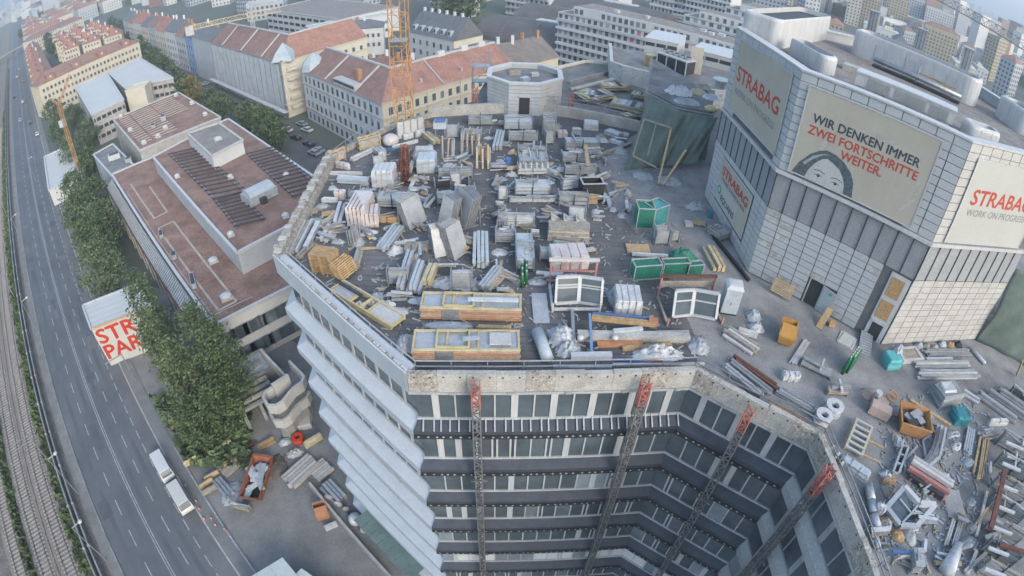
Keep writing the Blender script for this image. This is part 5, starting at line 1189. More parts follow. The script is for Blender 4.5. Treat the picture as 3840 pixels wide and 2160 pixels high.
# poplars between the road and the office block
for k, (x, y, h_, rx, sh, nm, mm) in enumerate((
    (-52.9, 51.6, 19.5, 2.6, 'poplar', 'slim tall poplar rising before the red lettered garage', leaf_m), (-49.3, 47.6, 16, 2.3, 'poplar', 'slim poplar second from the red lettered garage', leaf2_m), (-40.5, 46.3, 18.5, 2.9, 'poplar', 'tallest poplar between garage and college front', leaf_m),
    (-37.4, 45.2, 17, 2.8, 'poplar', 'poplar in front of the college windows', leaf_m), (-43.8, 43.2, 15, 2.5, 'poplar', 'poplar at the edge of the pavement', leaf2_m), (-41.5, 39.0, 9, 2.5, 'round', 'bushy dark tree at the corner of the skip yard', leaf_m), (-37.8, 41.3, 11, 2.6, 'round', 'bushy tree under the poplars', leaf_m))):
    tree('poplar_tree', nm, Vector((x, y)), h_, rx*1.12, .10, mm, 150, 34, .25, 40+k, 'trees beside the road', shape=sh)
tr = [(0, 1, 760, 860, 13, 5.0, 'broad tree between road and slatted canopy, beside the garage'), (0, 1, 700, 640, 13, 5.0, 'broad tree second beyond the garage along the road'), (0, 1, 600, 430, 13, 4.6, 'broad tree third beyond the garage along the road'), (0, 1, 760, 480, 12, 4.4, 'broad tree close to the slatted canopy'), (0, 1, 560, 200, 12, 4.4, 'broad tree fourth beyond the garage along the road'), (0, 1, 700, 240, 11, 4, 'broad tree beside the middle of the slatted canopy'), (0, 0, 520, 1330, 12, 4.6, 'broad tree at the foot of the orange crane'), (0, 0, 640, 1390, 10, 4, 'tree beside the annex and orange crane'), (0, 0, 430, 1130, 11, 5, 'tree beside the low white roof by the road'), (0, 0, 620, 1160, 10, 4.5, 'tree between annex and white-roofed block'), (0, 0, 380, 960, 11, 5, 'tree by the road in front of the cream row'), (0, 0, 520, 1000, 10, 5, 'tree beside the white-roofed block'), (0, 0, 340, 830, 10, 4.5, 'tree at the road end of the cream row'), (0, 0, 700, 1080, 9, 4, 'small tree at the corner of the white-roofed block')]
for k, (c_, r_, x, y, h_, rx, nm) in enumerate(tr): tree('street_tree', nm, XY(at(c_, r_, x, y, 0))+RN*3.6, h_, rx*1.05, .2, leaf_m if k % 3 else leaf2_m, 95, 42, .33, 60+k, 'trees beside the road')
sr = [(1330, 660, 'leafy'), (1400, 740, 'dense'), (1180, 480, 'broad'), (1260, 560, 'spreading'), (1120, 430, 'round'), (1080, 360, 'dark'), (1010, 300, 'old'), (960, 250, 'low'), (920, 210, 'tall'), (860, 170, 'wide')]
for k, (x, y, nm) in enumerate(sr): tree('street_tree', nm+' tree in the street between college and wrapped building, '+('first', 'second', 'third', 'fourth', 'fifth', 'sixth', 'seventh', 'eighth', 'ninth', 'tenth')[k]+' of its row', XY(at(0, 0, x, y+40, 0)), 11, 5, .25, leaf_m, 50, 26, .6, 90+k, 'trees in the tree street')
tree('street_tree', 'yellowing tree beside the striped brown roof', XY(at(0, 0, 1480, 800, 0)), 11, 4.5, .2, leaf3_m, 60, 36, .45, 120, 'trees in the tree street')
for k, (c_, x, y) in enumerate(((0, 1620, 880), (0, 1700, 930), (1, 60, 1050), (1, 110, 1090), (1, -40, 1010), (1, 150, 1150))): tree('street_tree', ('dark', 'leafy', 'broad', 'big', 'dense', 'low')[k]+' tree in the side street opposite the old corner building, close to the brown roofs', XY(at(c_, 0, x, y, 0)), 10, 4.2, .2, leaf_m, 70, 36, .42, 130+k, 'trees in the tree street')
for k, (x, y) in enumerate(((1450, 60), (1560, 70), (1500, 40), (1620, 60))): tree('tall_tree', ('pale', 'rounded', 'tall', 'wide')[k]+' tree between the white blocks behind the vaulted halls', XY(at(1, 0, x, y+120, 0)), 22, 9, .2, leaf2_m, 60, 26, .9, 150+k)
for k, (x, y) in enumerate(((680, 60), (740, 90), (790, 50), (640, 20), (850, 20), (400, 400), (380, 340), (450, 440), (170, 280))): tree('park_tree', ('dark', 'wide', 'tall', 'dense', 'round', 'courtyard', 'shady', 'leafy', 'lonely')[k]+' tree '+('of the park beyond the cream rows' if k < 5 else 'among the cream apartment rows'), XY(at(0, 0, x, y+20, 0)), 15, 8 if k < 5 else 5, .2, leaf_m, 50, 24, .9, 170+k)
for k, (c_, x, y) in enumerate(((2, 380, 470), (2, 500, 440), (2, 560, 450))): tree('garden_tree', ('dark', 'round', 'small')[k]+' tree at the foot of the balcony slab', XY(at(c_, 0, x, y, 4)), 9, 5, .2, leaf_m, 40, 26, .6, 190+k)
# scrub at the foot of the poplars
rs = random.Random(5); m = MB()
for _ in range(1600):
    c = XY(at(0, 2, rs.uniform(1120, 1900), rs.uniform(100, 640), 0))
    if (c-R0).dot(RN) < 9.6: continue
    s = rs.uniform(.2, .6); q = Vector((c.x, c.y, rs.uniform(.1, .9))); nx = Vector((rs.gauss(0, 1), rs.gauss(0, 1), 1)).normalized(); ux = nx.orthogonal(); uy = nx.cross(ux); m.add([q-ux*s, q+uy*s, q+ux*s, q-uy*s], [(0, 1, 2, 3)])
m.build('undergrowth', leaf_m, None, 'dark undergrowth round the poplar trunks', 'undergrowth', kind='stuff')
# air
hz_ = MB(); hz_.box((0, 3800, 160), (24000, 15600, 330)); air = hz_.build('haze', mat('unused', (.5, .5, .5)), None, 'thin blue evening haze over the city', 'haze', kind='stuff')
vm = bpy.data.materials.new('haze'); vm.use_nodes = True; vn = vm.node_tree.nodes; vn.clear(); vo = vn.new('ShaderNodeOutputMaterial'); pv_ = vn.new('ShaderNodeVolumePrincipled')
pv_.inputs['Color'].default_value = (.72, .82, .90, 1); pv_.inputs['Density'].default_value = .00042; pv_.inputs['Anisotropy'].default_value = .2
vm.node_tree.links.new(pv_.outputs[0], vo.inputs['Volume']); air.data.materials.clear(); air.data.materials.append(vm)
# ================================================================ things on the roof site
ZOOM = {1: (1200, 400, 4.14), 2: (1750, 400, 4.14), 3: (1200, 700, 4.14), 4: (1750, 700, 4.14), 5: (3240, 1240, 4.025), 6: (3240, 1600, 2.5867),
        'a': (960, 720, 2.0125), 'b': (1920, 720, 2.0125), 'c': (2880, 720, 2.0125), 'd': (2880, 1440, 2.0125), 'e': (1920, 0, 2.0125), 'f': (960, 0, 2.0125), 'g': (960, 1440, 2.0125), 'h': (0, 1440, 2.0125)}
def zp(k, x, y, z=DK): o = ZOOM[k]; return gp(o[0]+x/o[2], o[1]+y/o[2], z)
def fr(k, nl, nr, ft, h, z=DK):
    """box from photographed near-bottom edge nl->nr and a point ft on the far top edge, height h"""
    a, b = XY(zp(k, *nl, z)), XY(zp(k, *nr, z)); p, u, n, L, rz = wallframe(a, b)
    f = XY(zp(k, *ft, z+h)); dep = max(.25, -(f-p).dot(n)); return p, u, n, L, rz, dep
def soft_box(p, u, n, L, dep, z, h, r=.12, seed=0, bulge=.05):
    r2 = random.Random(seed); f = []; 
    base = rrect(p, u, n, L, dep, min(r, L*.3, dep*.3), 3); rings = []
    for t in (0, .25, .5, .75, .93, 1.0):
        d = 0 if t < .9 else (.04 if t < .97 else .14); rr_ = shrink(base, d) if d else base
        rings.append([(q.x+r2.uniform(-bulge, bulge), q.y+r2.uniform(-bulge, bulge), z+h*t+(r2.uniform(-bulge, bulge) if t > .1 else 0)) for q in rr_])
    m = MB(); m.rings(rings); return m
def wrapped(label, k, nl, nr, ft, h, m=None, straps=2, pallet=True, z=DK, cat='wrapped pallet', name='wrapped_pallet', group=None, sm=None):
    m = m or foil_w; p, u, n, L, rz, dep = fr(k, nl, nr, ft, h, z); e = empty(name, (p.x, p.y, z), label, cat, group); zb = z
    if pallet:
        c = p+u*(L/2)-n*(dep/2)
        for s in (-.42, 0, .42): q = c-n*(dep*s); mm = MB(); mm.box((q.x, q.y, z+.07), (L, .12, .14), rz); mm.build('runner', wood_g, e)
        zb = z+.14
    soft_box(p, u, n, L, dep, zb, h-(zb-z), seed=int(p.x*13+p.y*7)).build('wrapping', m, e, smooth=False)
    for j in range(straps):
        q = p+u*(L*(j+1)/(straps+1))-n*(dep/2); piece('strap', sm or (rust if m is foil_p else frame_g), e, (q.x, q.y, zb+(h-(zb-z))/2), (.05, dep+.06, h-(zb-z)+.03), rz)
    return e
def rack(label, k, nl, nr, ft, h, panels=4, m=None, flat=False, z=DK, name='panel_rack', posts=True, fm=None, group=None, cat='panel rack'):
    """steel stillage carrying facade panels, lying flat or standing"""
    m = m or alu; fm = fm or galv; p, u, n, L, rz, dep = fr(k, nl, nr, ft, h, z); e = empty(name, (p.x, p.y, z), label, cat, group); r2 = random.Random(int(L*100))
    for s in (.0, 1.0):
        for t in (0., 1.):
            if posts: q = p+u*(L*(.03+.94*s))-n*(dep*(.03+.94*t)); piece('post', fm, e, (q.x, q.y, z+h*.5+.1), (.08, .08, h+.25), rz)
        q = p+u*(L*(.03+.94*s))-n*(dep/2); piece('base_beam', fm, e, (q.x, q.y, z+.09), (.10, dep, .12), rz)
        if posts: piece('top_beam', fm, e, (q.x, q.y, z+h+.16), (.08, dep, .08), rz)
    for j in range(4 if flat else 2):
        q = p+u*(L*r2.uniform(.2, .8))-n*(dep*r2.uniform(.2, .8)); piece('loose_bar', r2.choice((foil_w, alu, galv, alu_d, wood_g)), e, (q.x, q.y, z+h+.06+.05*j), (L*r2.uniform(.3, .75), r2.uniform(.07, .2), r2.uniform(.05, .12)), rz+r2.choice((0, 0, .1, -.15, 1.5))+r2.uniform(-.1, .1))
    if posts and L > 1.8:
        for t in (0., 1.): q = p+u*(L*.5)-n*(dep*(.02+.96*t)); piece('mid_post', steel_d if r2.random() < .5 else fm, e, (q.x, q.y, z+h*.55+.1), (.07, .07, h+.35), rz)
    for j in range(panels):
        if flat:
            q = p+u*(L/2)-n*(dep/2); piece('panel', m if j % 2 == 0 else (alu_d if m is alu else m), e, (q.x+r2.uniform(-.05, .05), q.y+r2.uniform(-.05, .05), z+.17+(h-.17)*(j+.5)/panels), (L*.93, dep*.9, (h-.17)/panels*.75), rz+r2.uniform(-.015, .015))
        else:
            q = p+u*(L/2)-n*(dep*(j+.5)/panels); piece('panel', m if j % 3 else alu_d, e, (q.x, q.y, z+.16+(h-.2)/2), (L*.9*r2.uniform(.85, 1), dep/panels*.55, h-.2), M=Matrix.Rotation(rz, 3, 'Z') @ Matrix.Rotation(r2.uniform(-.12, .12), 3, 'X'))
    return e
def bundle(label, k, a, b, width, h, n_, m, z=DK, name='profile_bundle', cat='profiles', m2=None, tie=True, gap=.8):
    a, b = zp(k, *a, z), zp(k, *b, z); d = XY(b)-XY(a); L = d.length; u = d/L; v = Vector((u.y, -u.x)); rz = math.atan2(u.y, u.x); e = empty(name, ((a.x+b.x)/2, (a.y+b.y)/2, z), label, cat); r2 = random.Random(int(L*97)+n_)
    rows = 1 if h < width/n_*1.6 else 2; per = max(1, math.ceil(n_/rows))
    for j in range(n_):
        r_, c_ = divmod(j, per); w = width/per; q = (XY(a)+XY(b))/2+v*(w*(c_+.5)-width/2)+u*r2.uniform(-.04, .04)*L
        piece('profile', (m2 if m2 and j % 2 else m), e, (q.x, q.y, z+.06+h/rows*(r_+.5)), (L*r2.uniform(.9, 1.0), w*gap, h/rows*.85), rz+r2.uniform(-.012, .012))
    if tie:
        for t in (.22, .78): q = XY(a).lerp(XY(b), t); piece('bearer', wood_g, e, (q.x, q.y, z+.03), (.1, width*1.1, .06), rz)
    return e
def plank(label, k, a, b, w, h, m, z=DK, name='plank', cat='plank', za=0, zb=0):
    a, b = zp(k, *a, z+za), zp(k, *b, z+zb); mm = MB(); o = Vector((0, 0, h/2)); mm.beam(a+o, b+o, w, h); return mm.build(name, m, None, label, cat)
def heap(label, k, c, rx, ry, h, m, seed=1, z=DK, name='plastic_sheet', cat='plastic sheet', rz=0, n_=16):
    """crumpled sheet: a creased mound"""
    c = zp(k, *c, z); r2 = random.Random(seed); mm = MB(); vs = []; N = n_
    R_ = Matrix.Rotation(rz, 2)
    for j in range(N+1):
        for i in range(N+1):
            x, y = 2*i/N-1, 2*j/N-1; rr_ = min(1, math.hypot(x, y)); zt = h*(1-rr_**1.5)*(.45+.9*r2.random())+.03*r2.random()
            if rr_ >= .98: zt = .01
            q = R_ @ Vector((x*rx*(.9+.2*r2.random()), y*ry*(.9+.2*r2.random()))); vs.append((c.x+q.x, c.y+q.y, z+.01+max(0, zt)))
    fs = [(j*(N+1)+i, j*(N+1)+i+1, (j+1)*(N+1)+i+1, (j+1)*(N+1)+i) for j in range(N) for i in range(N) if math.hypot(2*(i+.5)/N-1, 2*(j+.5)/N-1) < 1.02+.18*r2.random()]
    mm.add(vs, fs); o = mm.build(name, m, None, label, cat, smooth=True); so = o.modifiers.new('thickness', 'SOLIDIFY'); so.thickness = .015; return o
# ---- a pallet, made once
def pallet_mesh(m):
    mm = MB()
    for j in range(7): mm.box((0, -.36+.12*j, .13), (1.2, .085, .022))
    for s in (-.55, 0, .55): mm.box((s, 0, .105), (.14, .8, .022)); mm.box((s, 0, .055), (.11, .8, .075)); mm.box((s, 0, .011), (.12, .8, .02))
    return mm.mesh('pallet', m)
PM = {id(x): pallet_mesh(x) for x in (wood, wood_l, wood_g)}
def pallet(label, c, rz, m=None, tilt=0, group=None, s=1.0, axis='X'):
    m = m or wood; o = bpy.data.objects.new('pallet', PM[id(m)]); link(o, None, Matrix.Translation(Vector(c)) @ Matrix.Rotation(rz, 4, 'Z') @ Matrix.Rotation(tilt, 4, axis) @ Matrix.Scale(s, 4)); return tag(o, label, 'pallet', group)
# big pale stack with leaning pallets by the white facade parapet
a, b = zp('a', 425, 605), zp('a', 590, 640); p, u, n, L, rz = wallframe(a, b); c = p+u*(L/2)-n*.55
for k in range(11): pallet('orange-brown wooden pallet in the tall stack by the slanted white facade', (c.x+random.uniform(-.03, .03), c.y, DK+k*.15), rz+random.uniform(-.03, .03), wood, 0, 'pallets of the tall stack', 1.55)
for k in range(4):
    q = p+u*(L+.25+.22*k)-n*(.5-.05*k); pallet('orange-brown wooden pallet leaning against the tall stack', (q.x, q.y, DK+.75-.02*k), rz+1.35, wood, 1.15, 'pallets leaning on the stack', 1.35)
heap('grey-blue plastic bag lying against the leaning pallets', 'a', (690, 545), .55, .8, .5, foil_g, 31, rz=.5, name='plastic_bag', cat='bag')
for k, (x, y, r_) in enumerate(((550, 170, .3), (440, 150, .9))): pallet(('small wooden pallet beside the white profile pack', 'small wooden pallet near the rubble parapet')[k], zp('a', x, y), r_, wood_l if k == 0 else wood_g)
# ---- timber cages at the rear street corner
def cage(label, k, nl, nr, ft, h):
    p, u, n, L, rz, dep = fr(k, nl, nr, ft, h); e = empty('timber_cage', (p.x, p.y, DK), label, 'timber cage')
    for t in (0, .5, 1):
        for s in (0, 1): q = p+u*(L*(.02+.96*t))-n*(dep*(.03+.94*s)); piece('post', wood_l, e, (q.x, q.y, DK+h/2), (.12, .12, h), rz)
    for zz_ in (.12, .5, .95):
        for s in (0, 1): q = p+u*(L/2)-n*(dep*(.01+.98*s)); piece('rail', wood_l, e, (q.x, q.y, DK+h*zz_), (L, .06, .16), rz)
        for t in (0, .33, .66, 1): q = p+u*(L*(.01+.98*t))-n*(dep/2); piece('cross_rail', wood_l, e, (q.x, q.y, DK+h*zz_+.09), (.14, dep, .05), rz)
    q = p+u*(L/2)-n*(dep/2); piece('load', foil_g, e, (q.x, q.y, DK+h*.4), (L*.86, dep*.8, h*.7), rz)
cage('pale timber cage beside the white bulk bag at the rear parapet', 1, (620, 690), (945, 600), (790, 425), 1.3)
cage('pale timber cage at the street corner of the deck', 1, (175, 900), (400, 800), (290, 670), 1.3)
# ---- rear-left of the deck
c = zp(1, 1100, 590); m = MB(); m.rings([[(c.x+r*math.cos(t*math.pi/7)*(1+.08*math.sin(t*3)), c.y+.1+r*math.sin(t*math.pi/7), DK+zz_) for t in range(14)] for r, zz_ in ((.6, 0), (.85, .2), (.9, .55), (.75, .9), (.4, 1.12), (.1, 1.2))]); m.build('bulk_bag', foil_p, None, 'round white bulk bag at the rear parapet beside the timber cage', 'bulk bag', smooth=True)
wrapped('long white wrapped pack beside the round bulk bag', 1, (1130, 665), (1530, 560), (1330, 560), .35, straps=1, pallet=False, name='wrapped_pack')
heap('blue sheet crumpled beside the round bulk bag', 1, (1090, 665), .6, .25, .2, blue_d, 4, rz=-.3)
bundle('short silver profile bundle behind the open deck area', 1, (880, 690), (980, 770), 1.0, .5, 6, alu)
bundle('long pale beam bundle lying in front of the timber cages', 1, (470, 870), (840, 690), .55, .45, 5, foil_w, m2=wood_g)
wrapped('pinkish wrapped pack at the street corner of the deck', 1, (240, 940), (440, 990), (350, 850), .6, foil_p, pallet=False, name='wrapped_pack')
wrapped('long white pack lying beside the rubble parapet', 1, (150, 1075), (655, 1085), (400, 1010), .4, foil_w, straps=1, name='wrapped_pack')
bundle('white profile packs in front of the big wrapped pallet', 1, (255, 1160), (790, 1200), .9, .5, 4, foil_w, m2=foil_b)
plank('thin grey bar beside the white profile packs', 1, (105, 1145), (250, 1145), .12, .08, galv)
wrapped('tall white wrapped pallet beside the rust lattice sections', 1, (810, 1275), (1140, 1275), (1040, 850), 1.75, foil_w, 3)
# rust-coloured lattice sections standing upright
def lattice(label, k, a, b, w, m, z0=DK+.1, z1_=DK+.1, name='lattice_section'):
    a, b = zp(k, *a, z0), zp(k, *b, z1_); e = MB(); d = (b-a); n_ = max(3, int(d.length/.5)); dd = d.normalized(); r_ = dd.cross(Vector((0, 0, 1))).normalized()*w/2; u_ = r_.cross(dd).normalized()*w/2
    cs = [r_+u_, -r_+u_, -r_-u_, r_-u_]
    for q in cs: e.beam(a+q+Vector((0, 0, w/2)), b+q+Vector((0, 0, w/2)), .06)
    for j in range(n_):
        for i in range(4): q0, q1 = cs[i], cs[(i+1) % 4]; e.beam(a+d*(j/n_)+(q0 if j % 2 else q1)+Vector((0, 0, w/2)), a+d*((j+1)/n_)+(q1 if j % 2 else q0)+Vector((0, 0, w/2)), .04)
    return e.build(name, m, None, label, 'lattice section')
for k, (x0, x1, lab) in enumerate(((1255, 1290, 'nearest the tall white pallet'), (1300, 1330, 'in the middle of its row'), (1345, 1345, 'beside the white leaning panels'))): lattice('rust coloured lattice section, '+lab, 1, (x0, 1230), (x1, 720), .5, rust_d)
for k in range(4): lattice(('upper', 'second', 'third', 'lower')[k]+' rust lattice section of the pile by the leaning panels', 1, (1250+40*k, 1050), (1290+18*k, 640), .42, rust, DK+.6+.2*(k % 2), DK+.6+.2*(k % 2))
plank('white panel leaning on the rust lattice pile', 1, (1200, 1240), (1240, 1020), .5, .08, foil_w, name='panel', cat='panel', zb=.6); plank('long white panel beside the rust lattice pile', 1, (1400, 1280), (1490, 1070), .35, .1, foil_w, name='panel', cat='panel', zb=.3); plank('white panel on edge behind the rust lattice pile', 1, (1390, 1030), (1445, 850), .4, .12, foil_b, name='panel', cat='panel', zb=.7)
wrapped('tall grey-white crate stack behind the rust lattice pile', 1, (1500, 1050), (1790, 1050), (1620, 690), 1.5, foil_b, 2)
wrapped('pale crate stack behind the grey-white crate stack', 1, (1480, 800), (1760, 800), (1620, 610), 1.2, foil_b, 2)
# grey hoarding at the crane, small lifting platform
p, u, n, L, rz = wallframe(zp(1, 1220, 520), zp(1, 1640, 420)); e = empty('crane_hoarding', (p.x, p.y, DK), 'pale grey hoarding at the rear parapet in front of the yellow tower crane', 'hoarding')
for j in range(4): q = p+u*(L*(j+.5)/4)-n*.3; piece('board', concrete_l if j % 2 else panel_w, e, (q.x, q.y, DK+.95), (L/4-.04, .08, 1.9), rz)
for j in range(5): q = p+u*(L*j/4)-n*.22; piece('post', galv, e, (q.x, q.y, DK+1.0), (.08, .08, 2.0), rz)
wrapped('white pack leaning at the grey hoarding', 1, (1310, 520), (1460, 480), (1400, 400), .5, foil_w, 1, False, name='wrapped_pack'); wrapped('white box on the deck beside the grey hoarding', 1, (1500, 480), (1640, 430), (1560, 360), .7, foil_w, 1, False, name='wrapped_pack')
heap('brownish rag heap beside the lifting platform', 1, (1660, 300), .7, .6, .6, mat('rag_brown', (.22, .16, .12), .9), 8, name='rag_heap', cat='rags'); bundle('yellowish foam roll pack behind the crate stacks', 1, (1640, 460), (1820, 600), .9, .5, 4, yellow_pale)
c = zp(1, 1870, 540); e = empty('lifting_platform', (c.x, c.y, DK), 'small white lifting platform on legs near the rear parapet', 'lifting platform')
for sx in (-.5, .5):
    for sy in (0, .9): piece('leg', galv, e, (c.x+sx, c.y+sy, DK+.75), (.1, .1, 1.5))
m = MB(); m.box((c.x, c.y+.45, DK+1.85), (1.35, 1.3, .7)); m.build('cabin', foil_b, e); m = MB(); m.box((c.x, c.y+.45, DK+2.25), (1.1, 1.0, .1)); m.build('lid', blue_d, e)
# ---- upright A-frame racks with timber and profiles (centre rear)
def aframe(label, k, c, w, d_, h, rz=0, m=None, nb=5):
    c = zp(k, *c); e = empty('upright_rack', (c.x, c.y, DK), label, 'rack'); R_ = Matrix.Rotation(rz, 3, 'Z')
    for s in (-1, 1):
        for t in (-1, 1): mm = MB(); mm.beam(Vector(c)+R_ @ Vector((s*w/2, t*d_/2, 0)), Vector(c)+R_ @ Vector((s*w/2, 0, h)), .09); mm.build('leg', galv, e)
    mm = MB(); mm.beam(Vector(c)+R_ @ Vector((-w/2, 0, h)), Vector(c)+R_ @ Vector((w/2, 0, h)), .09); mm.build('ridge_bar', galv, e)
    r2 = random.Random(int(c.x*10))
    for j in range(nb):
        x = -w/2+w*(j+.5)/nb; mm = MB(); t = 1 if j % 2 else -1; mm.beam(Vector(c)+R_ @ Vector((x, t*(d_/2+.2), .03)), Vector(c)+R_ @ Vector((x+r2.uniform(-.1, .1), t*.08, h*r2.uniform(.9, 1.25))), .16, .06); mm.build('board', m or wood_g, e)
aframe('upright rack with leaning grey boards at the rear deck, street side', 1, (2000, 760), 1.2, 1.6, 1.9); aframe('upright rack with leaning grey boards behind the flat panel stillage', 1, (2340, 700), 1.8, 1.6, 2.0, m=wood_g, nb=7); aframe('upright rack with pale boards beside the silver upright profiles', 2, (260, 900), 1.3, 1.6, 1.9, m=wood_l)
bundle('silver profiles standing behind the flat stillages', 2, (470, 700), (530, 430), 1.0, .6, 6, alu)
# stillages in rows: label, zoom, near-left, near-right, far-top, height, count, material, flat
ST = [
 ('grey panel stillage in the rearmost row at the deck edge', 2, (20, 300), (400, 300), (200, 130), .9, 5, alu_d, True),
 ('pale panel stillage behind the upright board racks', 1, (2180, 540), (2480, 560), (2330, 330), 1.0, 5, alu, True),
 ('wide white panel stillage in the rearmost row beside the turret', 2, (575, 375), (1040, 380), (800, 115), 1.1, 6, foil_b, True),
 ('grey stillage wrapped in green mesh before the white stillage', 2, (640, 545), (1110, 560), (870, 380), .9, 5, alu_d, True),
 ('empty white steel stillage frame in the rear row', 2, (780, 740), (1250, 760), (1010, 590), .8, 2, alu, True),
 ('low stillage with two grey crates behind the dark box', 2, (800, 960), (1270, 960), (1030, 690), .9, 3, alu_d, True),
 ('stillage with row of white posts behind the white twin crates', 2, (780, 1080), (1280, 1080), (1030, 880), .8, 2, frame_w, True),
 ('large twin white crate stillage in the middle of the deck', 2, (740, 1400), (1300, 1400), (1030, 1110), 1.2, 3, foil_b, True),
 ('blue-grey panel stillage near the rear parapet bend', 2, (1520, 690), (2070, 690), (1800, 470), 1.0, 5, alu, True),
 ('dull panel stillage before the blue-grey stillage', 2, (1480, 880), (1930, 880), (1700, 690), .8, 4, alu_d, True),
 ('long grey panel stillage behind the black container', 2, (1510, 1075), (2010, 1080), (1760, 900), .9, 5, alu_d, True),
 ('pale blue crate stillage beside the black container', 2, (1480, 1320), (1740, 1290), (1600, 1090), 1.1, 3, foil_b, True),
 ('white-topped panel stillage beside the rust lattice pile', 1, (1830, 1130), (2380, 1110), (2100, 930), 1.0, 4, alu, True),
 ('dark low stillage below the white-topped stillage', 1, (1770, 1280), (2330, 1230), (2050, 1100), .6, 3, steel_d, True),
 ('cream panel stillage with white rim in the middle row', 1, (2100, 1440), (2420, 1420), (2250, 1220), .9, 4, alu, True),
 ('white tubular stillage behind the tilted grey panels', 3, (1820, 300), (2110, 290), (1960, 60), .8, 3, alu, True),
 ('grey plated stillage beside the white tubular one', 3, (2100, 290), (2420, 290), (2260, 20), .9, 4, alu_d, True),
 ('pale crate stillage behind the brown boxes', 3, (890, 340), (1360, 360), (1120, 60), 1.1, 4, foil_b, True),
 ('white-topped stillage before the single plank stack', 4, (470, 640), (1060, 660), (760, 390), 1.0, 4, foil_w, True),
 ('grey sheet stillage behind the blue lidded crate', 4, (440, 890), (740, 900), (600, 640), 1.0, 5, alu_d, True),
 ('blue lidded crate stillage on the middle deck', 4, (770, 1330), (1050, 1330), (930, 690), 1.1, 3, foil_b, True),
 ('long white profile stillage before the twin crates', 4, (650, 270), (1400, 270), (1000, 170), .5, 3, foil_w, True),
 ('open tubular frame stillage behind the brown slab stack', 4, (1420, 320), (1900, 330), (1660, 60), .9, 2, alu, True)]
for lab, k, nl, nr, ft, h, n_, m_, fl in ST: rack(lab, k, nl, nr, ft, h, n_, m_, fl, group='panel stillages on the roof deck')
# white posts on one stillage
for j in range(6):
    c = zp(2, 830+85*j, 950, DK+.9); m = MB(); m.tube(c, c+Vector((0, 0, .55)), .12, 7, .08); m.build('white_canister', foil_w, None, 'white canister standing in the row on the stillage behind the twin crates', 'canister', 'white canisters on the stillage')
# black open container, wooden box
p, u, n, L, rz, dep = fr(2, (1790, 1440), (2110, 1430), (1940, 1100), 1.5); e = empty('black_container', (p.x, p.y, DK), 'open black container with pale rim in the middle of the deck', 'container'); c = p+u*(L/2)-n*(dep/2)
for s, t, sx, sy in ((0, -.5, L, .06), (0, .5, L, .06), (-.5, 0, .06, dep), (.5, 0, .06, dep)): q = c+u*(s*L)-n*(t*dep); piece('side', steel_black, e, (q.x, q.y, DK+.75), (sx, sy, 1.5), rz); piece('rim', frame_g, e, (q.x, q.y, DK+1.53), (sx+.08, sy+.08, .06), rz)
piece('floor', steel_d, e, (c.x, c.y, DK+.05), (L, dep, .1), rz); q = c; piece('load', glass_m, e, (q.x, q.y, DK+.9), (L*.9, dep*.9, .1), rz)
wrapped('brown slatted wooden box before the black container', 4, (1800, 260), (2035, 265), (1920, 120), .7, wood, 1, name='wooden_box', cat='wooden box', sm=wood_g)
# pinkish wrapped stacks
wrapped('tall pinkish-white wrapped stack with red printed strips', 3, (420, 640), (720, 650), (640, 50), 1.9, foil_p, 4); wrapped('pinkish wrapped stack in front of the tall one', 3, (650, 660), (920, 640), (800, 250), 1.3, foil_p, 3)
wrapped('small pinkish crate beside the tall wrapped stack', 3, (220, 200), (390, 210), (300, 30), .9, foil_p, 1); wrapped('long white roll lying behind the small slatted pallet', 3, (20, 245), (265, 245), (140, 160), .35, foil_w, 0, False, name='wrapped_pack')
bundle('white profile pack pointing at the tall wrapped stack', 3, (270, 610), (360, 290), .75, .45, 3, foil_w); bundle('white profile pack behind the tall pallet stack', 3, (60, 880), (190, 640), .75, .45, 3, foil_w)
bundle('pair of white profile packs at the parapet corner', 'a', (280, 480), (405, 235), .8, .4, 3, foil_b, m2=wood_g); bundle('white beam pack beside the parapet corner', 'a', (380, 440), (480, 240), .5, .4, 2, foil_w); bundle('long wooden beams beside the pallet stack', 'a', (310, 520), (440, 395), .5, .3, 3, wood_g)
for k in range(2): wrapped(('brown cardboard pack', 'second brown cardboard pack')[k]+' behind the pointed grey panel', 3, ((930, 560), (1050, 570))[k], ((1030, 560), (1250, 570))[k], ((980, 470), (1150, 475))[k], .5, osb, 1, False, name='cardboard_pack', cat='cardboard pack')
# tilted grey facade panels standing in steel frames
def tilted(label, k, a, b, h, lean, m=None, n_=4, gap=.16):
    a, b = XY(zp(k, *a)), XY(zp(k, *b)); p, u, n, L, rz = wallframe(a, b); e = empty('tilted_panels', (p.x, p.y, DK), label, 'facade panels', 'tilted facade panels')
    for j in range(n_): q = p+u*(L/2)-n*(gap*j+h*math.sin(lean)/2); piece('panel', (m or alu) if j % 2 == 0 else alu_d, e, (q.x, q.y, DK+.1+h*math.cos(lean)/2), (L*(1-.03*j), .05, h), M=Matrix.Rotation(rz, 3, 'Z') @ Matrix.Rotation(-lean, 3, 'X'))
    for s in (.1, .9): q = p+u*(L*s)-n*.5; piece('frame_foot', galv, e, (q.x, q.y, DK+.05), (.1, 1.6, .1), rz); piece('frame_post', galv, e, (q.x-n.x*.9, q.y-n.y*.9, DK+.9), (.08, .08, 1.8), rz)
tilted('tilted grey panels facing the open deck, street side frame', 3, (1400, 700), (1660, 530), 2.4, .35, n_=6); tilted('tilted grey panels in the middle frame', 3, (1830, 560), (1990, 680), 2.4, .3, n_=6); tilted('tilted grey panels with cut corner in the outer frame', 3, (2060, 470), (2260, 690), 2.7, .28, n_=6)
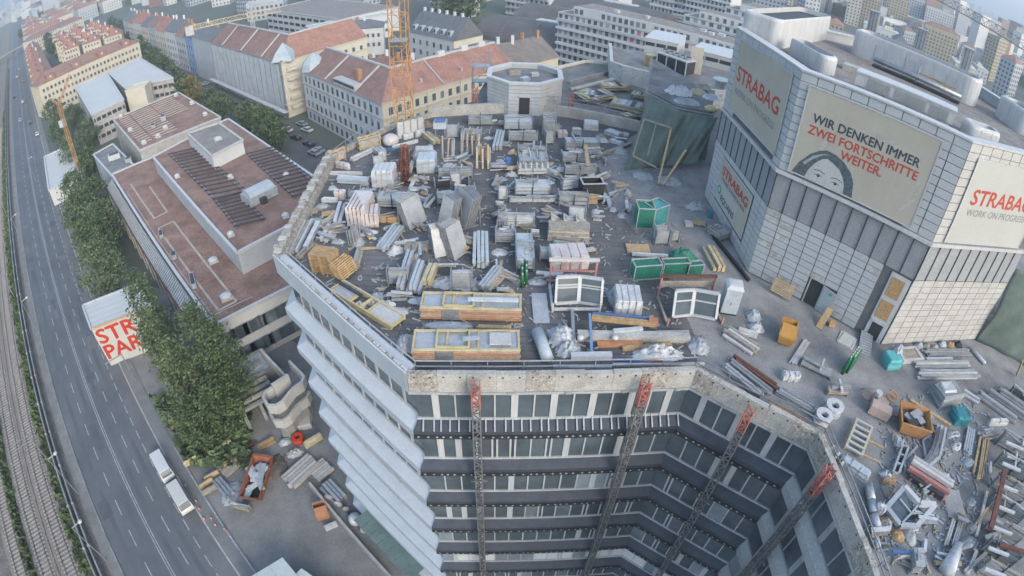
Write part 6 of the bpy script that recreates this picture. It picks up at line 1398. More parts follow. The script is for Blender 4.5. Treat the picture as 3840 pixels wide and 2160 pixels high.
tilted('tilted pale panels in the front frame, street side', 3, (1790, 1130), (1990, 1080), 2.2, .3, n_=6); tilted('tilted pale panels in the front frame beside the aisle', 3, (2090, 1170), (2300, 1020), 2.6, .3, n_=6)
bundle('long silver sheet pack lying across the open deck', 3, (960, 1020), (1230, 660), 1.1, .4, 4, foil_b, m2=alu); wrapped('pointed grey panel lying behind the silver sheet pack', 3, (1000, 690), (1240, 600), (1060, 600), .2, alu_d, 0, False, name='facade_sheet', cat='panel')
heap('white plastic sheet beside the silver sheet pack', 3, (1180, 1010), .7, .5, .5, foil_w, 12, rz=.6); heap('white plastic strip on the open deck', 3, (760, 730), .8, .3, .35, foil_w, 13, rz=.4); heap('grey debris heap on the open deck', 3, (590, 850), .5, .9, .5, foil_g, 14, rz=.3, name='debris_heap', cat='debris')
pallet('grey slatted pallet beside the tilted panels', zp(3, 1500, 950), .05, wood_g, s=1.5); pallet('second grey slatted pallet beside the tilted panels', zp(3, 1650, 940), .05, wood_g, s=1.3)
bundle('dark steel angles lying beside the leaning pallets', 3, (500, 1340), (600, 990), .7, .3, 5, alu_d, m2=steel_d); bundle('grey boards beside the dark steel angles', 3, (570, 1300), (640, 1020), .4, .3, 3, wood_g)
plank('thin pale bar across the open deck', 3, (800, 1260), (1210, 1270), .1, .08, wood_g); plank('long wooden beam across the open deck behind the pallets', 3, (440, 985), (930, 955), .18, .14, wood_l); plank('thin pale bar near the yellow frame', 'a', (870, 660), (1060, 680), .12, .08, wood_g)
# ---- leaning panel bundles around the aisle
for lab, k, a, b, w_, h_, n_, m_ in (
 ('silver glazing bundle leaning beside the aisle, street side', 'a', (1110, 790), (1190, 500), .9, .9, 5, alu), ('pale glazing bundle leaning beside the aisle, middle', 'a', (1200, 790), (1270, 580), .8, .9, 5, foil_b), ('cream panel bundle leaning beside the aisle', 'a', (1290, 720), (1340, 600), .7, .7, 4, yellow_pale),
 ('white upright profile bundle in the middle aisle', 4, (220, 1280), (220, 800), 1.2, .7, 8, foil_b), ('loose silver profiles behind the yellow frame stack', 'a', (1720, 760), (1850, 600), 1.0, .5, 7, alu), ('loose timber and profile heap behind the yellow frame stack', 'a', (1760, 740), (1860, 620), .8, .35, 5, wood_l)): bundle(lab, k, a, b, w_, h_, n_, m_)
heap('grey plastic sheeting spread behind the yellow frame stack', 'a', (1500, 690), 1.9, .75, .45, foil_g, 15, rz=-.1, n_=24)
# brown ribbed slab stack
p, u, n, L, rz, dep = fr(4, (1250, 850), (1900, 880), (1600, 450), 1.2); e = empty('slab_stack', (p.x, p.y, DK), 'stack of grey-brown ribbed slabs behind the pink wrapped crates', 'slab stack')
for j in range(6): q = p+u*(L/2)-n*(dep*.32); piece('slab', wood_g if j % 2 else concrete, e, (q.x, q.y, DK+.1+.2*j), (L*(1-.01*j), dep*.62, .17), rz)
for j in range(2):
    for i in range(3):
        q = p+u*(L*(.22+.3*i))-n*(dep*(.72+.22*j)); mm = MB(); a_ = q-u*(L*.14); b_ = q+u*(L*.14); mm.add([(a_.x-n.x*.3, a_.y-n.y*.3, DK), (b_.x-n.x*.3, b_.y-n.y*.3, DK), (b_.x+n.x*.3, b_.y+n.y*.3, DK), (a_.x+n.x*.3, a_.y+n.y*.3, DK), (a_.x-n.x*.3, a_.y-n.y*.3, DK+1.35), (b_.x-n.x*.3, b_.y-n.y*.3, DK+.75), (b_.x+n.x*.3, b_.y+n.y*.3, DK+.75), (a_.x+n.x*.3, a_.y+n.y*.3, DK+1.35)], [(3, 2, 1, 0), (4, 5, 6, 7), (0, 1, 5, 4), (1, 2, 6, 5), (2, 3, 7, 6), (3, 0, 4, 7)]); mm.build('wedge', concrete, e)
wrapped('twin pink-striped white wrapped crates', 4, (1310, 1330), (1890, 1300), (1600, 860), 1.35, foil_p, 3, sm=mat('strap_red', (.42, .17, .14), .7))
# red-framed stillage with bay window unit
def bay_unit(label, k, base, w_, h_, rz, lean=.0, split=.5, fm=None, gm=None, ang=.5, z=DK, name='bay_window_unit', bars=1):
    """angled bay window: two glazed leaves meeting at a vertical fold, white frames"""
    c = zp(k, *base, z); e = empty(name, (c.x, c.y, z), label, 'bay window'); R_ = Matrix.Rotation(rz, 3, 'Z') @ Matrix.Rotation(-lean, 3, 'X'); fm = fm or frame_w; gm = gm or glass_d
    for s in (-1, 1):
        wl = w_*(split if s < 0 else 1-split); d_ = Vector((s*math.cos(ang), -math.sin(ang), 0)); n_ = d_.cross(Vector((0, 0, 1)))
        P_ = lambda t, zz: Vector(c)+R_ @ (d_*(wl*t)+Vector((0, 0, zz)))
        for t in (0.03, 1): mm = MB(); mm.beam(P_(t, .1), P_(t, h_), .16, .18); mm.build('stile', fm, e)
        for zz in (.1, h_): mm = MB(); mm.beam(P_(0, zz), P_(1, zz), .18, .18); mm.build('rail', fm, e)
        for b_ in range(bars): mm = MB(); zz = h_*(.62+.09*b_); mm.beam(P_(0.04, zz), P_(.97, zz), .10, .10); mm.build('transom', fm, e)
        mm = MB(); mm.quad(P_(.05, .15), P_(.97, .15), P_(.97, h_-.08), P_(.05, h_-.08)); g_ = mm.build('pane', gm, e); g_.modifiers.new('t', 'SOLIDIFY').thickness = .03
    return e
p, u, n, L, rz, dep = fr('b', (305, 905), (660, 905), (500, 525), 2.1); e = empty('window_stillage', (p.x, p.y, DK), 'red and white steel stillage holding the bay window beside pink wrapped crates', 'stillage')
pinkst = mat('stillage_red', (.42, .20, .18), .6, var=.2)
for s in (0, 1):
    for t in (0, 1): q = p+u*(L*s)-n*(dep*t); piece('post', pinkst if t else frame_w, e, (q.x, q.y, DK+(1.15 if t else .35)), (.12, .12, 2.3 if t else .7), rz)
    q = p+u*(L*s)-n*(dep/2); piece('skid', frame_w, e, (q.x, q.y, DK+.12), (.16, dep, .2), rz)
q = p+u*(L/2)-n*dep; piece('top_beam', foil_p, e, (q.x, q.y, DK+2.25), (L+.3, .2, .2), rz); piece('mid_beam', pinkst, e, (q.x, q.y, DK+1.3), (L, .08, .1), rz); q = p+u*(L/2); piece('front_beam', frame_w, e, (q.x, q.y, DK+.25), (L, .16, .14), rz)
for s in (.33, .66): q = p+u*(L*s)-n*dep; piece('strut', pinkst, e, (q.x, q.y, DK+1.75), (.1, .1, .9), rz)
bay_unit('large white bay window unit with dark glass in the red stillage', 'b', (500, 840), 3.3, 1.85, -.03, .45, .52, ang=.42, bars=2)
bay_unit('second white bay window unit beside the blue portable toilet', 'b', (1350, 935), 3.3, 1.85, -.05, .4, .48, ang=.42)
p, u, n, L, rz, dep = fr('b', (1170, 1010), (1580, 1000), (1380, 640), 1.9); e = empty('window_stillage', (p.x, p.y, DK), 'rust and wood stillage behind the second bay window', 'stillage')
for s in (0, 1):
    for t in (0, 1): q = p+u*(L*s)-n*(dep*t); piece('post', pinkst, e, (q.x, q.y, DK+(1.0 if t else .3)), (.12, .12, 2.0 if t else .6), rz)
    q = p+u*(L*s)-n*(dep/2); piece('skid', wood_g, e, (q.x, q.y, DK+.12), (.16, dep, .2), rz)
q = p+u*(L/2)-n*dep; piece('top_beam', rust_d, e, (q.x, q.y, DK+1.95), (L+.2, .18, .18), rz); piece('board', wood_g, e, (q.x, q.y, DK+1.3), (L, .05, .5), rz)
# portable toilet
c = zp('b', 1640, 930); e = empty('portable_toilet', (c.x, c.y+.6, DK), 'blue and white portable toilet cabin beside the second bay window', 'portable toilet'); z0 = DK
m = MB(); m.box((c.x, c.y+.6, z0+1.1), (1.15, 1.15, 2.0), -.2); m.build('cabin', foil_b, e); m = MB(); m.box((c.x+.12, c.y+.03, z0+1.05), (.75, .06, 1.8), -.2); d_ = m.build('door', blue_p, e)
m = MB(); R_ = Matrix.Rotation(-.2, 3, 'Z'); m.rings([[tuple(Vector((c.x, c.y+.6, z0+2.1))+R_ @ Vector((x*s_, y*s_, zz))) for x, y in ((-.6, -.6), (.6, -.6), (.6, .6), (-.6, .6))] for s_, zz in ((1.03, 0), (1.03, .08), (.75, .28), (.4, .34))]); m.build('roof', frame_w, e); m = MB(); m.box((c.x, c.y+.6, z0+.06), (1.2, 1.2, .12), -.2); m.build('base', steel_d, e); piece('handle', frame_w, d_, (c.x-.12, c.y-.02, z0+1.0), (.05, .05, .2), -.2)
# grey plate, white scaffold bundle, green mesh cages
p, u, n, L, rz, dep = fr('b', (160, 992), (285, 992), (210, 760), .12); soft_box(p, u, n, L, dep, DK, .12, .03, 3, .0).build('steel_plate', alu, None, 'pale rectangular plate lying flat beside the red stillage', 'plate')
wrapped('untidy white wrapped pallet with plastic cover', 'b', (770, 940), (970, 950), (880, 690), 1.3, foil_w, 3); heap('white plastic cover sagging over the untidy pallet', 'b', (860, 760, DK+.9), .9, .5, .7, foil_w, 17, z=DK+.9) if False else heap('white plastic cover sagging behind the untidy pallet', 'b', (780, 800), .6, .9, .8, foil_b, 17)
def mesh_cage(label, k, nl, nr, ft, h, m, fm=None, d_=.22):
    p, u, n, L, rz, dep = fr(k, nl, nr, ft, h); e = empty('mesh_cage', (p.x, p.y, DK), label, 'mesh cage', 'mesh cages'); fm = fm or m; cs = [p, p+u*L, p+u*L-n*dep, p-n*dep]
    c = p+u*(L/2)-n*(dep/2); piece('load', m, e, (c.x, c.y, DK+h*.46), (L*.94, dep*.94, h*.9), rz)
    for i in range(4):
        a_, b_ = cs[i], cs[(i+1) % 4]; [MB().beam((a_.x, a_.y, zq), (b_.x, b_.y, zq), .07).build('edge_tube', frame_g, e) for zq in (DK+h, DK+.05)]; piece('corner_post', frame_g, e, (a_.x, a_.y, DK+h/2), (.07, .07, h), rz)
        mm = MB(); Ls = (b_-a_).length; k_ = 0; s = -h
        while s < Ls:
            for sg in (1, -1):
                x0, z0_, x1, z1_ = (s, 0, s+h, h) if sg > 0 else (s+h, 0, s, h)
                def cl(x, zz, xo, zo):
                    if x < 0: t = (0-x)/(xo-x); return 0, zz+(zo-zz)*t
                    if x > Ls: t = (Ls-x)/(xo-x); return Ls, zz+(zo-zz)*t
                    return x, zz
                (xa, za), (xb, zb) = cl(x0, z0_, x1, z1_), cl(x1, z1_, x0, z0_)
                if abs(xa-xb) < .02: continue
                pa, pb = a_+(b_-a_)*(xa/Ls), a_+(b_-a_)*(xb/Ls); mm.beam((pa.x, pa.y, DK+za), (pb.x, pb.y, DK+zb), .03)
            s += d_
        mm.build('mesh', mat('green_wire', (.05, .24, .17), .5) if m is green_m else teal_m, e, kind='stuff')
mesh_cage('dark green mesh cage beside the white pallet on edge', 'b', (915, 670), (1115, 655), (1020, 500), 1.25, green_m); mesh_cage('green mesh cage in the middle of the row of three', 'b', (1130, 640), (1325, 630), (1210, 500), 1.15, green_m); mesh_cage('small green mesh cage at the end of the row of three', 'b', (1320, 640), (1430, 630), (1370, 520), 1.0, green_m)
mesh_cage('tall dark green mesh cage standing alone near the plant tower', 'b', (935, 275), (1060, 280), (980, 60), 1.9, green_m); mesh_cage('turquoise mesh cage adjoining the tall green cage', 'b', (1062, 275), (1165, 235), (1080, 50), 1.8, teal_m)
heap('green netting hanging over behind the row of three cages', 'b', (1280, 500), 1.2, .5, .9, green_m, 18, name='green_netting', cat='netting')
pallet('pale wooden pallet lying behind the green cages', zp('b', 950, 440), .0, wood_l, s=1.5); plank('long white profile on top of the pale pallet', 'b', (905, 475), (1175, 490), .25, .2, foil_w, za=.3, zb=.3, name='white_profile', cat='profile')
rack('white tubular stand frames stacked beside the turquoise cage', 'b', (1075, 410), (1185, 410), (1130, 240), 1.3, 2, foil_w, False, name='stand_frame', cat='stand frames'); rack('small white tubular stand beside the stand frames', 'b', (1195, 385), (1260, 385), (1230, 290), .9, 1, foil_w, False, name='stand_frame', cat='stand frames')
bundle('yellow wrapped timber bundle beside the tower wall pipe', 'b', (1470, 440), (1560, 610), 1.0, .6, 5, yellow_pale, m2=wood_l)
# dark green cylinders in a rack in the aisle
def cylinders(label, k, a, b, n_, m, z=DK, r=.13, h=1.5, group='gas cylinders'):
    for j in range(n_):
        t = j/(max(1, n_-1)); c = zp(k, a[0]+(b[0]-a[0])*t, a[1]+(b[1]-a[1])*t, z)+Vector((.28*(j % 2), 0, 0)); e = empty('gas_cylinder', c, label, 'gas cylinder', group)
        mm = MB(); mm.rings([[(c.x+rr_*math.cos(q*math.pi/5), c.y+rr_*math.sin(q*math.pi/5), z+zz) for q in range(10)] for rr_, zz in ((r, 0), (r, h*.82), (r*.7, h*.93), (r*.3, h))]); mm.build('bottle', m, e, smooth=True); mm = MB(); mm.tube((c.x, c.y, z+h), (c.x, c.y, z+h+.13), r*.45, 7); mm.build('cap', frame_w, e)
cylinders('dark green gas cylinder with white cap in the aisle row', 'b', (75, 720), (75, 560), 8, green_d, h=1.1, group='green cylinders in the aisle'); cylinders('green gas cylinder with white cap in the cluster near the ramp', 'c', (560, 1370), (620, 1290), 10, green_d, group='green cylinders near the ramp')
# ---- the yellow and orange frame stacks at the front
def framestack(key, k, nl, nr, ft, layers, lh, lab):
    p, u, n, L, rz, dep = fr(k, nl, nr, ft, layers*lh); 
    for j in range(layers):
        z = DK+.12+j*lh; e = empty('shuttering_table', (p.x, p.y, z), ('uppermost yellow-edged frame of the '+lab) if j == layers-1 else ('orange-edged frame inside the '+lab), 'shuttering', None if j == layers-1 else 'frames of the '+lab); top = j == layers-1
        em = yellow_pale if top else (pale_orange if j % 3 else orange_paint); R2 = random.Random(j)
        for t in (0, 1): q = p+u*(L/2+R2.uniform(-.05, .05))-n*(dep*(.02+.96*t)); piece('edge_beam', em, e, (q.x, q.y, z+lh/2), (L, .14, lh*.85), rz)
        for t in (0, .32, .62, 1): q = p+u*(L*(.012+.976*t))-n*(dep/2); piece('cross_beam', yellow_paint if top else wood_g, e, (q.x, q.y, z+lh/2), (.14, dep*.9, lh*.7), rz)
        if top or j % 2 == 0: q = p+u*(L/2)-n*(dep/2); piece('board', alu if top else wood_g, e, (q.x, q.y, z+lh*.3), (L*.95, dep*.86, lh*.22), rz)
        if not top:
            q = p+u*(L*.3)+n*.09; piece('worn_patch', galv, e, (q.x-n.x*dep*.02, q.y-n.y*dep*.02, z+lh/2), (L*.17, .03, lh*.8), rz)
    z = DK+.12+layers*lh
    return p, u, n, L, rz, dep, z
S1 = framestack(1, 'a', (1245, 965), (2000, 985), (1640, 770), 6, .17, 'frame stack behind the front one')
S2 = framestack(2, 'a', (1185, 1285), (1990, 1290), (1600, 1050), 6, .17, 'front frame stack at the parapet')
for S, lab in ((S1, 'rear'), (S2, 'front')):
    p, u, n, L, rz, dep, z = S; e = empty('square_formwork', (p.x, p.y, z), 'loose yellow square frame lying on the '+lab+' frame stack', 'frame')
    for s0, s1, t0, t1 in ((.22, .24, .05, .95), (.52, .54, .05, .95), (.22, .54, .05, .10), (.22, .54, .88, .95)): q = p+u*(L*(s0+s1)/2)-n*(dep*(t0+t1)/2); piece('bar', yellow_paint, e, (q.x, q.y, z+.06), (L*(s1-s0), dep*(t1-t0), .12), rz)
p, u, n, L, rz, dep, z = S1; q = p+u*(L*.72)-n*(dep*.4); piece('aluminium_ladder', foil_w, None, (q.x, q.y, z+.2), (L*.5, .32, .1), rz, label='white perforated ladder beam lying on the rear frame stack', cat='ladder'); 
p, u, n, L, rz, dep, z = S2; q = p+u*(L*.55)-n*(dep*.45); piece('plank', alu, None, (q.x, q.y, z+.17), (L*.16, .3, .1), rz+.15, label='short silver plank lying across the front frame stack', cat='plank'); q = p+u*(L*.82)-n*(dep*.5); piece('plate', concrete_l, None, (q.x, q.y, z+.05), (L*.2, dep*.6, .1), rz, label='speckled pale plate lying on the front frame stack', cat='plate')
# yellow frame with grey boards by the white facade
p, u, n, L, rz = wallframe(XY(zp('a', 560, 740, DK+.3)), XY(zp('a', 1020, 1020, DK+.3))); e = empty('shuttering_table', (p.x, p.y, DK), 'long yellow-edged frame with grey boards beside the slanted white facade parapet', 'shuttering')
for t in (0, 1): q = p+u*(L/2)-n*(1.25*t); piece('edge_beam', yellow_pale if t else yellow_paint, e, (q.x, q.y, DK+.25), (L, .14, .4), rz)
for t in (0, .33, .5, .62, 1): q = p+u*(L*t)-n*.62; piece('cross_beam', yellow_paint, e, (q.x, q.y, DK+.3), (.12, 1.25, .2), rz)
for t0, t1 in ((.02, .32), (.64, .99)): q = p+u*(L*(t0+t1)/2)-n*.62; piece('board', alu if t0 < .3 else concrete_l, e, (q.x, q.y, DK+.33), (L*(t1-t0), 1.1, .08), rz)
plank('dark steel beam on the far edge of the long yellow frame', 'a', (630, 690), (800, 790), .2, .2, steel_d, za=.35, zb=.35, name='steel_beam', cat='beam'); heap('grey plastic sheet behind the long yellow frame', 'a', (905, 810), .55, .75, .4, foil_g, 21); heap('white plastic sheet at the corner beside the front frame stack', 'a', (1130, 1150), .6, .9, .5, foil_w, 22); heap('pale sheet under the rear of the front frame stack', 'a', (1450, 1010), 1.5, .4, .25, foil_b, 23)
bundle('wooden beams lying between the two frame stacks', 'a', (1660, 1030), (1930, 1040), .3, .2, 2, wood_l); heap('white sheet on the deck beside the long yellow frame', 'a', (1050, 900), .9, .4, .2, foil_w, 24)
# ---- orange and blue beam gear right of the frame stacks
plank('blue and orange crane beam lying across the front deck', 'b', (600, 960), (1080, 1010), .35, .3, wood, name='lifting_beam', cat='beam', za=.4, zb=.4); plank('blue edge girder along the orange crane beam', 'b', (605, 935), (1040, 970), .12, .32, blue_d, name='girder', cat='beam', za=.45, zb=.45)
plank('upright blue post frame standing across the white beams', 'b', (600, 1220), (585, 930), .16, .2, mat('post_blue', (.14, .22, .36), .5), name='girder', cat='beam', za=.15, zb=.6); plank('grey steel post lying beside the blue post frame', 'b', (465, 1220), (455, 900), .2, .2, galv, name='girder', cat='beam', za=.1, zb=.3)
for k, (x, y, z_) in enumerate(((1060, 1005, .35),)): c = zp('b', x, y, DK+.3); m = MB(); m.box((c.x, c.y, DK+.6), (.6, .5, .35), -.15); m.build('beam_shoe', orange_paint, None, 'orange end shoe of the crane beam', 'beam shoe')
for lab, a, b, w_, h_, m_, za in (('thick pale pipe lying behind the orange bars', (490, 1105), (1330, 1120), .55, .5, concrete, .0), ('orange bar bundle before the thick pale pipe', (640, 1160), (980, 1150), .4, .2, orange_paint, .0), ('brown bar bundle beside the orange bars', (830, 1190), (1200, 1160), .3, .2, wood, 0.), ('white pipe above the thick pale pipe', (760, 1070), (980, 1050), .3, .3, foil_w, .3), ('grey pipe behind the thick pale pipe', (1000, 1080), (1330, 1070), .25, .25, alu, .1), ('long white beam at the parapet behind the railing', (440, 1255), (750, 1250), .4, .35, foil_w, 0), ('thin blue rod along the front parapet', (760, 1265), (1070, 1300), .12, .15, blue_d, 0), ('long white rail lying on the parapet edge', (310, 1325), (750, 1325), .2, .15, foil_w, 0.), ('second long white rail lying on the parapet edge', (760, 1310), (1450, 1305), .18, .15, foil_w, 0.), ('orange strip at the front parapet', (920, 1280), (1130, 1275), .2, .12, orange_paint, 0)): plank(lab, 'b', a, b, w_, h_, m_, name='beam', cat='beam', za=za, zb=za)
for k, x in enumerate((515, 775)): c = zp('b', x, 1110, DK+.45); m = MB(); m.rings([[(c.x+r*math.cos(t*math.pi/5), c.y+r*math.sin(t*math.pi/5), DK+.5+zz_) for t in range(10)] for r, zz_ in ((.2, 0), (.22, .12), (.1, .22))]); m.build('cap', frame_w, None, ('pale round cap at the end of the thick pipe', 'white round cap on the middle of the thick pipe')[k], 'cap', smooth=True)
p, u, n, L, rz = wallframe(XY(zp('b', 250, 1310)), XY(zp('b', 180, 1080))); m = MB(); q0, q1 = zp('b', 265, 1290), zp('b', 190, 1085); m.tube(q0+Vector((0, 0, .35)), q1+Vector((0, 0, .35)), .38, 10, .42); m.build('foil_roll', foil_b, None, 'fat roll of pale foil lying at the front parapet', 'foil roll', smooth=True)
heap('white crumpled plastic beside the fat foil roll', 'b', (380, 1100), .9, 1.0, .8, foil_w, 25); heap('grey crumpled plastic near the grey steel post', 'b', (420, 1190), .8, .7, .6, foil_g, 26); heap('white plastic heap at the front parapet before the orange bars', 'b', (1100, 1230), 1.6, .6, .8, foil_w, 27, n_=22); heap('dark debris heap at the concave deck corner', 'b', (1400, 1160), .75, .9, .5, foil_g, 28, name='debris_heap', cat='debris')
bundle('bundle of wooden battens and white pipes near the portable toilet', 'b', (1600, 1060), (1840, 1220), 1.1, .35, 7, wood_g, m2=foil_w); bundle('white pipe bundle beside the battens', 'b', (1700, 1060), (1850, 1100), .5, .3, 3, foil_w); heap('white plastic sheet lying on the site waste near the toilet', 'b', (1840, 1030), .6, .5, .5, foil_w, 29); heap('grey waste pile behind the white plastic near the toilet', 'b', (1820, 940), .6, .6, .6, foil_g, 30, name='debris_heap', cat='debris')
for k in range(3): bundle(('dark red steel beam stack along the angled parapet', 'grey steel beam stack along the angled parapet', 'pale profile stack along the angled parapet')[k], 'b', ((1660, 1270), (1640, 1300), (1590, 1330))[k], ((1990, 1500), (1950, 1540), (1880, 1570))[k], .5, .35, 4, (rust_d, galv, alu)[k])
# ---- near the tower wall
heap('grey plastic heap lying near the plant tower wall', 'b', (1390, 120), 1.0, .6, .6, foil_g, 33); pallet('pale pallet lying near the plant tower wall', zp('b', 1410, 240), -.3, wood_l); wrapped('small pale pack beside the pallet near the plant tower', 'b', (1310, 265), (1370, 270), (1330, 210), .25, concrete_l, 0, False, name='wrapped_pack'); c = zp('b', 1490, 190); m = MB(); m.tube(c, c+Vector((0, 0, .6)), .28, 10, .25); m.build('bucket', teal_d, None, 'turquoise bucket near the plant tower wall', 'bucket')
rack('grey glazing crate leaning at the tower wall under the lower banner', 'b', (1560, 390), (1640, 360), (1540, 230), .8, 3, alu, True); bundle('dark drain pipe along the foot of the tower', 'b', (1500, 330), (1790, 690), .3, .25, 1, steel_black, tie=False, name='drain_pipe', cat='pipe')
pallet('pale pallet leaning on the tower wall beside the open door', zp('c', 90, 800)+Vector((.1, .25, .75)), math.atan2((T1-TC).y, (T1-TC).x), wood_l, 1.3, s=1.35)
plank('brown board leaning beside the open tower door', 'c', (380, 1030), (470, 880), .5, .06, wood, name='board', cat='board', zb=.9); wrapped('small cardboard box beside the leaning brown board', 'c', (450, 1020), (500, 1030), (490, 960), .45, osb, 0, False, name='cardboard_box', cat='cardboard box'); wrapped('pale flat sheet lying before the boarded tower strip', 'c', (515, 1130), (630, 1195), (590, 1060), .06, concrete_l, 0, False, name='sheet', cat='sheet')
# ramp at the tower doorway
p, u, n, L, rz = wallframe(XY(zp('c', 680, 1200)), XY(zp('c', 770, 1250))); q1, q0 = zp('c', 735, 1085), zp('c', 725, 1225); m = MB(); m.beam(q0+Vector((0, 0, .03)), q1+Vector((0, 0, .35)), 1.0, .06); e = m.build('ramp', alu, None, 'ribbed metal ramp leading to the tower doorway', 'ramp')
for j in range(9): c = q0.lerp(q1, (j+.5)/9)+Vector((0, 0, .07+.32*(j+.5)/9)); piece('rib', galv, e, c, (1.0, .05, .03), math.atan2((q1-q0).y, (q1-q0).x)-math.pi/2)
# orange skip on the dusty deck
def skip(label, c, L, W, h, rz, m, load=None, z=DK, name='skip', lid=False):
    e = empty(name, (c[0], c[1], z), label, 'skip'); R_ = Matrix.Rotation(rz, 3, 'Z'); c = Vector((c[0], c[1], z)); b = [(-.36, -.42), (.36, -.42), (.36, .42), (-.36, .42)]; t = [(-.5, -.5), (.5, -.5), (.5, .5), (-.5, .5)]
    P_ = lambda q, zz, s=1: c+R_ @ Vector((q[0]*L*s, q[1]*W*s, zz))
    for i in range(4):
        j = (i+1) % 4; mm = MB(); o_ = [P_(b[i], .12), P_(b[j], .12), P_(t[j], h), P_(t[i], h)]; i_ = [P_(b[i], .12, .93), P_(b[j], .12, .93), P_(t[j], h, .93), P_(t[i], h, .93)]; mm.hexa(o_+i_); mm.build('side', m, e); mm = MB(); mm.beam(P_(t[i], h), P_(t[j], h), .1, .1); mm.build('rim', m, e)
    mm = MB(); mm.add([P_(q, .14) for q in b], [(0, 1, 2, 3)]); mm.build('floor', steel_d, e)
    for s in (-.25, .25): mm = MB(); mm.box(c+R_ @ Vector((s*L, 0, .06)), (.12, W*.8, .12), rz); mm.build('skid', steel_d, e)
    if lid: mm = MB(); mm.hexa([P_((-.48, -.46), h*.98), P_((.1, -.46), h*1.0), P_((.1, .46), h*1.0), P_((-.48, .46), h*.98), P_((-.48, -.46), h*1.02), P_((.1, -.46), h*1.25), P_((.1, .46), h*1.25), P_((-.48, .46), h*1.02)]); mm.build('lid', m, e)
    if load:
        r2 = random.Random(3)
        for j in range(load[1]): q = c+R_ @ Vector((r2.uniform(-.3, .3)*L, r2.uniform(-.3, .3)*W, h*r2.uniform(.5, .95))); piece('load', load[0][j % len(load[0])], e, q, (r2.uniform(.2, .45)*L, r2.uniform(.15, .3)*W, .18), rz+r2.uniform(-.8, .8))
    return e
skip('yellow-orange tipping skip with lid on the dusty deck before the tower', zp('c', 125, 1110), 2.1, 1.15, .95, math.radians(62), mat('skip_orange', (.54, .29, .08), .5, var=.12), None, lid=True)
# loose white bars, wrapped bag and red rack right of it
bundle('thin white bars lying on the dusty deck near the orange skip', 'c', (180, 1310), (290, 1130), .5, .1, 5, foil_w, tie=False); rack('low grey trolley frame beside the thin white bars', 'c', (235, 1320), (470, 1430), (360, 1270), .35, 1, alu_d, True, posts=False); wrapped('white plastic wrapped pack at the end of the red beam stack', 'c', (100, 1430), (235, 1440), (150, 1340), .6, foil_w, 2, False, name='wrapped_pack')
# ================================================================ right part of the deck
for j in range(4): wrapped(('turquoise waste bag full of scrap at the tower corner',)[0], 5, (330, 600), (540, 590), (420, 290), .9, teal_m, 0, False, name='waste_bag', cat='waste bag', sm=teal_m) if j == 0 else None
heap('mixed scrap spilling from the turquoise waste bag', 5, (470, 370, DK)[:2], .6, .5, .95, foil_g, 41, z=DK+.5, name='scrap_heap', cat='scrap')
p, u, n, L, rz, dep = fr(5, (560, 510), (880, 480), (660, 245), .35); e = empty('framed_board', (p.x, p.y, DK), 'pinkish framed board crate under the sunlit tower face', 'board crate'); c = p+u*(L/2)-n*(dep/2)
piece('board', wood_g, e, (c.x, c.y, DK+.18), (L*.7, dep*.7, .3), rz)
for s, t, sx, sy in ((0, -.44, L, dep*.14), (0, .44, L, dep*.14), (-.44, 0, L*.13, dep), (.44, 0, L*.13, dep)): q = c+u*(s*L)-n*(-t*dep); piece('border', foil_p, e, (q.x, q.y, DK+.2), (sx, sy, .36), rz)
for lab, a, b, w_, h_, n_, m_, m2 in (('white profile pack lying parallel to the sunlit tower face', (790, 690), (1690, 690), .8, .35, 6, foil_w, alu), ('cream profiles behind the white profile pack', (760, 540), (1600, 520), .55, .3, 5, concrete_l, alu_d), ('pale blue pipe beside the framed board', (890, 460), (1320, 455), .3, .25, 2, foil_b, None), ('grey profiles under the sunlit tower face', (900, 360), (1590, 350), .7, .25, 6, alu_d, galv), ('grey offcuts between the profile packs', (800, 600), (1560, 590), .5, .2, 5, galv, alu_d)): bundle(lab, 5, a, b, w_, h_, n_, m_, m2=m2)
q0, q1 = zp(5, 1580, 270), zp(5, 1810, 520); m = MB(); m.tube(q0+Vector((0, 0, .18)), q1+Vector((0, 0, .18)), .17, 9); m.build('white_tube', foil_w, None, 'white tube lying askew beside the big green tarpaulin', 'tube', smooth=True)
for k, (x, y) in enumerate(((830, 220), (930, 220), (1060, 250), (1180, 200), (1300, 215), (1420, 200))): heap(('small', 'pale', 'brown', 'grey', 'dusty', 'dark')[k]+' waste heap at the foot of the sunlit tower face', 5, (x, y+20), .45, .35, .4, (foil_g, wood_g, concrete, foil_w, wood, steel_d)[k], 42+k, name='debris_heap', cat='debris', n_=10)
# grey covered box with white sheet
p, u, n, L, rz, dep = fr(5, (1110, 1190), (1430, 1120), (1180, 760), 1.1); e = empty('covered_box', (p.x, p.y, DK), 'grey tarpaulin covered box with white sheet on top beside the turquoise box', 'covered box'); soft_box(p, u, n, L, dep, DK, 1.0, .1, 5, .1).build('cover', mat('cover_grey', (.20, .225, .23), .6, var=.2), e); c = p+u*(L*.45)-n*(dep*.65); mm = MB(); mm.hexa([(c.x-.6, c.y-.5, DK+1.0), (c.x+.6, c.y-.6, DK+1.02), (c.x+.7, c.y+.5, DK+1.0), (c.x-.6, c.y+.5, DK+1.0), (c.x-.5, c.y-.4, DK+1.12), (c.x+.5, c.y-.5, DK+1.2), (c.x+.6, c.y+.4, DK+1.1), (c.x-.5, c.y+.4, DK+1.16)]); mm.build('sheet', foil_w, e)
wrapped('turquoise plastic box beside the grey covered box', 5, (1345, 1440), (1560, 1440), (1500, 1130), .8, teal_d, 1, False, name='plastic_box', cat='plastic box', sm=teal_m)
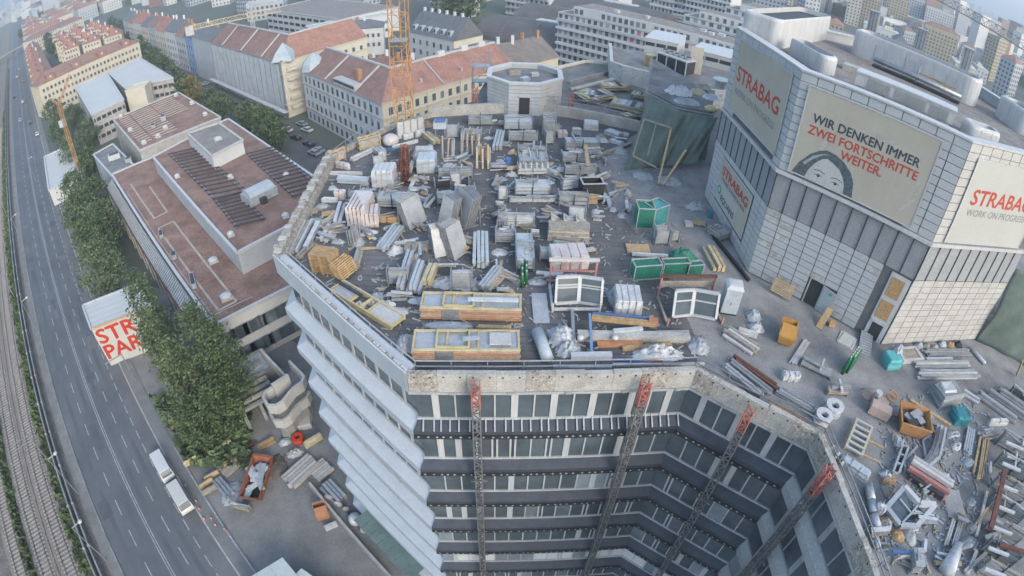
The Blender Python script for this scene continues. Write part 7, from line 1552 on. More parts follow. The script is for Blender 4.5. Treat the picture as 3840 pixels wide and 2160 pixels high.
bundle('white tubes behind the turquoise box', 5, (1480, 960), (1720, 1110), .5, .35, 3, foil_w); wrapped('white foil pack beside the profile racks', 5, (1860, 1440), (2140, 1449), (2000, 1340), .6, foil_w, 1, False, name='wrapped_pack')
for k in range(4): bundle(('long grey profile rack load beside the big tarpaulin', 'second long grey profile load beside the big tarpaulin', 'third long grey profile load beside the big tarpaulin', 'fourth long grey profile load at the frame racks')[k], 5, (1690+170*k, 980-20*k), (2270+150*k, 1400-40*k), .55, .45, 5, (alu, galv, alu_d, alu)[k], m2=alu_d)
rack('dark open crate beside the grey profile loads', 5, (2160, 1000), (2415, 1180), (2340, 880), .8, 1, steel_d, True)
# mixer machine
p, u, n, L, rz, dep = fr(5, (40, 1260), (330, 1400), (240, 1080), .7); e = empty('plaster_machine', (p.x, p.y, DK), 'dusty pink plastering machine with orange hose on the dusty deck', 'machine'); c = p+u*(L/2)-n*(dep/2); dustp = mat('dust_pink', (.40, .31, .27), .8, var=.2)
piece('hopper', dustp, e, (c.x, c.y, DK+.45), (L, dep, .7), rz); q = c-n*(dep*.9); piece('motor', wood_g, e, (q.x, q.y, DK+.4), (L*.6, .6, .7), rz); q = c-n*(dep*1.5); piece('tank', dustp, e, (q.x, q.y, DK+.3), (L*.9, .7, .5), rz)
for s in (-.4, .4): q = c+u*(L*s); m = MB(); m.tube((q.x-n.x*.3, q.y-n.y*.3, DK+.18), (q.x+n.x*.1, q.y+n.y*.1, DK+.18), .18, 10); m.build('wheel', rubber, e)
q = c-n*(dep*1.6)+u*(L*.35); m = MB()
for t in range(16): a_, b_ = t*.5, (t+1)*.5; m.tube((q.x+.35*math.cos(a_), q.y+.35*math.sin(a_), DK+.6+.03*t), (q.x+.35*math.cos(b_), q.y+.35*math.sin(b_), DK+.6+.03*(t+1)), .07, 5)
m.build('hose', orange_paint, e); q = c-n*(dep*1.3)-u*(L*.3); m = MB(); m.tube((q.x, q.y, DK+.55), (q.x, q.y, DK+.95), .2, 10, .25); m.build('bucket', frame_w, e)
heap('pinkish dust sheet under the plastering machine', 5, (90, 960), .7, .5, .12, dustp, 50, name='dust_sheet', cat='sheet')
plank('long pale timber lying diagonally beside the orange skip', 5, (690, 1060), (1290, 1449), .25, .18, wood_l, name='timber', cat='timber')
skip('rusty orange open skip filled with grey scrap on the courtyard arm', zp('d', 1060, 330), 2.3, 1.9, 1.1, math.radians(-25), mat('skip_rust', (.38, .20, .09), .6, var=.2), ((foil_g, steel_d, alu_d), 9))
# white ladder-like pallet frame
p, u, n, L, rz, dep = fr('d', (560, 500), (690, 575), (690, 270), .4); e = empty('slatted_rack', (p.x, p.y, DK), 'pale slatted frame lying between the drums and the foil pack', 'slatted rack'); c = p+u*(L/2)-n*(dep/2)
for t in (-.45, .45): q = c+u*(L*t); piece('side', yellow_pale, e, (q.x, q.y, DK+.3), (.16, dep, .3), rz)
for j in range(6): q = c-n*(dep*(j/5-.5)*.95); piece('slat', concrete_l, e, (q.x, q.y, DK+.4), (L, .14, .12), rz)
for k, (x, y) in enumerate(((480, 210), (400, 280))):
    c = zp('d', x, y); e = empty('cable_drum', (c.x, c.y, DK), ('white cable drum with dark hollow at the courtyard parapet', 'white cable drum lying beside the hollow one')[k], 'cable drum'); m = MB(); N = 16; R_ = (.62, .58)[k]
    m.rings([[(c.x+r*math.cos(2*math.pi*t/N), c.y+r*math.sin(2*math.pi*t/N), DK+zz_) for t in range(N)] for r, zz_ in ((R_, 0), (R_, .12), (R_*.7, .14), (R_*.7, .5), (R_, .52), (R_, .64), (R_*.45, .64), (R_*.42, .3))], cap=False); m.build('drum', foil_w, e, smooth=False)
wrapped('pale blue-white corrugated foil pack beside the courtyard railing', 'd', (530, 600), (730, 745), (690, 590), .5, foil_b, 2, False, name='wrapped_pack')
e = MB(); [e.beam(zp('d', 435+45*j, 545+50*j)+Vector((0, 0, .3)), zp('d', 475+45*j, 500+50*j)+Vector((0, 0, .3)), .14, .3) for j in range(3)]; e.build('white_trestle', foil_w, None, 'small white trestle beside the corrugated foil pack', 'trestle')
# timber lying on the arm, brown boxes
for k, (a, b) in enumerate((((740, 420), (870, 490)), ((700, 530), (850, 600)))): plank(('short pale batten behind the slatted frame', 'second short pale batten behind the slatted frame')[k], 'd', a, b, .12, .1, wood_l, name='batten', cat='batten')
wrapped('brown wooden box beside the angled frame stack', 6, (165, 560), (290, 560), (230, 490), .4, wood, 1, False, name='wooden_box', cat='wooden box')
# angled frame stack and shelf frame
def zig(label, pts, m, k=6, z=DK, h=.16, w=.16, zz=.1):
    e = MB()
    for a, b in zip(pts, pts[1:]): e.beam(zp(k, *a, z)+Vector((0, 0, zz)), zp(k, *b, z)+Vector((0, 0, zz)), w, h)
    return e.build('angled_frame', m, None, label, 'window frame', 'angled window frames')
for j, (dx, lab) in enumerate(((0, 'first'), (70, 'second'), (150, 'third'))): zig('angled white window frame, '+lab+' of the nested stack on the courtyard arm', [(700+dx*.2, 0+dx*.6), (660+dx*.3, 200+dx*.1), (590+dx*.5, 330+dx*.3), (480+dx*.5, 440+dx*.2)], (frame_g, frame_w, alu)[j], zz=.15+.3*j, h=.3)
zig('grey angled frame lying behind the nested stack', [(640, 90), (560, 150), (590, 320), (480, 430)], alu_d); zig('dark angled frame beside the shelf frame', [(510, 200), (380, 340), (390, 440)], alu_d)
e = empty('shelf_frame', zp(6, 310, 380), 'grey three-bay shelf frame lying beside the angled frames', 'shelf frame')
A_, B_, C_, D_ = (zp(6, *q) for q in ((345, 215), (400, 240), (305, 490), (250, 480)))
for s, t in ((A_, D_), (B_, C_)): m = MB(); m.beam(s+Vector((0, 0, .25)), t+Vector((0, 0, .25)), .14, .4); m.build('side', alu, e)
for t in (0, .33, .66, 1): m = MB(); m.beam(A_.lerp(D_, t)+Vector((0, 0, .25)), B_.lerp(C_, t)+Vector((0, 0, .25)), .14, .35); m.build('bar', alu, e)
# red beam stillage, white box, plate
p, u, n, L, rz = wallframe(XY(zp(6, 380, 480)), XY(zp(6, 770, 730))); e = empty('beam_stillage', (p.x, p.y, DK), 'pale and reddish beam stillage behind the big bay window frame', 'stillage')
for j, (o_, m_, zz) in enumerate(((.0, steel_d, .3), (-.35, pinkst, .5), (-.7, foil_p, .75), (-1.0, concrete_l, .75))): q = p+u*(L/2)+n*o_; piece('beam', m_, e, (q.x, q.y, DK+zz), (L*(1 if j else .85), .26, .26), rz)
for t in (.15, .42, .7, .95): q = p+u*(L*t)-n*.4; piece('cross_bar', pinkst, e, (q.x, q.y, DK+.2), (.14, 1.1, .2), rz)
wrapped('white upright box beside the grey plate', 6, (740, 640), (815, 640), (800, 440), .6, foil_w, 0, False, name='white_box', cat='box'); p, u, n, L, rz, dep = fr(6, (815, 885), (985, 890), (890, 610), .08); soft_box(p, u, n, L, dep, DK, .1, .03, 9, 0).build('steel_plate', concrete, None, 'brownish grey plate lying flat beside the white upright box', 'plate')
# big bay window frame lying open
e = empty('bay_window_unit', zp(6, 440, 800), 'big empty bay window frame propped up on the courtyard arm', 'bay window')
pts = [(390, 585), (535, 745), (690, 760), (505, 970), (345, 960), (215, 790)]; hs = [.95, .95, .95, .25, .25, .25]
W_ = [zp(6, *q, DK+h_) for q, h_ in zip(pts, hs)]
for i in range(6): m = MB(); m.beam(W_[i], W_[(i+1) % 6], .3, .3); m.build('frame_bar', frame_w if i < 3 else alu, e)
for a_, b_ in ((1, 4), ):
    m = MB(); q0, q1 = zp(6, 345, 700, DK+.7), zp(6, 460, 840, DK+.6); q2 = zp(6, 640, 850, DK+.6)
    m.beam(q0, q1, .1); m.beam(q1, q2, .1); m.build('transom', alu, e); m = MB(); m.beam(W_[1], q1, .12); m.beam(q1, W_[4], .12); m.build('fold_bar', alu, e)
m = MB(); m.quad(W_[5], W_[0], zp(6, 460, 840, DK+.5), W_[4]); m.build('pane', glass_d, e).modifiers.new('t', 'SOLIDIFY').thickness = .03
for q in (W_[0], W_[2], W_[1]): m = MB(); m.beam((q.x, q.y, DK), q, .12); m.build('prop', pinkst, e)
# foil rolls along the railing
for k, (a, b, r_) in enumerate((((20, 590), (50, 740), .28), ((50, 740), (75, 860), .26), ((70, 880), (110, 1020), .27), ((85, 1070), (120, 1190), .2))): q0, q1 = zp(6, *a), zp(6, *b); m = MB(); m.tube(q0+Vector((0, 0, r_)), q1+Vector((0, 0, r_)), r_, 9); m.build('foil_roll', (alu, foil_b, foil_w, alu)[k], None, ('first', 'second', 'third', 'fourth')[k]+' silver foil roll along the courtyard railing from the corrugated pack', 'foil roll', smooth=True)
wrapped('white cylindrical foil bale beside the foil rolls', 6, (85, 870), (165, 880), (110, 720), .7, foil_w, 2, False, name='wrapped_pack')
for k, (x, y, rx, ry) in enumerate(((200, 930, .6, .4), (320, 1060, .5, .5), (440, 1060, .4, .7), (220, 620, .4, .5))): heap(('wood offcut heap behind the foil rolls', 'brown offcut heap under the big bay frame', 'pale bent strip heap near the blue lidded bin', 'dusty debris heap beside the brown box')[k], 6, (x, y), rx, ry, .35, (wood_g, wood, concrete_l, wood_g)[k], 60+k, name='debris_heap', cat='debris', n_=10)
wrapped('pale bin with blue lid edge near the grey column pack', 6, (285, 1310), (420, 1310), (350, 1215), .6, concrete_l, 0, False, name='bin', cat='bin'); plank('blue beam on the pale bin', 6, (270, 1215), (440, 1225), .18, .12, blue_d, za=.62, zb=.62, name='blue_beam', cat='beam')
rack('tall grey panelled pack at the courtyard railing', 6, (425, 1440), (520, 1440), (480, 1160), .9, 5, alu, True, posts=False); bundle('narrow wooden boards beside the grey panelled pack', 6, (620, 1440), (545, 1260), .35, .3, 3, wood_g); bundle('thin white strips beside the grey panelled pack', 6, (560, 1240), (570, 1120), .25, .3, 2, foil_w)
q0, q1 = zp(6, 760, 1440), zp(6, 880, 1180); m = MB(); m.tube(q0+Vector((0, 0, .4)), q1+Vector((0, 0, .4)), .55, 10, .3); m.build('foil_roll', foil_w, None, 'thick white foil roll pointing at the grey plate', 'foil roll', smooth=True)
# pipes and timbers toward the frame racks
for k, (a, b, w_, n_, m_) in enumerate((((985, 270), (1030, 30), .7, 4, alu), ((1045, 460), (1125, 70), .2, 1, wood_l), ((1090, 540), (1160, 130), .3, 2, wood_l), ((1120, 540), (1195, 140), .2, 1, wood), ((775, 1170), (860, 900), .3, 2, concrete_l), ((850, 1180), (930, 900), .4, 3, alu_d), ((1060, 1110), (1180, 640), .25, 1, concrete_l), ((990, 1060), (1300, 640), .2, 1, wood_l), ((950, 1430), (1250, 1160), .3, 1, alu), ((980, 1449), (1080, 1200), .3, 1, concrete_l))): bundle(('rusty pipe rack load beside the long timbers', 'long pale timber beside the pipe load', 'pair of long pale timbers', 'long brown timber beside the pair', 'bent pale gutter lying near the grey plate', 'grey profiles before the grey plate', 'long white pole beside the frame racks', 'long wooden pole leaning to the frame racks', 'grey beam at the frame racks', 'white pole at the frame racks')[k], 6, a, b, w_, .2, n_, m_)
# glazed frame racks at the outer edge
for k in range(7):
    x, y = 1330-(k*32), 240+k*205
    rack('steel rack of glazed frames at the outer deck edge, '+('first', 'second', 'third', 'fourth', 'fifth', 'sixth', 'seventh')[k]+' from the white foil pack', 6, (x-60, y-60), (x+250, y+110), (x+190, y-120), 1.2, 5, glass_m if k % 2 else alu_d, True, group='glazed frame racks'); 
for k in range(7):
    x, y = 1330-(k*32), 240+k*205; c = zp(6, x+120, y-40, DK+1.3); piece('white_tube', foil_w, None, (c.x, c.y, DK+1.45), (1.6, .18, .15), -.55, label='white capping tube lying on the '+('first', 'second', 'third', 'fourth', 'fifth', 'sixth', 'seventh')[k]+' glazed frame rack', cat='tube')
q0, q1 = zp(6, 1360, 430, DK+1.5), zp(6, 1225, 990, DK+1.5); m = MB(); m.beam(q0, q1, .22, .25); m.beam(q0+Vector((0, 0, .13)), q1+Vector((0, 0, .13)), .35, .03); m.build('steel_beam', rust_d, None, 'dark red steel beam lying across the glazed frame racks', 'beam')
plank('second dark red beam between the lower frame racks', 6, (1300, 1150), (1550, 1230), .22, .22, rust_d, name='steel_beam', cat='beam', za=1.45, zb=1.45)
bundle('orange edge board along the angled parapet', 'd', (0, 150), (260, 300), .3, .2, 2, orange_paint, m2=wood_l, tie=False); bundle('silver rails along the angled parapet', 'd', (60, 60), (340, 220), .7, .3, 6, alu, m2=galv)
rack('open wooden crate of fittings near the cable drums', 'd', (440, 90), (600, 100), (540, 10), .5, 2, wood_g, True, posts=False)
# ================================================================ rear decks: formwork and clutter
def ez(x, y, z=DK): return zp('e', x, y, z)
for k, (nl, nr, ft, h, lab) in enumerate((((460, 740), (650, 800), (600, 670), .8, 'first'), ((560, 790), (790, 760), (700, 660), .8, 'second'), ((680, 700), (900, 700), (790, 620), .9, 'third'), ((735, 820), (990, 870), (900, 760), .8, 'fourth'), ((870, 930), (985, 900), (940, 830), .7, 'fifth'), ((900, 740), (1010, 760), (960, 690), .6, 'sixth'))):
    p, u, n, L, rz, dep = fr('e', nl, nr, ft, h); e = empty('formwork_stack', (p.x, p.y, DK), 'stack of yellowish formwork panels on the rear deck, '+lab+' from the turret', 'formwork stack', 'formwork stacks on the rear deck'); r2 = random.Random(k)
    for j in range(6): q = p+u*(L*.5)-n*(dep*.5); piece('panel', (yellow_pale, wood_l, concrete_l, wood, yellow_pale, concrete_l)[(j+k) % 6], e, (q.x+r2.uniform(-.2, .2), q.y+r2.uniform(-.2, .2), DK+.08+h*(j+.5)/6.5), (L*r2.uniform(.75, 1), dep*r2.uniform(.8, 1), h/8), rz+r2.uniform(-.06, .06))
    for j in range(4): q = p+u*(L*(.1+.27*j))-n*(dep*.5); piece('batten', (yellow_paint, frame_w, steel_d, wood_g)[j], e, (q.x, q.y, DK+h+.03), (L*.12, dep*.8, .1), rz)
heap('big crumpled white plastic on the wing roof', 'e', (1270, 690), 2.4, 2.0, 2.2, foil_w, 70, z=41.35, n_=22) if False else None
c = zp('e', 1260, 700, 41.35); 
def heapw(label, c, rx, ry, h, m, seed, z, name='plastic_sheet', cat='plastic sheet'):
    r2 = random.Random(seed); mm = MB(); vs = []; N = 14
    for j in range(N+1):
        for i in range(N+1): x, y = 2*i/N-1, 2*j/N-1; rr_ = min(1, math.hypot(x, y)); vs.append((c.x+x*rx, c.y+y*ry, z+.01+max(0, h*(1-rr_**4)*(.25+r2.random()*.8) if rr_ < .98 else 0)))
    mm.add(vs, [(j*(N+1)+i, j*(N+1)+i+1, (j+1)*(N+1)+i+1, (j+1)*(N+1)+i) for j in range(N) for i in range(N) if math.hypot(2*(i+.5)/N-1, 2*(j+.5)/N-1) < 1.05]); mm.build(name, m, None, label, cat, smooth=True)
heapw('big crumpled white plastic heap above the green tarpaulin', c, 1.6, 1.3, .9, foil_w, 70, 41.35)
for k, (x, y, m_, lab) in enumerate(((1350, 780, foil_g, 'grey'), (1500, 740, foil_w, 'white'), (1440, 660, wood_g, 'brown'), (1290, 770, alu_d, 'flat dull'), (1400, 700, yellow_pale, 'yellowish'))): heapw(lab+' material heap on the wing roof beside the tower', zp('e', x, y, 41.35), 1.0, .9, .5, m_, 71+k, 41.35, 'material_heap', 'material')
c = zp('e', 1500, 830, 41.35); m = MB(); m.rings([[(c.x+r*math.cos(t*math.pi/6), c.y+r*math.sin(t*math.pi/6), 41.35+zz_) for t in range(12)] for r, zz_ in ((.7, 0), (.75, .2), (.5, .4), (.1, .45))]); m.build('yellow_bag', yellow_paint, None, 'yellow bag on the wing roof at the tower edge', 'bag', smooth=True)
c = zp('e', 1570, 665, 41.35); e = empty('octagonal_hood', (c.x, c.y, 41.35), 'white octagonal hood on the wing roof beside the tower', 'hood'); MB().prism(ngon(c.x, c.y, .7), 41.35, 42.3).build('shaft', concrete_l, e); MB().prism(ngon(c.x, c.y, 1.1), 42.3, 42.5).build('cap', frame_w, e)
bundle('long pale beams along the edge of the rear deck', 'e', (440, 690), (790, 600), .6, .3, 3, concrete_l); bundle('grey pipes lying at the green tarpaulin foot', 'e', (640, 1200), (900, 1090), .5, .3, 4, wood_g); heap('scrap pile at the foot of the green tarpaulin', 'e', (820, 1150), .9, .7, .5, foil_g, 80, name='scrap_heap', cat='scrap')
heap('grey dust sheet spread under the tarpaulin props', 'e', (990, 1330), 1.0, .9, .2, foil_g, 81); heap('grey-blue sheet bunched under the sloping prop', 'e', (1190, 1370), 1.1, 1.0, .5, foil_g, 82, n_=20)
for lab, nl, nr, ft, h, m_ in (('round-edged white crate at the rear parapet bend', (540, 980), (650, 990), (590, 900), .9, foil_w), ('pale striped bale behind the upright silver crate', (345, 1040), (420, 1040), (380, 975), .7, foil_p), ('grey equipment pack at the rear parapet bend', (690, 1010), (800, 1050), (760, 970), .5, alu), ('flat white pack beside the grey equipment pack', (730, 1070), (820, 1100), (780, 1045), .3, foil_w), ('pale pack at the foot of the rear parapet', (800, 1030), (880, 1040), (850, 995), .3, concrete_l), ('white canister pack behind the blue-grey stillage', (450, 1010), (520, 1020), (490, 960), .8, foil_b)): wrapped(lab, 'e', nl, nr, ft, h, m_, 1, False, name='wrapped_pack')
rack('upright silver glazing crate near the turret', 2, (1170, 480), (1380, 490), (1290, 75), 2.0, 5, alu, False); plank('pale timber pair lying over the grey stillages', 2, (1880, 920), (1850, 600), .35, .1, wood_l, za=1.1, zb=1.1, name='timber', cat='timber')
for k, (x, y) in enumerate(((720, 720), (1330, 1040), (690, 1060), (2300, 180), (2120, 540), (2080, 480))): heap(('wood', 'crossed profile', 'wire', 'rag', 'offcut', 'hose')[k]+' scrap heap between the stillages', 2, (x, y), .6, .45, .4, (wood_l, alu, foil_g, wood_g, frame_w, wood_g)[k], 90+k, name='scrap_heap', cat='scrap', n_=10)
c = zp(2, 640, 960); m = MB(); m.tube(c, c+Vector((0, 0, 1.1)), .3, 10); m.build('blue_barrel', blue_d, None, 'dark blue barrel beside the row of white canisters', 'barrel', smooth=False)
# loose small waste over the whole deck
def inpoly(q, P_):
    c = False; j = len(P_)-1
    for i in range(len(P_)):
        if (P_[i].y > q.y) != (P_[j].y > q.y) and q.x < (P_[j].x-P_[i].x)*(q.y-P_[i].y)/(P_[j].y-P_[i].y)+P_[i].x: c = not c
        j = i
    return c
pi_ = offset(OUT, -1.6); LH = [pi_[0], pi_[1], pi_[2], pi_[3]]+left_half[4:]; RH = [pi_[3], pi_[4], pi_[5]]+right_half[3:]
r2 = random.Random(77); dm = [MB(), MB(), MB()]
for _ in range(1900):
    if r2.random() < .72: q = zp('a', r2.uniform(300, 1932), r2.uniform(-500, 1250)) if r2.random() < .6 else zp('b', r2.uniform(0, 1300), r2.uniform(-500, 1250))
    else: q = zp(6, r2.uniform(150, 1250), r2.uniform(-300, 1440))
    if q.y > 62 or q.x < -17.5 or q.y < 5: continue
    if not (inpoly(q, LH) or inpoly(q, RH)): continue
    s = r2.uniform(.06, .24); dm[r2.randrange(3)].box((q.x, q.y, DK+.04), (s*r2.uniform(1, 4), s*.6, .06), r2.uniform(0, 3.1))
for m_, mm in zip((alu, wood_g, alu_d), dm): mm.build('litter', m_, None, 'small scraps and offcuts littering the roof deck', 'litter', kind='stuff')
# small offcut bundles and foil scraps filling the gaps between the bigger stacks
TOPL = [(XY(WM[o.name].translation), str(o.get('label', ''))) for o in COL.objects if o.parent is None and o.type == 'EMPTY' and abs(WM[o.name].translation.z-DK) < .6]; TOPS = [t[0] for t in TOPL]
def near(q, pre, alt):
    for _, lb in sorted(((XY(q)-t).length, lb) for t, lb in TOPL)[:4]:
        if len((pre+lb).split()) < 17: return pre+lb
    return alt
r4 = random.Random(21); n1 = n2 = 0; got = []
for _ in range(6000):
    if n1 >= 125 and n2 >= 60: break
    k_ = 'a' if r4.random() < .55 else ('b' if r4.random() < .75 else 6); x, y = {'a': (r4.uniform(350, 1932), r4.uniform(-560, 900)), 'b': (r4.uniform(0, 900), r4.uniform(-560, 700)), 6: (r4.uniform(100, 1250), r4.uniform(-100, 1400))}[k_]
    if k_ == 'a' and ((600 < x < 1080 and 420 < y < 820) or (1600 < x < 1800 and y > -330) or (560 < x < 900 and -210 < y < -60)): continue      # open lanes
    if k_ == 'b' and 600 < x < 900 and y > 240: continue
    q = zp(k_, x, y)
    if not (inpoly(q, LH) or inpoly(q, RH)) or q.y > 60 or any((XY(q)-t).length < .75 for t in TOPS) or any((XY(q)-t).length < .85 for t in got): continue
    got.append(XY(q)); rz = r4.choice((0, .05, 1.5, .8, -.6))+r4.uniform(-.2, .2)
    if inpoly(q, LH) and r4.random() < .13:
        n1 += 1; e = empty('upright_rack', q, near(q, 'upright glazing rack beside the ', 'small upright glazing rack between the bigger stacks'), 'glazing rack', 'small upright glazing racks'); W_, h_ = r4.uniform(.7, 1.5), r4.uniform(1.0, 1.7); rz = r4.choice((0, .05, 1.5, .3)); u = Vector((math.cos(rz), math.sin(rz))); v = Vector((-u.y, u.x))
        for s_ in (-.5, .5):
            for t_ in (-.35, .35): c = XY(q)+u*(s_*W_)+v*t_; piece('post', r4.choice((galv, alu)), e, (c.x, c.y, DK+h_/2), (.06, .06, h_), rz)
            c = XY(q)+u*(s_*W_); piece('skid', galv, e, (c.x, c.y, DK+.05), (.08, .8, .1), rz); piece('top_bar', galv, e, (c.x, c.y, DK+h_), (.06, .76, .06), rz)
        for t_ in (-.22, -.08, .08, .2): c = XY(q)+v*t_; piece('glazing_leaf', r4.choice((alu, foil_b, foil_w, alu_d)), e, (c.x, c.y, DK+.12+h_*.42), (W_*.9, .05, h_*.8), M=Matrix.Rotation(rz, 3, 'Z') @ Matrix.Rotation(r4.uniform(-.1, .1), 3, 'X'))
        continue
    if r4.random() < .67:
        n1 += 1; e = empty('offcut_bundle', q, near(q, 'loose offcuts beside the ', 'small loose bundle of profile offcuts lying between the bigger stacks'), 'offcuts', 'offcut bundles on the roof deck'); L_ = r4.uniform(.8, 2.2); u = Vector((math.cos(rz), math.sin(rz))); v = Vector((-u.y, u.x))
        for j in range(r4.randint(4, 7)):
            c = XY(q)+v*r4.uniform(-.35, .35)+u*r4.uniform(-.2, .2); piece('offcut', r4.choice((foil_w, alu, alu, alu_d, galv, foil_b, wood_g, wood_l)), e, (c.x, c.y, DK+.08+.09*j), (L_*r4.uniform(.6, 1), r4.uniform(.08, .3), r4.uniform(.05, .14)), M=Matrix.Rotation(rz+r4.uniform(-.25, .25), 3, 'Z') @ Matrix.Rotation(r4.uniform(-.12, .12), 3, 'Y'))
    else:
        n2 += 1; heapw(near(q, 'crumpled foil beside the ', 'crumpled foil scrap lying between the bigger stacks'), XY(q), r4.uniform(.3, .7), r4.uniform(.25, .5), r4.uniform(.18, .38), r4.choice((foil_w, foil_b, foil_g, foil_w)), 300+n2, DK, 'foil_scrap', 'foil scrap'); COL.objects[-1]['group'] = 'foil scraps on the roof deck'
# ================================================================ cranes
def truss(e, name, m, p, q, w_, step=None, r=.09, tri=False):
    p, q = Vector(p), Vector(q); d = q-p; n_ = max(2, int(d.length/(step or w_))); dd = d.normalized(); a_ = dd.cross(Vector((0, 0, 1)) if abs(dd.z) < .9 else Vector((1, 0, 0))).normalized()*w_/2; b_ = a_.cross(dd).normalized()*w_/2; mm = MB()
    cs = [a_-b_, b_*1.2, -a_-b_] if tri else [a_+b_, a_-b_, -a_-b_, -a_+b_]
    for c in cs: mm.beam(p+c, q+c, r*1.5)
    for j in range(n_):
        for i in range(len(cs)): c0, c1 = cs[i], cs[(i+1) % len(cs)]; mm.beam(p+d*(j/n_)+(c0 if j % 2 else c1), p+d*((j+1)/n_)+(c1 if j % 2 else c0), r); mm.beam(p+d*(j/n_)+c0, p+d*(j/n_)+c1, r)
    mm.build(name, m, e)
d_ = ray(1514.5, 434.8); s_ = 61.5/math.hypot(d_.x, d_.y); cxy = Vector((d_.x*s_, d_.y*s_)); e = empty('tower_crane', (cxy.x, cxy.y, 0), 'tall yellow lattice tower crane mast rising behind the rear parapet', 'tower crane')
for k in range(11): truss(e, 'mast_section', crane_y, (cxy.x, cxy.y, k*7), (cxy.x, cxy.y, k*7+7), 1.9, 1.75, .062)
m = MB(); m.beam((cxy.x+.25, cxy.y-.3, 0), (cxy.x+.25, cxy.y-.3, 77), .12, .12); m.build('ladder', crane_y, e)
for zz in (20, 30, 46, 56): m = MB(); m.box((cxy.x, cxy.y, zz), (1.9, 1.9, .08)); m.build('platform', galv, e)
# small orange crane by the college
b0 = at(0, 0, 640, 1405, 0); hm_ = hgt(b0, 500/2.0125, 765/2.0125); e = empty('small_crane', (b0.x, b0.y, 0), 'slim orange crane standing among the roadside trees', 'crane')
truss(e, 'mast', crane_y, (b0.x, b0.y, 0), (b0.x, b0.y, hm_), .9, 1.1, .07); 
jt = b0+Vector((0, 0, hm_)); dirv = Vector((ray(525/2.0125, 560/2.0125))); tip = Vector((dirv.x, dirv.y, 0)).normalized()*(math.hypot(b0.x, b0.y)+6); tip.z = hgt(tip, 525/2.0125, 560/2.0125); truss(e, 'jib', crane_y, jt, tip, .6, .9, .06, True)
tip2 = jt+Vector((-2.5, .5, 1.6)); truss(e, 'counter_jib', crane_y, jt, tip2, .5, .8, .06, True); m = MB(); m.box((b0.x-1.0, b0.y+.2, hm_*.78), (1.6, 1.6, 2.0)); m.build('cab', frame_w, e)
# crane jib over the far right horizon, its mast outside the picture
r1, r2_ = ray(3540, 0), ray(3840, 172); O_ = Vector((0, 0, CAM_H)); a_, b_ = O_+r1*90, O_+r2_*82; dj = (b_-a_); J0, J1 = a_-dj*2.5, b_+dj*2.2; e = empty('tower_crane', (J1.x, J1.y, 0), 'brown lattice crane jib reaching across the hazy horizon', 'tower crane')
truss(e, 'jib', wood_g, J0, J1, 1.0, 1.3, .05, True); truss(e, 'mast', wood, (J1.x, J1.y, 0), (J1.x, J1.y, J1.z+4), 1.6, 1.8, .1)
# pale crane above the wrapped building
mp = XY(at(1, 0, -25, 175, 8)); e = empty('tower_crane', (mp.x, mp.y, 0), 'pale crane with white counterweight above the wrapped building roof', 'tower crane'); ztop = hgt(mp, 948, 20); truss(e, 'mast', frame_w, (mp.x, mp.y, 0), (mp.x, mp.y, ztop+3), 1.8, 2.0, .14)
jd = Vector((.93, .37)); zj = 30; c0 = XY(at(0, 0, 1430, 215, zj)); c1 = XY(at(1, 0, 190, 70, zj)); truss(e, 'jib', yellow_pale, (c0.x, c0.y, zj), (c1.x, c1.y, zj), 1.5, 2.0, .11, True); m = MB(); m.box((c0.x, c0.y, zj-.8), (3.0, 2.0, 3.2), .4); m.build('counterweight', concrete_l, e)
# two site hoists on the rear deck edge (red lattice pieces)
for k, (x, y) in enumerate(((440, 850), (-60, 740))): c = zp('e', x, y) if k == 0 else zp('f', 1655, 790); e = empty('red_hoist', (c.x, c.y, DK), ('small red lattice hoist at the rear parapet beyond the turret', 'small red lattice hoist between turret and crane')[k], 'hoist'); truss(e, 'mast', red_paint, (c.x, c.y, DK), (c.x, c.y, DK+2.4), .5, .5, .06)
c = zp('f', 1700, 640, DK); e = empty('scaffold_tower', (c.x, c.y, 0), 'grey scaffold tower with platforms between crane and turret', 'scaffold')
for sx in (-1.2, 1.2):
    for sy in (-.8, .8): m = MB(); m.beam((c.x+sx, c.y+sy, 20), (c.x+sx, c.y+sy, DK+4.6), .1); m.build('standard', galv, e)
for zz in (30, 32.2, 34.4, 36.6, 38.8): m = MB(); m.box((c.x, c.y, zz), (2.5, 1.7, .1)); m.build('platform', galv, e); m = MB(); m.beam((c.x-1.2, c.y-.8, zz), (c.x+1.2, c.y-.8, zz+2.1), .07); m.beam((c.x-1.2, c.y-.8, zz+1), (c.x+1.2, c.y-.8, zz+1), .07); m.build('brace', galv, e)
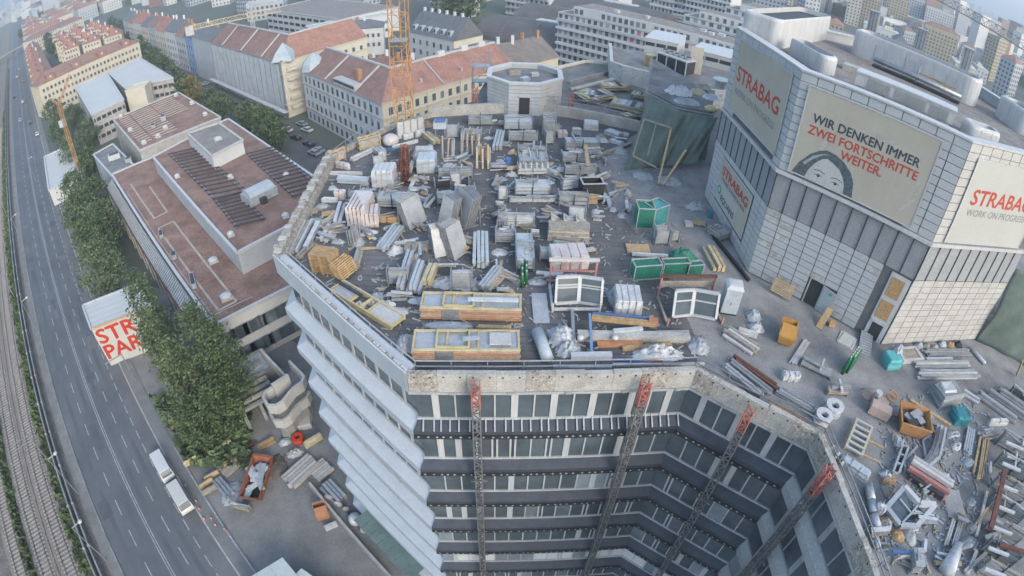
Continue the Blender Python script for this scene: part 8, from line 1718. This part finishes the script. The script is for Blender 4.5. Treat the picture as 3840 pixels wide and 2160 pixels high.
# ================================================================ vehicles
CARP = {}
def car_proto(kind, m):
    key = (kind, m.name)
    if key in CARP: return CARP[key]
    L, W, H_ = (5.0, 1.95, 1.95) if kind == 'van' else (4.3, 1.78, 1.46); parts = []
    prof = [(-.5, .32), (-.5, .62), (-.47, .92), (-.46, 1.0), (.30, 1.0), (.36, .98), (.455, .60), (.5, .50), (.5, .32)] if kind == 'van' else [(-.5, .30), (-.5, .58), (-.49, .66), (-.30, .68), (.16, .68), (.46, .56), (.5, .48), (.5, .30)]
    def shell(pr, w0, w1, zt=None):
        mm = MB(); n_ = len(pr); rings = []
        for y, s in ((-.5, .94), (-.46, 1), (.46, 1), (.5, .94)): rings.append([(x*L*(1 if s == 1 else .99), y*W*(w0 if z < .7 else w1), (z*H_ if s == 1 else z*H_*.99)) for x, z in pr])
        return mm.rings(rings)
    parts.append(('body', shell(prof, 1, .90), m, None))
    if kind == 'van':
        ws = [(.365, .97), (.45, .63), (.452, .645), (.372, .98)]
        mm = MB(); mm.hexa([(x*L, y*W*.42, z*H_) for y in (-1, 1) for x, z in ((.368, .975), (.452, .62), (.458, .63), (.376, .985))]); parts.append(('windscreen', mm, glass_d, None))
        mm = MB(); mm.box((-.5*L+.01, 0, .72*H_), (.05, W*.7, .28*H_)); parts.append(('rear_window', mm, glass_d, None))
        for s in (-1, 1): mm = MB(); mm.box((.26*L, s*W*.475, .76*H_), (.9, .04, .5)); parts.append(('side_window', mm, glass_d, None))
        mm = MB(); mm.box((-.1*L, 0, H_*1.005), (L*.6, .9, .03)); parts.append(('roof_rib', mm, m, None))
    else:
        cab = [(-.40, .67), (-.30, .98), (-.26, 1.0), (.02, 1.0), (.20, .67)]
        parts.append(('cabin', shell(cab, .92, .80), glass_d, None)); mm = MB(); mm.hexa([(x*L, y*W*.38, z*H_) for z in (.985, 1.015) for x, y in ((-.29, -1), (.03, -1), (.03, 1), (-.29, 1))]); parts.append(('roof', mm, m, None))
    for s in (-1, 1):
        for x in (-.32, .32): mm = MB(); mm.tube((x*L, s*W*.40, .32), (x*L, s*W*.51, .32), .32, 12); parts.append(('wheel', mm, rubber, None)); 
        mm = MB(); mm.box((.492*L, s*W*.36, .5*H_*.95), (.06, .34, .14)); parts.append(('headlight', mm, foil_w, None)); mm = MB(); mm.box((-.498*L, s*W*.40, .55*H_), (.04, .22, .18)); parts.append(('tail_light', mm, red_paint, None))
    CARP[key] = [(n_, mm.mesh(n_, mt), smooth) for n_, mm, mt, smooth in parts]; return CARP[key]
def car(label, pos, rz, m, kind='car', group=None, z=.03):
    e = empty('parked_car' if kind == 'car' else 'delivery_van', (pos[0], pos[1], z), label, kind, group); M_ = Matrix.Translation((pos[0], pos[1], z)) @ Matrix.Rotation(rz, 4, 'Z')
    for n_, me, _ in car_proto(kind, m): o = bpy.data.objects.new(n_, me); link(o, e, M_)
    return e
c = rp(6.15, .75); car('white delivery van parked first in line, farther from the yard entrance', c, rzr+math.pi, car_w, 'van'); c = rp(6.2, -5.6); car('white delivery van parked behind the other one next to the yard entrance', c, rzr+math.pi, mat('car_paint_cream', (.66, .66, .62), .3, var=.03), 'van')
for k, (c_, x, y, m_, nm) in enumerate(((1, 235, 985, car_w, 'white'), (1, 345, 940, car_s, 'silver'), (1, 385, 985, car_w, 'white'), (1, 305, 1040, car_b, 'black'), (1, 400, 1090, car_b, 'black'), (1, 470, 1140, car_s, 'silver'), (1, 440, 1160, car_s, 'grey'), (0, 1760, 780, car_b, 'black'), (0, 1820, 815, car_s, 'silver'), (0, 1870, 840, car_b, 'black'), (0, 1450, 625, car_w, 'white'), (0, 1500, 650, car_w, 'white'), (0, 1545, 640, car_s, 'silver'), (0, 1380, 590, car_r, 'red'))): q = at(c_, 0, x, y, .3); car(nm+' car parked below the '+('old corner building, '+'first second third fourth fifth sixth seventh'.split()[k]+' from the junction' if k < 7 else 'wrapped building, '+'first second third fourth fifth sixth seventh'.split()[k-7]+' from the trees'), q, rzr+.1 if k < 7 else rzr+(1.5 if k > 9 else .1), m_, 'car', 'cars parked in the side street')
for k, (lat, al, m_, nm) in enumerate(((-1.4, 250, car_s, 'silver'), (1.2, 300, car_w, 'white'), (-4.2, 330, car_b, 'dark'), (3.6, 380, car_r, 'red'), (-1.3, 420, car_w, 'white'), (1.2, 460, car_s, 'silver'), (6, 205, car_w, 'white'), (3.6, 235, car_b, 'black'))): car(nm+' car driving on the far part of the railway road, '+('first', 'second', 'third', 'fourth', 'fifth', 'sixth', 'seventh', 'eighth')[k]+' from the bridge', rp(lat, al), rzr if lat > 0 else rzr+math.pi, m_, 'car', 'cars on the far road')
# ================================================================ the yard
def gz(k, x, y, z=.03): return zp(k, x, y, z)
Z7 = (840, 1150, 1.932); ZOOM[7] = Z7
a, b, c_, d2 = (XY(zp(7, *q, 1.6)) for q in ((110, 1365), (245, 1415), (350, 1090), (215, 1065))); cen = (a+b+c_+d2)/4; ax = ((c_+d2)/2-(a+b)/2); skip('large rusty open roll-off skip with white scrap in the yard', (cen.x, cen.y), ax.length*1.02, (b-a).length, 1.6, math.atan2(ax.y, ax.x), rust, ((foil_w, foil_b, alu, foil_w, foil_g), 12), z=.03, name='roll_off_skip')
q = zp('g', 505, 985, .03); skip('orange tipping skip standing in the yard', q, 2.4, 1.6, 1.2, math.radians(118), orange_paint, None, z=.03, lid=True)
q = zp('g', 570, 1080, .03); piece('pack', foil_w, None, (q.x, q.y, .3), (1.6, .6, .5), .6, label='white pack lying beside the orange skip in the yard', cat='pack')
# site containers with pale roofs at the bottom
for k, (tl, tr, br) in enumerate((((0, 1440), (200, 1320), (300, 1440)), ((300, 1449), (350, 1400), (420, 1449)))):
    z_ = 2.8 if k == 0 else 2.7; A_, B_, C_ = (XY(zp('g', *q, z_)) for q in (tl, tr, br)); p, u, n, L, rz = wallframe(C_, B_); W_ = 6.0 if k == 0 else 3.0; e = empty('site_container', (B_.x, B_.y, 0), ('pale roofed site container in the yard', 'small pale roofed cabin beside the site container')[k], 'container'); u2 = (A_-B_).normalized(); q = [B_, B_+u2*W_, B_+u2*W_-(B_-C_).normalized()*9, B_-(B_-C_).normalized()*9]
    MB().prism(ccw(q), .03, z_-.1).build('walls', concrete_l, e); MB().prism(ccw([v+(v-(q[0]+q[2])/2).normalized()*.2 for v in q]), z_-.1, z_).build('roof', mat('mint_roof', (.55, .63, .61), .7, var=.05), e)
    for t in (.3, .6): m = MB(); s0, s1 = q[0].lerp(q[1], t), q[3].lerp(q[2], t); m.beam((s0.x, s0.y, z_+.02), (s1.x, s1.y, z_+.02), .06, .05); m.build('roof_seam', frame_g, e)
# curved concrete stair ramp
def curvewall(label, pts, z0, z1_, th, m, parent):
    m2 = MB(); o1, o2 = offset(pts, th/2), offset(pts, -th/2)
    for k in range(len(pts)-1): m2.hexa([(v.x, v.y, z) for z in (z0, z1_) for v in (o1[k], o1[k+1], o2[k+1], o2[k])])
    return m2.build(label, m, parent)
zt = 7.5; F7 = lambda x, y, z=zt: XY(zp(7, x, y, z))
pts = [F7(470, 390), F7(578, 500), F7(560, 545), F7(500, 585), F7(465, 625), F7(425, 680), F7(375, 712), F7(315, 708), F7(283, 655), F7(300, 612), F7(350, 580)]
e = empty('curved_stair', (pts[4].x, pts[4].y, 0), 'curved pale concrete stair tower with two winding parapets beside the white facade', 'stair tower')
curvewall('upper_parapet', pts, zt-1.6, zt, .35, concrete_l, e); curvewall('lower_parapet', pts[1:10], zt-4.6, zt-3.0, .35, concrete_l, e)
MB().prism(ccw(pts+[F7(420, 480)]), zt-1.9, zt-1.6).build('landing', concrete_d, e); MB().prism(ccw([v for v in shrink(pts, .3)]), 0, zt-3.2).build('shaft', concrete_d, e)
p, u, n, L, rz = wallframe(F7(350, 575, zt+.6), F7(465, 500, zt+.6)); c = p+u*(L/2); m = MB(); m.box((c.x, c.y, zt-.4), (L, .4, 2.6), rz); m.build('centre_wall', concrete_l, e); q0, q1 = F7(265, 315), F7(440, 500); m = MB(); m.beam((q0.x, q0.y, zt-.6), (q1.x, q1.y, zt-.6), .35, 1.6); m.build('access_wall', concrete, e)
# terrace with concrete beams beside it
p, u, n, L, rz = wallframe(XY(zp(7, 60, 700, 4)), XY(zp(7, 360, 540, 4))); e = empty('beam_terrace', (p.x, p.y, 0), 'terrace of long concrete beams between poplars and curved stair', 'terrace')
for j in range(7): q = p+u*(L/2)+n*(j*1.25-5.2); piece('beam', concrete if j % 2 else concrete_d, e, (q.x, q.y, 4), (L*(1-.05*j), .45, .5), rz)
for s in (.1, .5, .9): q = p+u*(L*s)-n*1.5; piece('support', concrete_d, e, (q.x, q.y, 1.9), (.5, 7.5, 3.6), rz)
p, u, n, L, rz = wallframe(XY(zp(7, 110, 500, 4)), XY(zp(7, 330, 390, 4))); e, q = house('glass_roof_shed', 'small shed with pale corrugated roof beside the curved stair', front(XY(zp(7, 140, 560, 4)), XY(zp(7, 365, 440, 4)), 4.5), 4, concrete_d, foil_g, 'flat', cat='shed')
# rubble and timber in the yard
for k, (x, y, rx, ry, m_, h) in enumerate(((200, 330, 2.2, 1.4, foil_g, 1.5), (330, 200, 2.5, 1.6, foil_w, 1.2), (420, 130, 2.2, 1.2, foil_w, .8), (380, 1160, 1.5, 2.0, earth, .5), (90, 1120, 3.0, 1.0, wood, .7), (520, 1060, 1.2, .8, concrete_l, .7), (440, 980, 1.0, .7, foil_g, .6), (60, 1350, 1.6, 1.8, foil_g, .5), (560, 830, 1.6, 1.0, concrete, .6))): heap(('grey sheeting heap behind the curved stair', 'white sheeting heap between stair and college', 'white waste at the college corner', 'earth mound beside the rusty skip', 'brown timber pile beside the rusty skip', 'pale rubble near the red reel', 'grey rubble near the red reel', 'steel scrap heap beside the rusty skip', 'concrete rubble under the curved stair')[k], 7, (x, y), rx, ry, h, m_, 200+k, z=.03, name='rubble_heap', cat='rubble', rz=.5)
c = zp(7, 540, 970, .03); m = MB(); N = 14; m.rings([[(c.x+r*math.cos(2*math.pi*t/N), c.y+r*math.sin(2*math.pi*t/N), .03+zz_) for t in range(N)] for r, zz_ in ((.9, 0), (.95, .5), (.85, .9), (.4, .9), (.35, .3))], cap=False); m.build('red_reel', mat('reel_red', (.45, .06, .03), .5), None, 'bright red cable reel beside the yellowish pallet stack', 'reel')
wrapped('yellowish strapped panel stack beside the red reel', 7, (600, 1035), (720, 960), (650, 930), 1.2, yellow_pale, 2, False, z=.03, name='panel_stack', cat='panel stack'); wrapped('pale grey pipe stack beside the white facade', 7, (540, 900), (640, 880), (560, 800), 1.0, concrete_l, 2, False, z=.03, name='pipe_stack', cat='pipe stack')
bundle('long concrete steps beside the white facade foot', 7, (460, 1300), (660, 1120), 2.6, .8, 5, concrete, z=.03, m2=concrete_l, name='stair_flight', cat='steps', tie=False); bundle('ribbed concrete steps next to the long steps', 7, (650, 1240), (760, 1150), 2.4, .6, 6, concrete_l, z=.03, m2=concrete, name='stair_flight', cat='steps', tie=False)
bundle('dark red steel beam lying by the poplars', 7, (40, 1110), (240, 990), .5, .4, 2, rust_d, z=.03, tie=False); bundle('wooden beams lying beside the dark red beam', 7, (0, 1230), (140, 1120), 1.2, .5, 4, wood_g, z=.03, tie=False); bundle('long wooden logs near the poplars', 7, (250, 1040), (370, 970), .9, .6, 3, wood, z=.03, tie=False)
for k, (x, y, m_) in enumerate(((1400, 590, yellow_paint), (1290, 270, yellow_pale), (1310, 320, orange_paint), (1560, 700, wood_l), (1520, 760, wood_l), (1660, 470, yellow_pale), (1540, 810, wood_g))): wrapped(('yellow skid at the yard kerb', 'cream timber pack beside the pavement', 'orange timber pack beside the pavement', 'pale timber pack at the yard kerb', 'second pale timber pack at the yard kerb', 'yellowish pack under the poplars', 'grey timber pack at the yard fence')[k], 'h', (x, y+40), (x+100, y-20), (x+40, y-30), .9, m_, 1, False, z=.03, name='timber_pack', cat='timber pack')
rack('steel scaffold parts stillage at the yard fence', 'h', (1750, 940), (1900, 980), (1830, 900), 1.2, 3, wood_g, True, z=.03); bundle('scaffold tubes heaped beside the rusty skip', 'h', (1640, 730), (1750, 860), 1.6, .6, 6, galv, z=.03)
# alley along the white facade: low wall, parked material, glass canopy
p, u, n, L, rz = wallframe(XY(zp('g', 400, 740, 1.2)), XY(zp('g', 1010, 1449, 1.2))); e = empty('yard_wall', (p.x, p.y, 0), 'low concrete wall between yard and white facade', 'wall'); 
for j in range(8): q = p+u*(L*(j+.5)/8); piece('wall_panel', concrete, e, (q.x, q.y, .6), (L/8-.03, .3, 1.2), rz)
p, u, n, L, rz = wallframe(XY(zp('g', 770, 1000, 2.5)), XY(zp('g', 1200, 1449, 2.5))); e = empty('glass_canopy', (p.x, p.y, 0), 'greenish glass canopy at the foot of the white facade', 'canopy')
for j in range(7): q = p+u*(L*(j+.5)/7)-n*.4; piece('pane', mat('canopy_glass', (.13, .19, .18), .25), e, (q.x, q.y, 2.5), (L/7-.06, 2.2, .06), rz); q2 = p+u*(L*j/7)-n*1.45; piece('bracket', frame_w, e, (q2.x, q2.y, 1.3), (.12, .12, 2.5), rz)
q = p+u*(L/2)-n*1.5; piece('edge', frame_w, e, (q.x, q.y, 2.6), (L, .3, .2), rz)
bundle('steel beams stacked in the alley at the white facade', 'g', (520, 760), (650, 900), 2.0, .8, 7, alu_d, z=.03, m2=galv); wrapped('pinkish bag in the alley beside the steel beams', 'g', (520, 870), (570, 890), (540, 830), .7, foil_p, 0, False, z=.03, name='bag', cat='bag'); q = zp('g', 755, 1040, .03); m = MB(); m.rings([[(q.x+r*math.cos(t*math.pi/6), q.y+r*math.sin(t*math.pi/6), .03+zz_) for t in range(12)] for r, zz_ in ((.7, 0), (.85, .5), (.75, 1.1), (.2, 1.3))]); m.build('bulk_bag', foil_w, None, 'white bulk bag in the alley at the white facade', 'bulk bag', smooth=True)
for k, (x, y) in enumerate(((680, 930), (620, 890), (720, 960), (810, 1090))): wrapped(('green-grey box', 'small white box', 'dark box', 'pale box')[k]+' in the alley along the white facade', 'g', (x-20, y+30), (x+30, y+40), (x+10, y), .8, (concrete, foil_w, steel_d, concrete_l)[k], 0, False, z=.03, name='box', cat='box')
# barriers at the entrance, street name arm
for k, (x, y) in enumerate(((1405, 770), (1485, 890), (1510, 950), (1545, 1025), (1600, 1020), (1630, 1070), (1700, 1100))):
    q = zp('h', x, y, .03); e = empty('traffic_cone', (q.x, q.y, .03), 'red and white traffic cone at the yard entrance', 'cone', 'traffic cones at the yard entrance'); m = MB(); m.box((q.x, q.y, .06), (.45, .45, .06)); m.build('base', rubber, e); m = MB(); m.tube((q.x, q.y, .08), (q.x, q.y, .8), .2, 10, .04); m.build('cone', red_paint, e); m = MB(); m.tube((q.x, q.y, .35), (q.x, q.y, .5), .142, 10, .11); m.build('band', foil_w, e)
q = rp(8.6, 21); e = empty('sign_gantry', (q.x, q.y, 0), 'grey street mast with arm reaching over the kerb lane', 'mast'); m = MB(); m.tube((q.x, q.y, 0), (q.x, q.y, 6), .1, 8); m.build('pole', galv, e); q2 = q-RN*3.2; m = MB(); m.beam((q.x, q.y, 6), (q2.x, q2.y, 6), .14, .14); m.build('arm', galv, e)
# low white hall by the road behind the crane
a, b, c_ = (XY(at(0, 0, *q, 5)) for q in ((335, 1185), (370, 1440), (545, 1090))); house('white_shed', 'low white-roofed shed between roadside trees', [a, b, b+(c_-a), c_], 5, white_pl, white_roof, 'flat', parapet=frame_w, cat='shed')
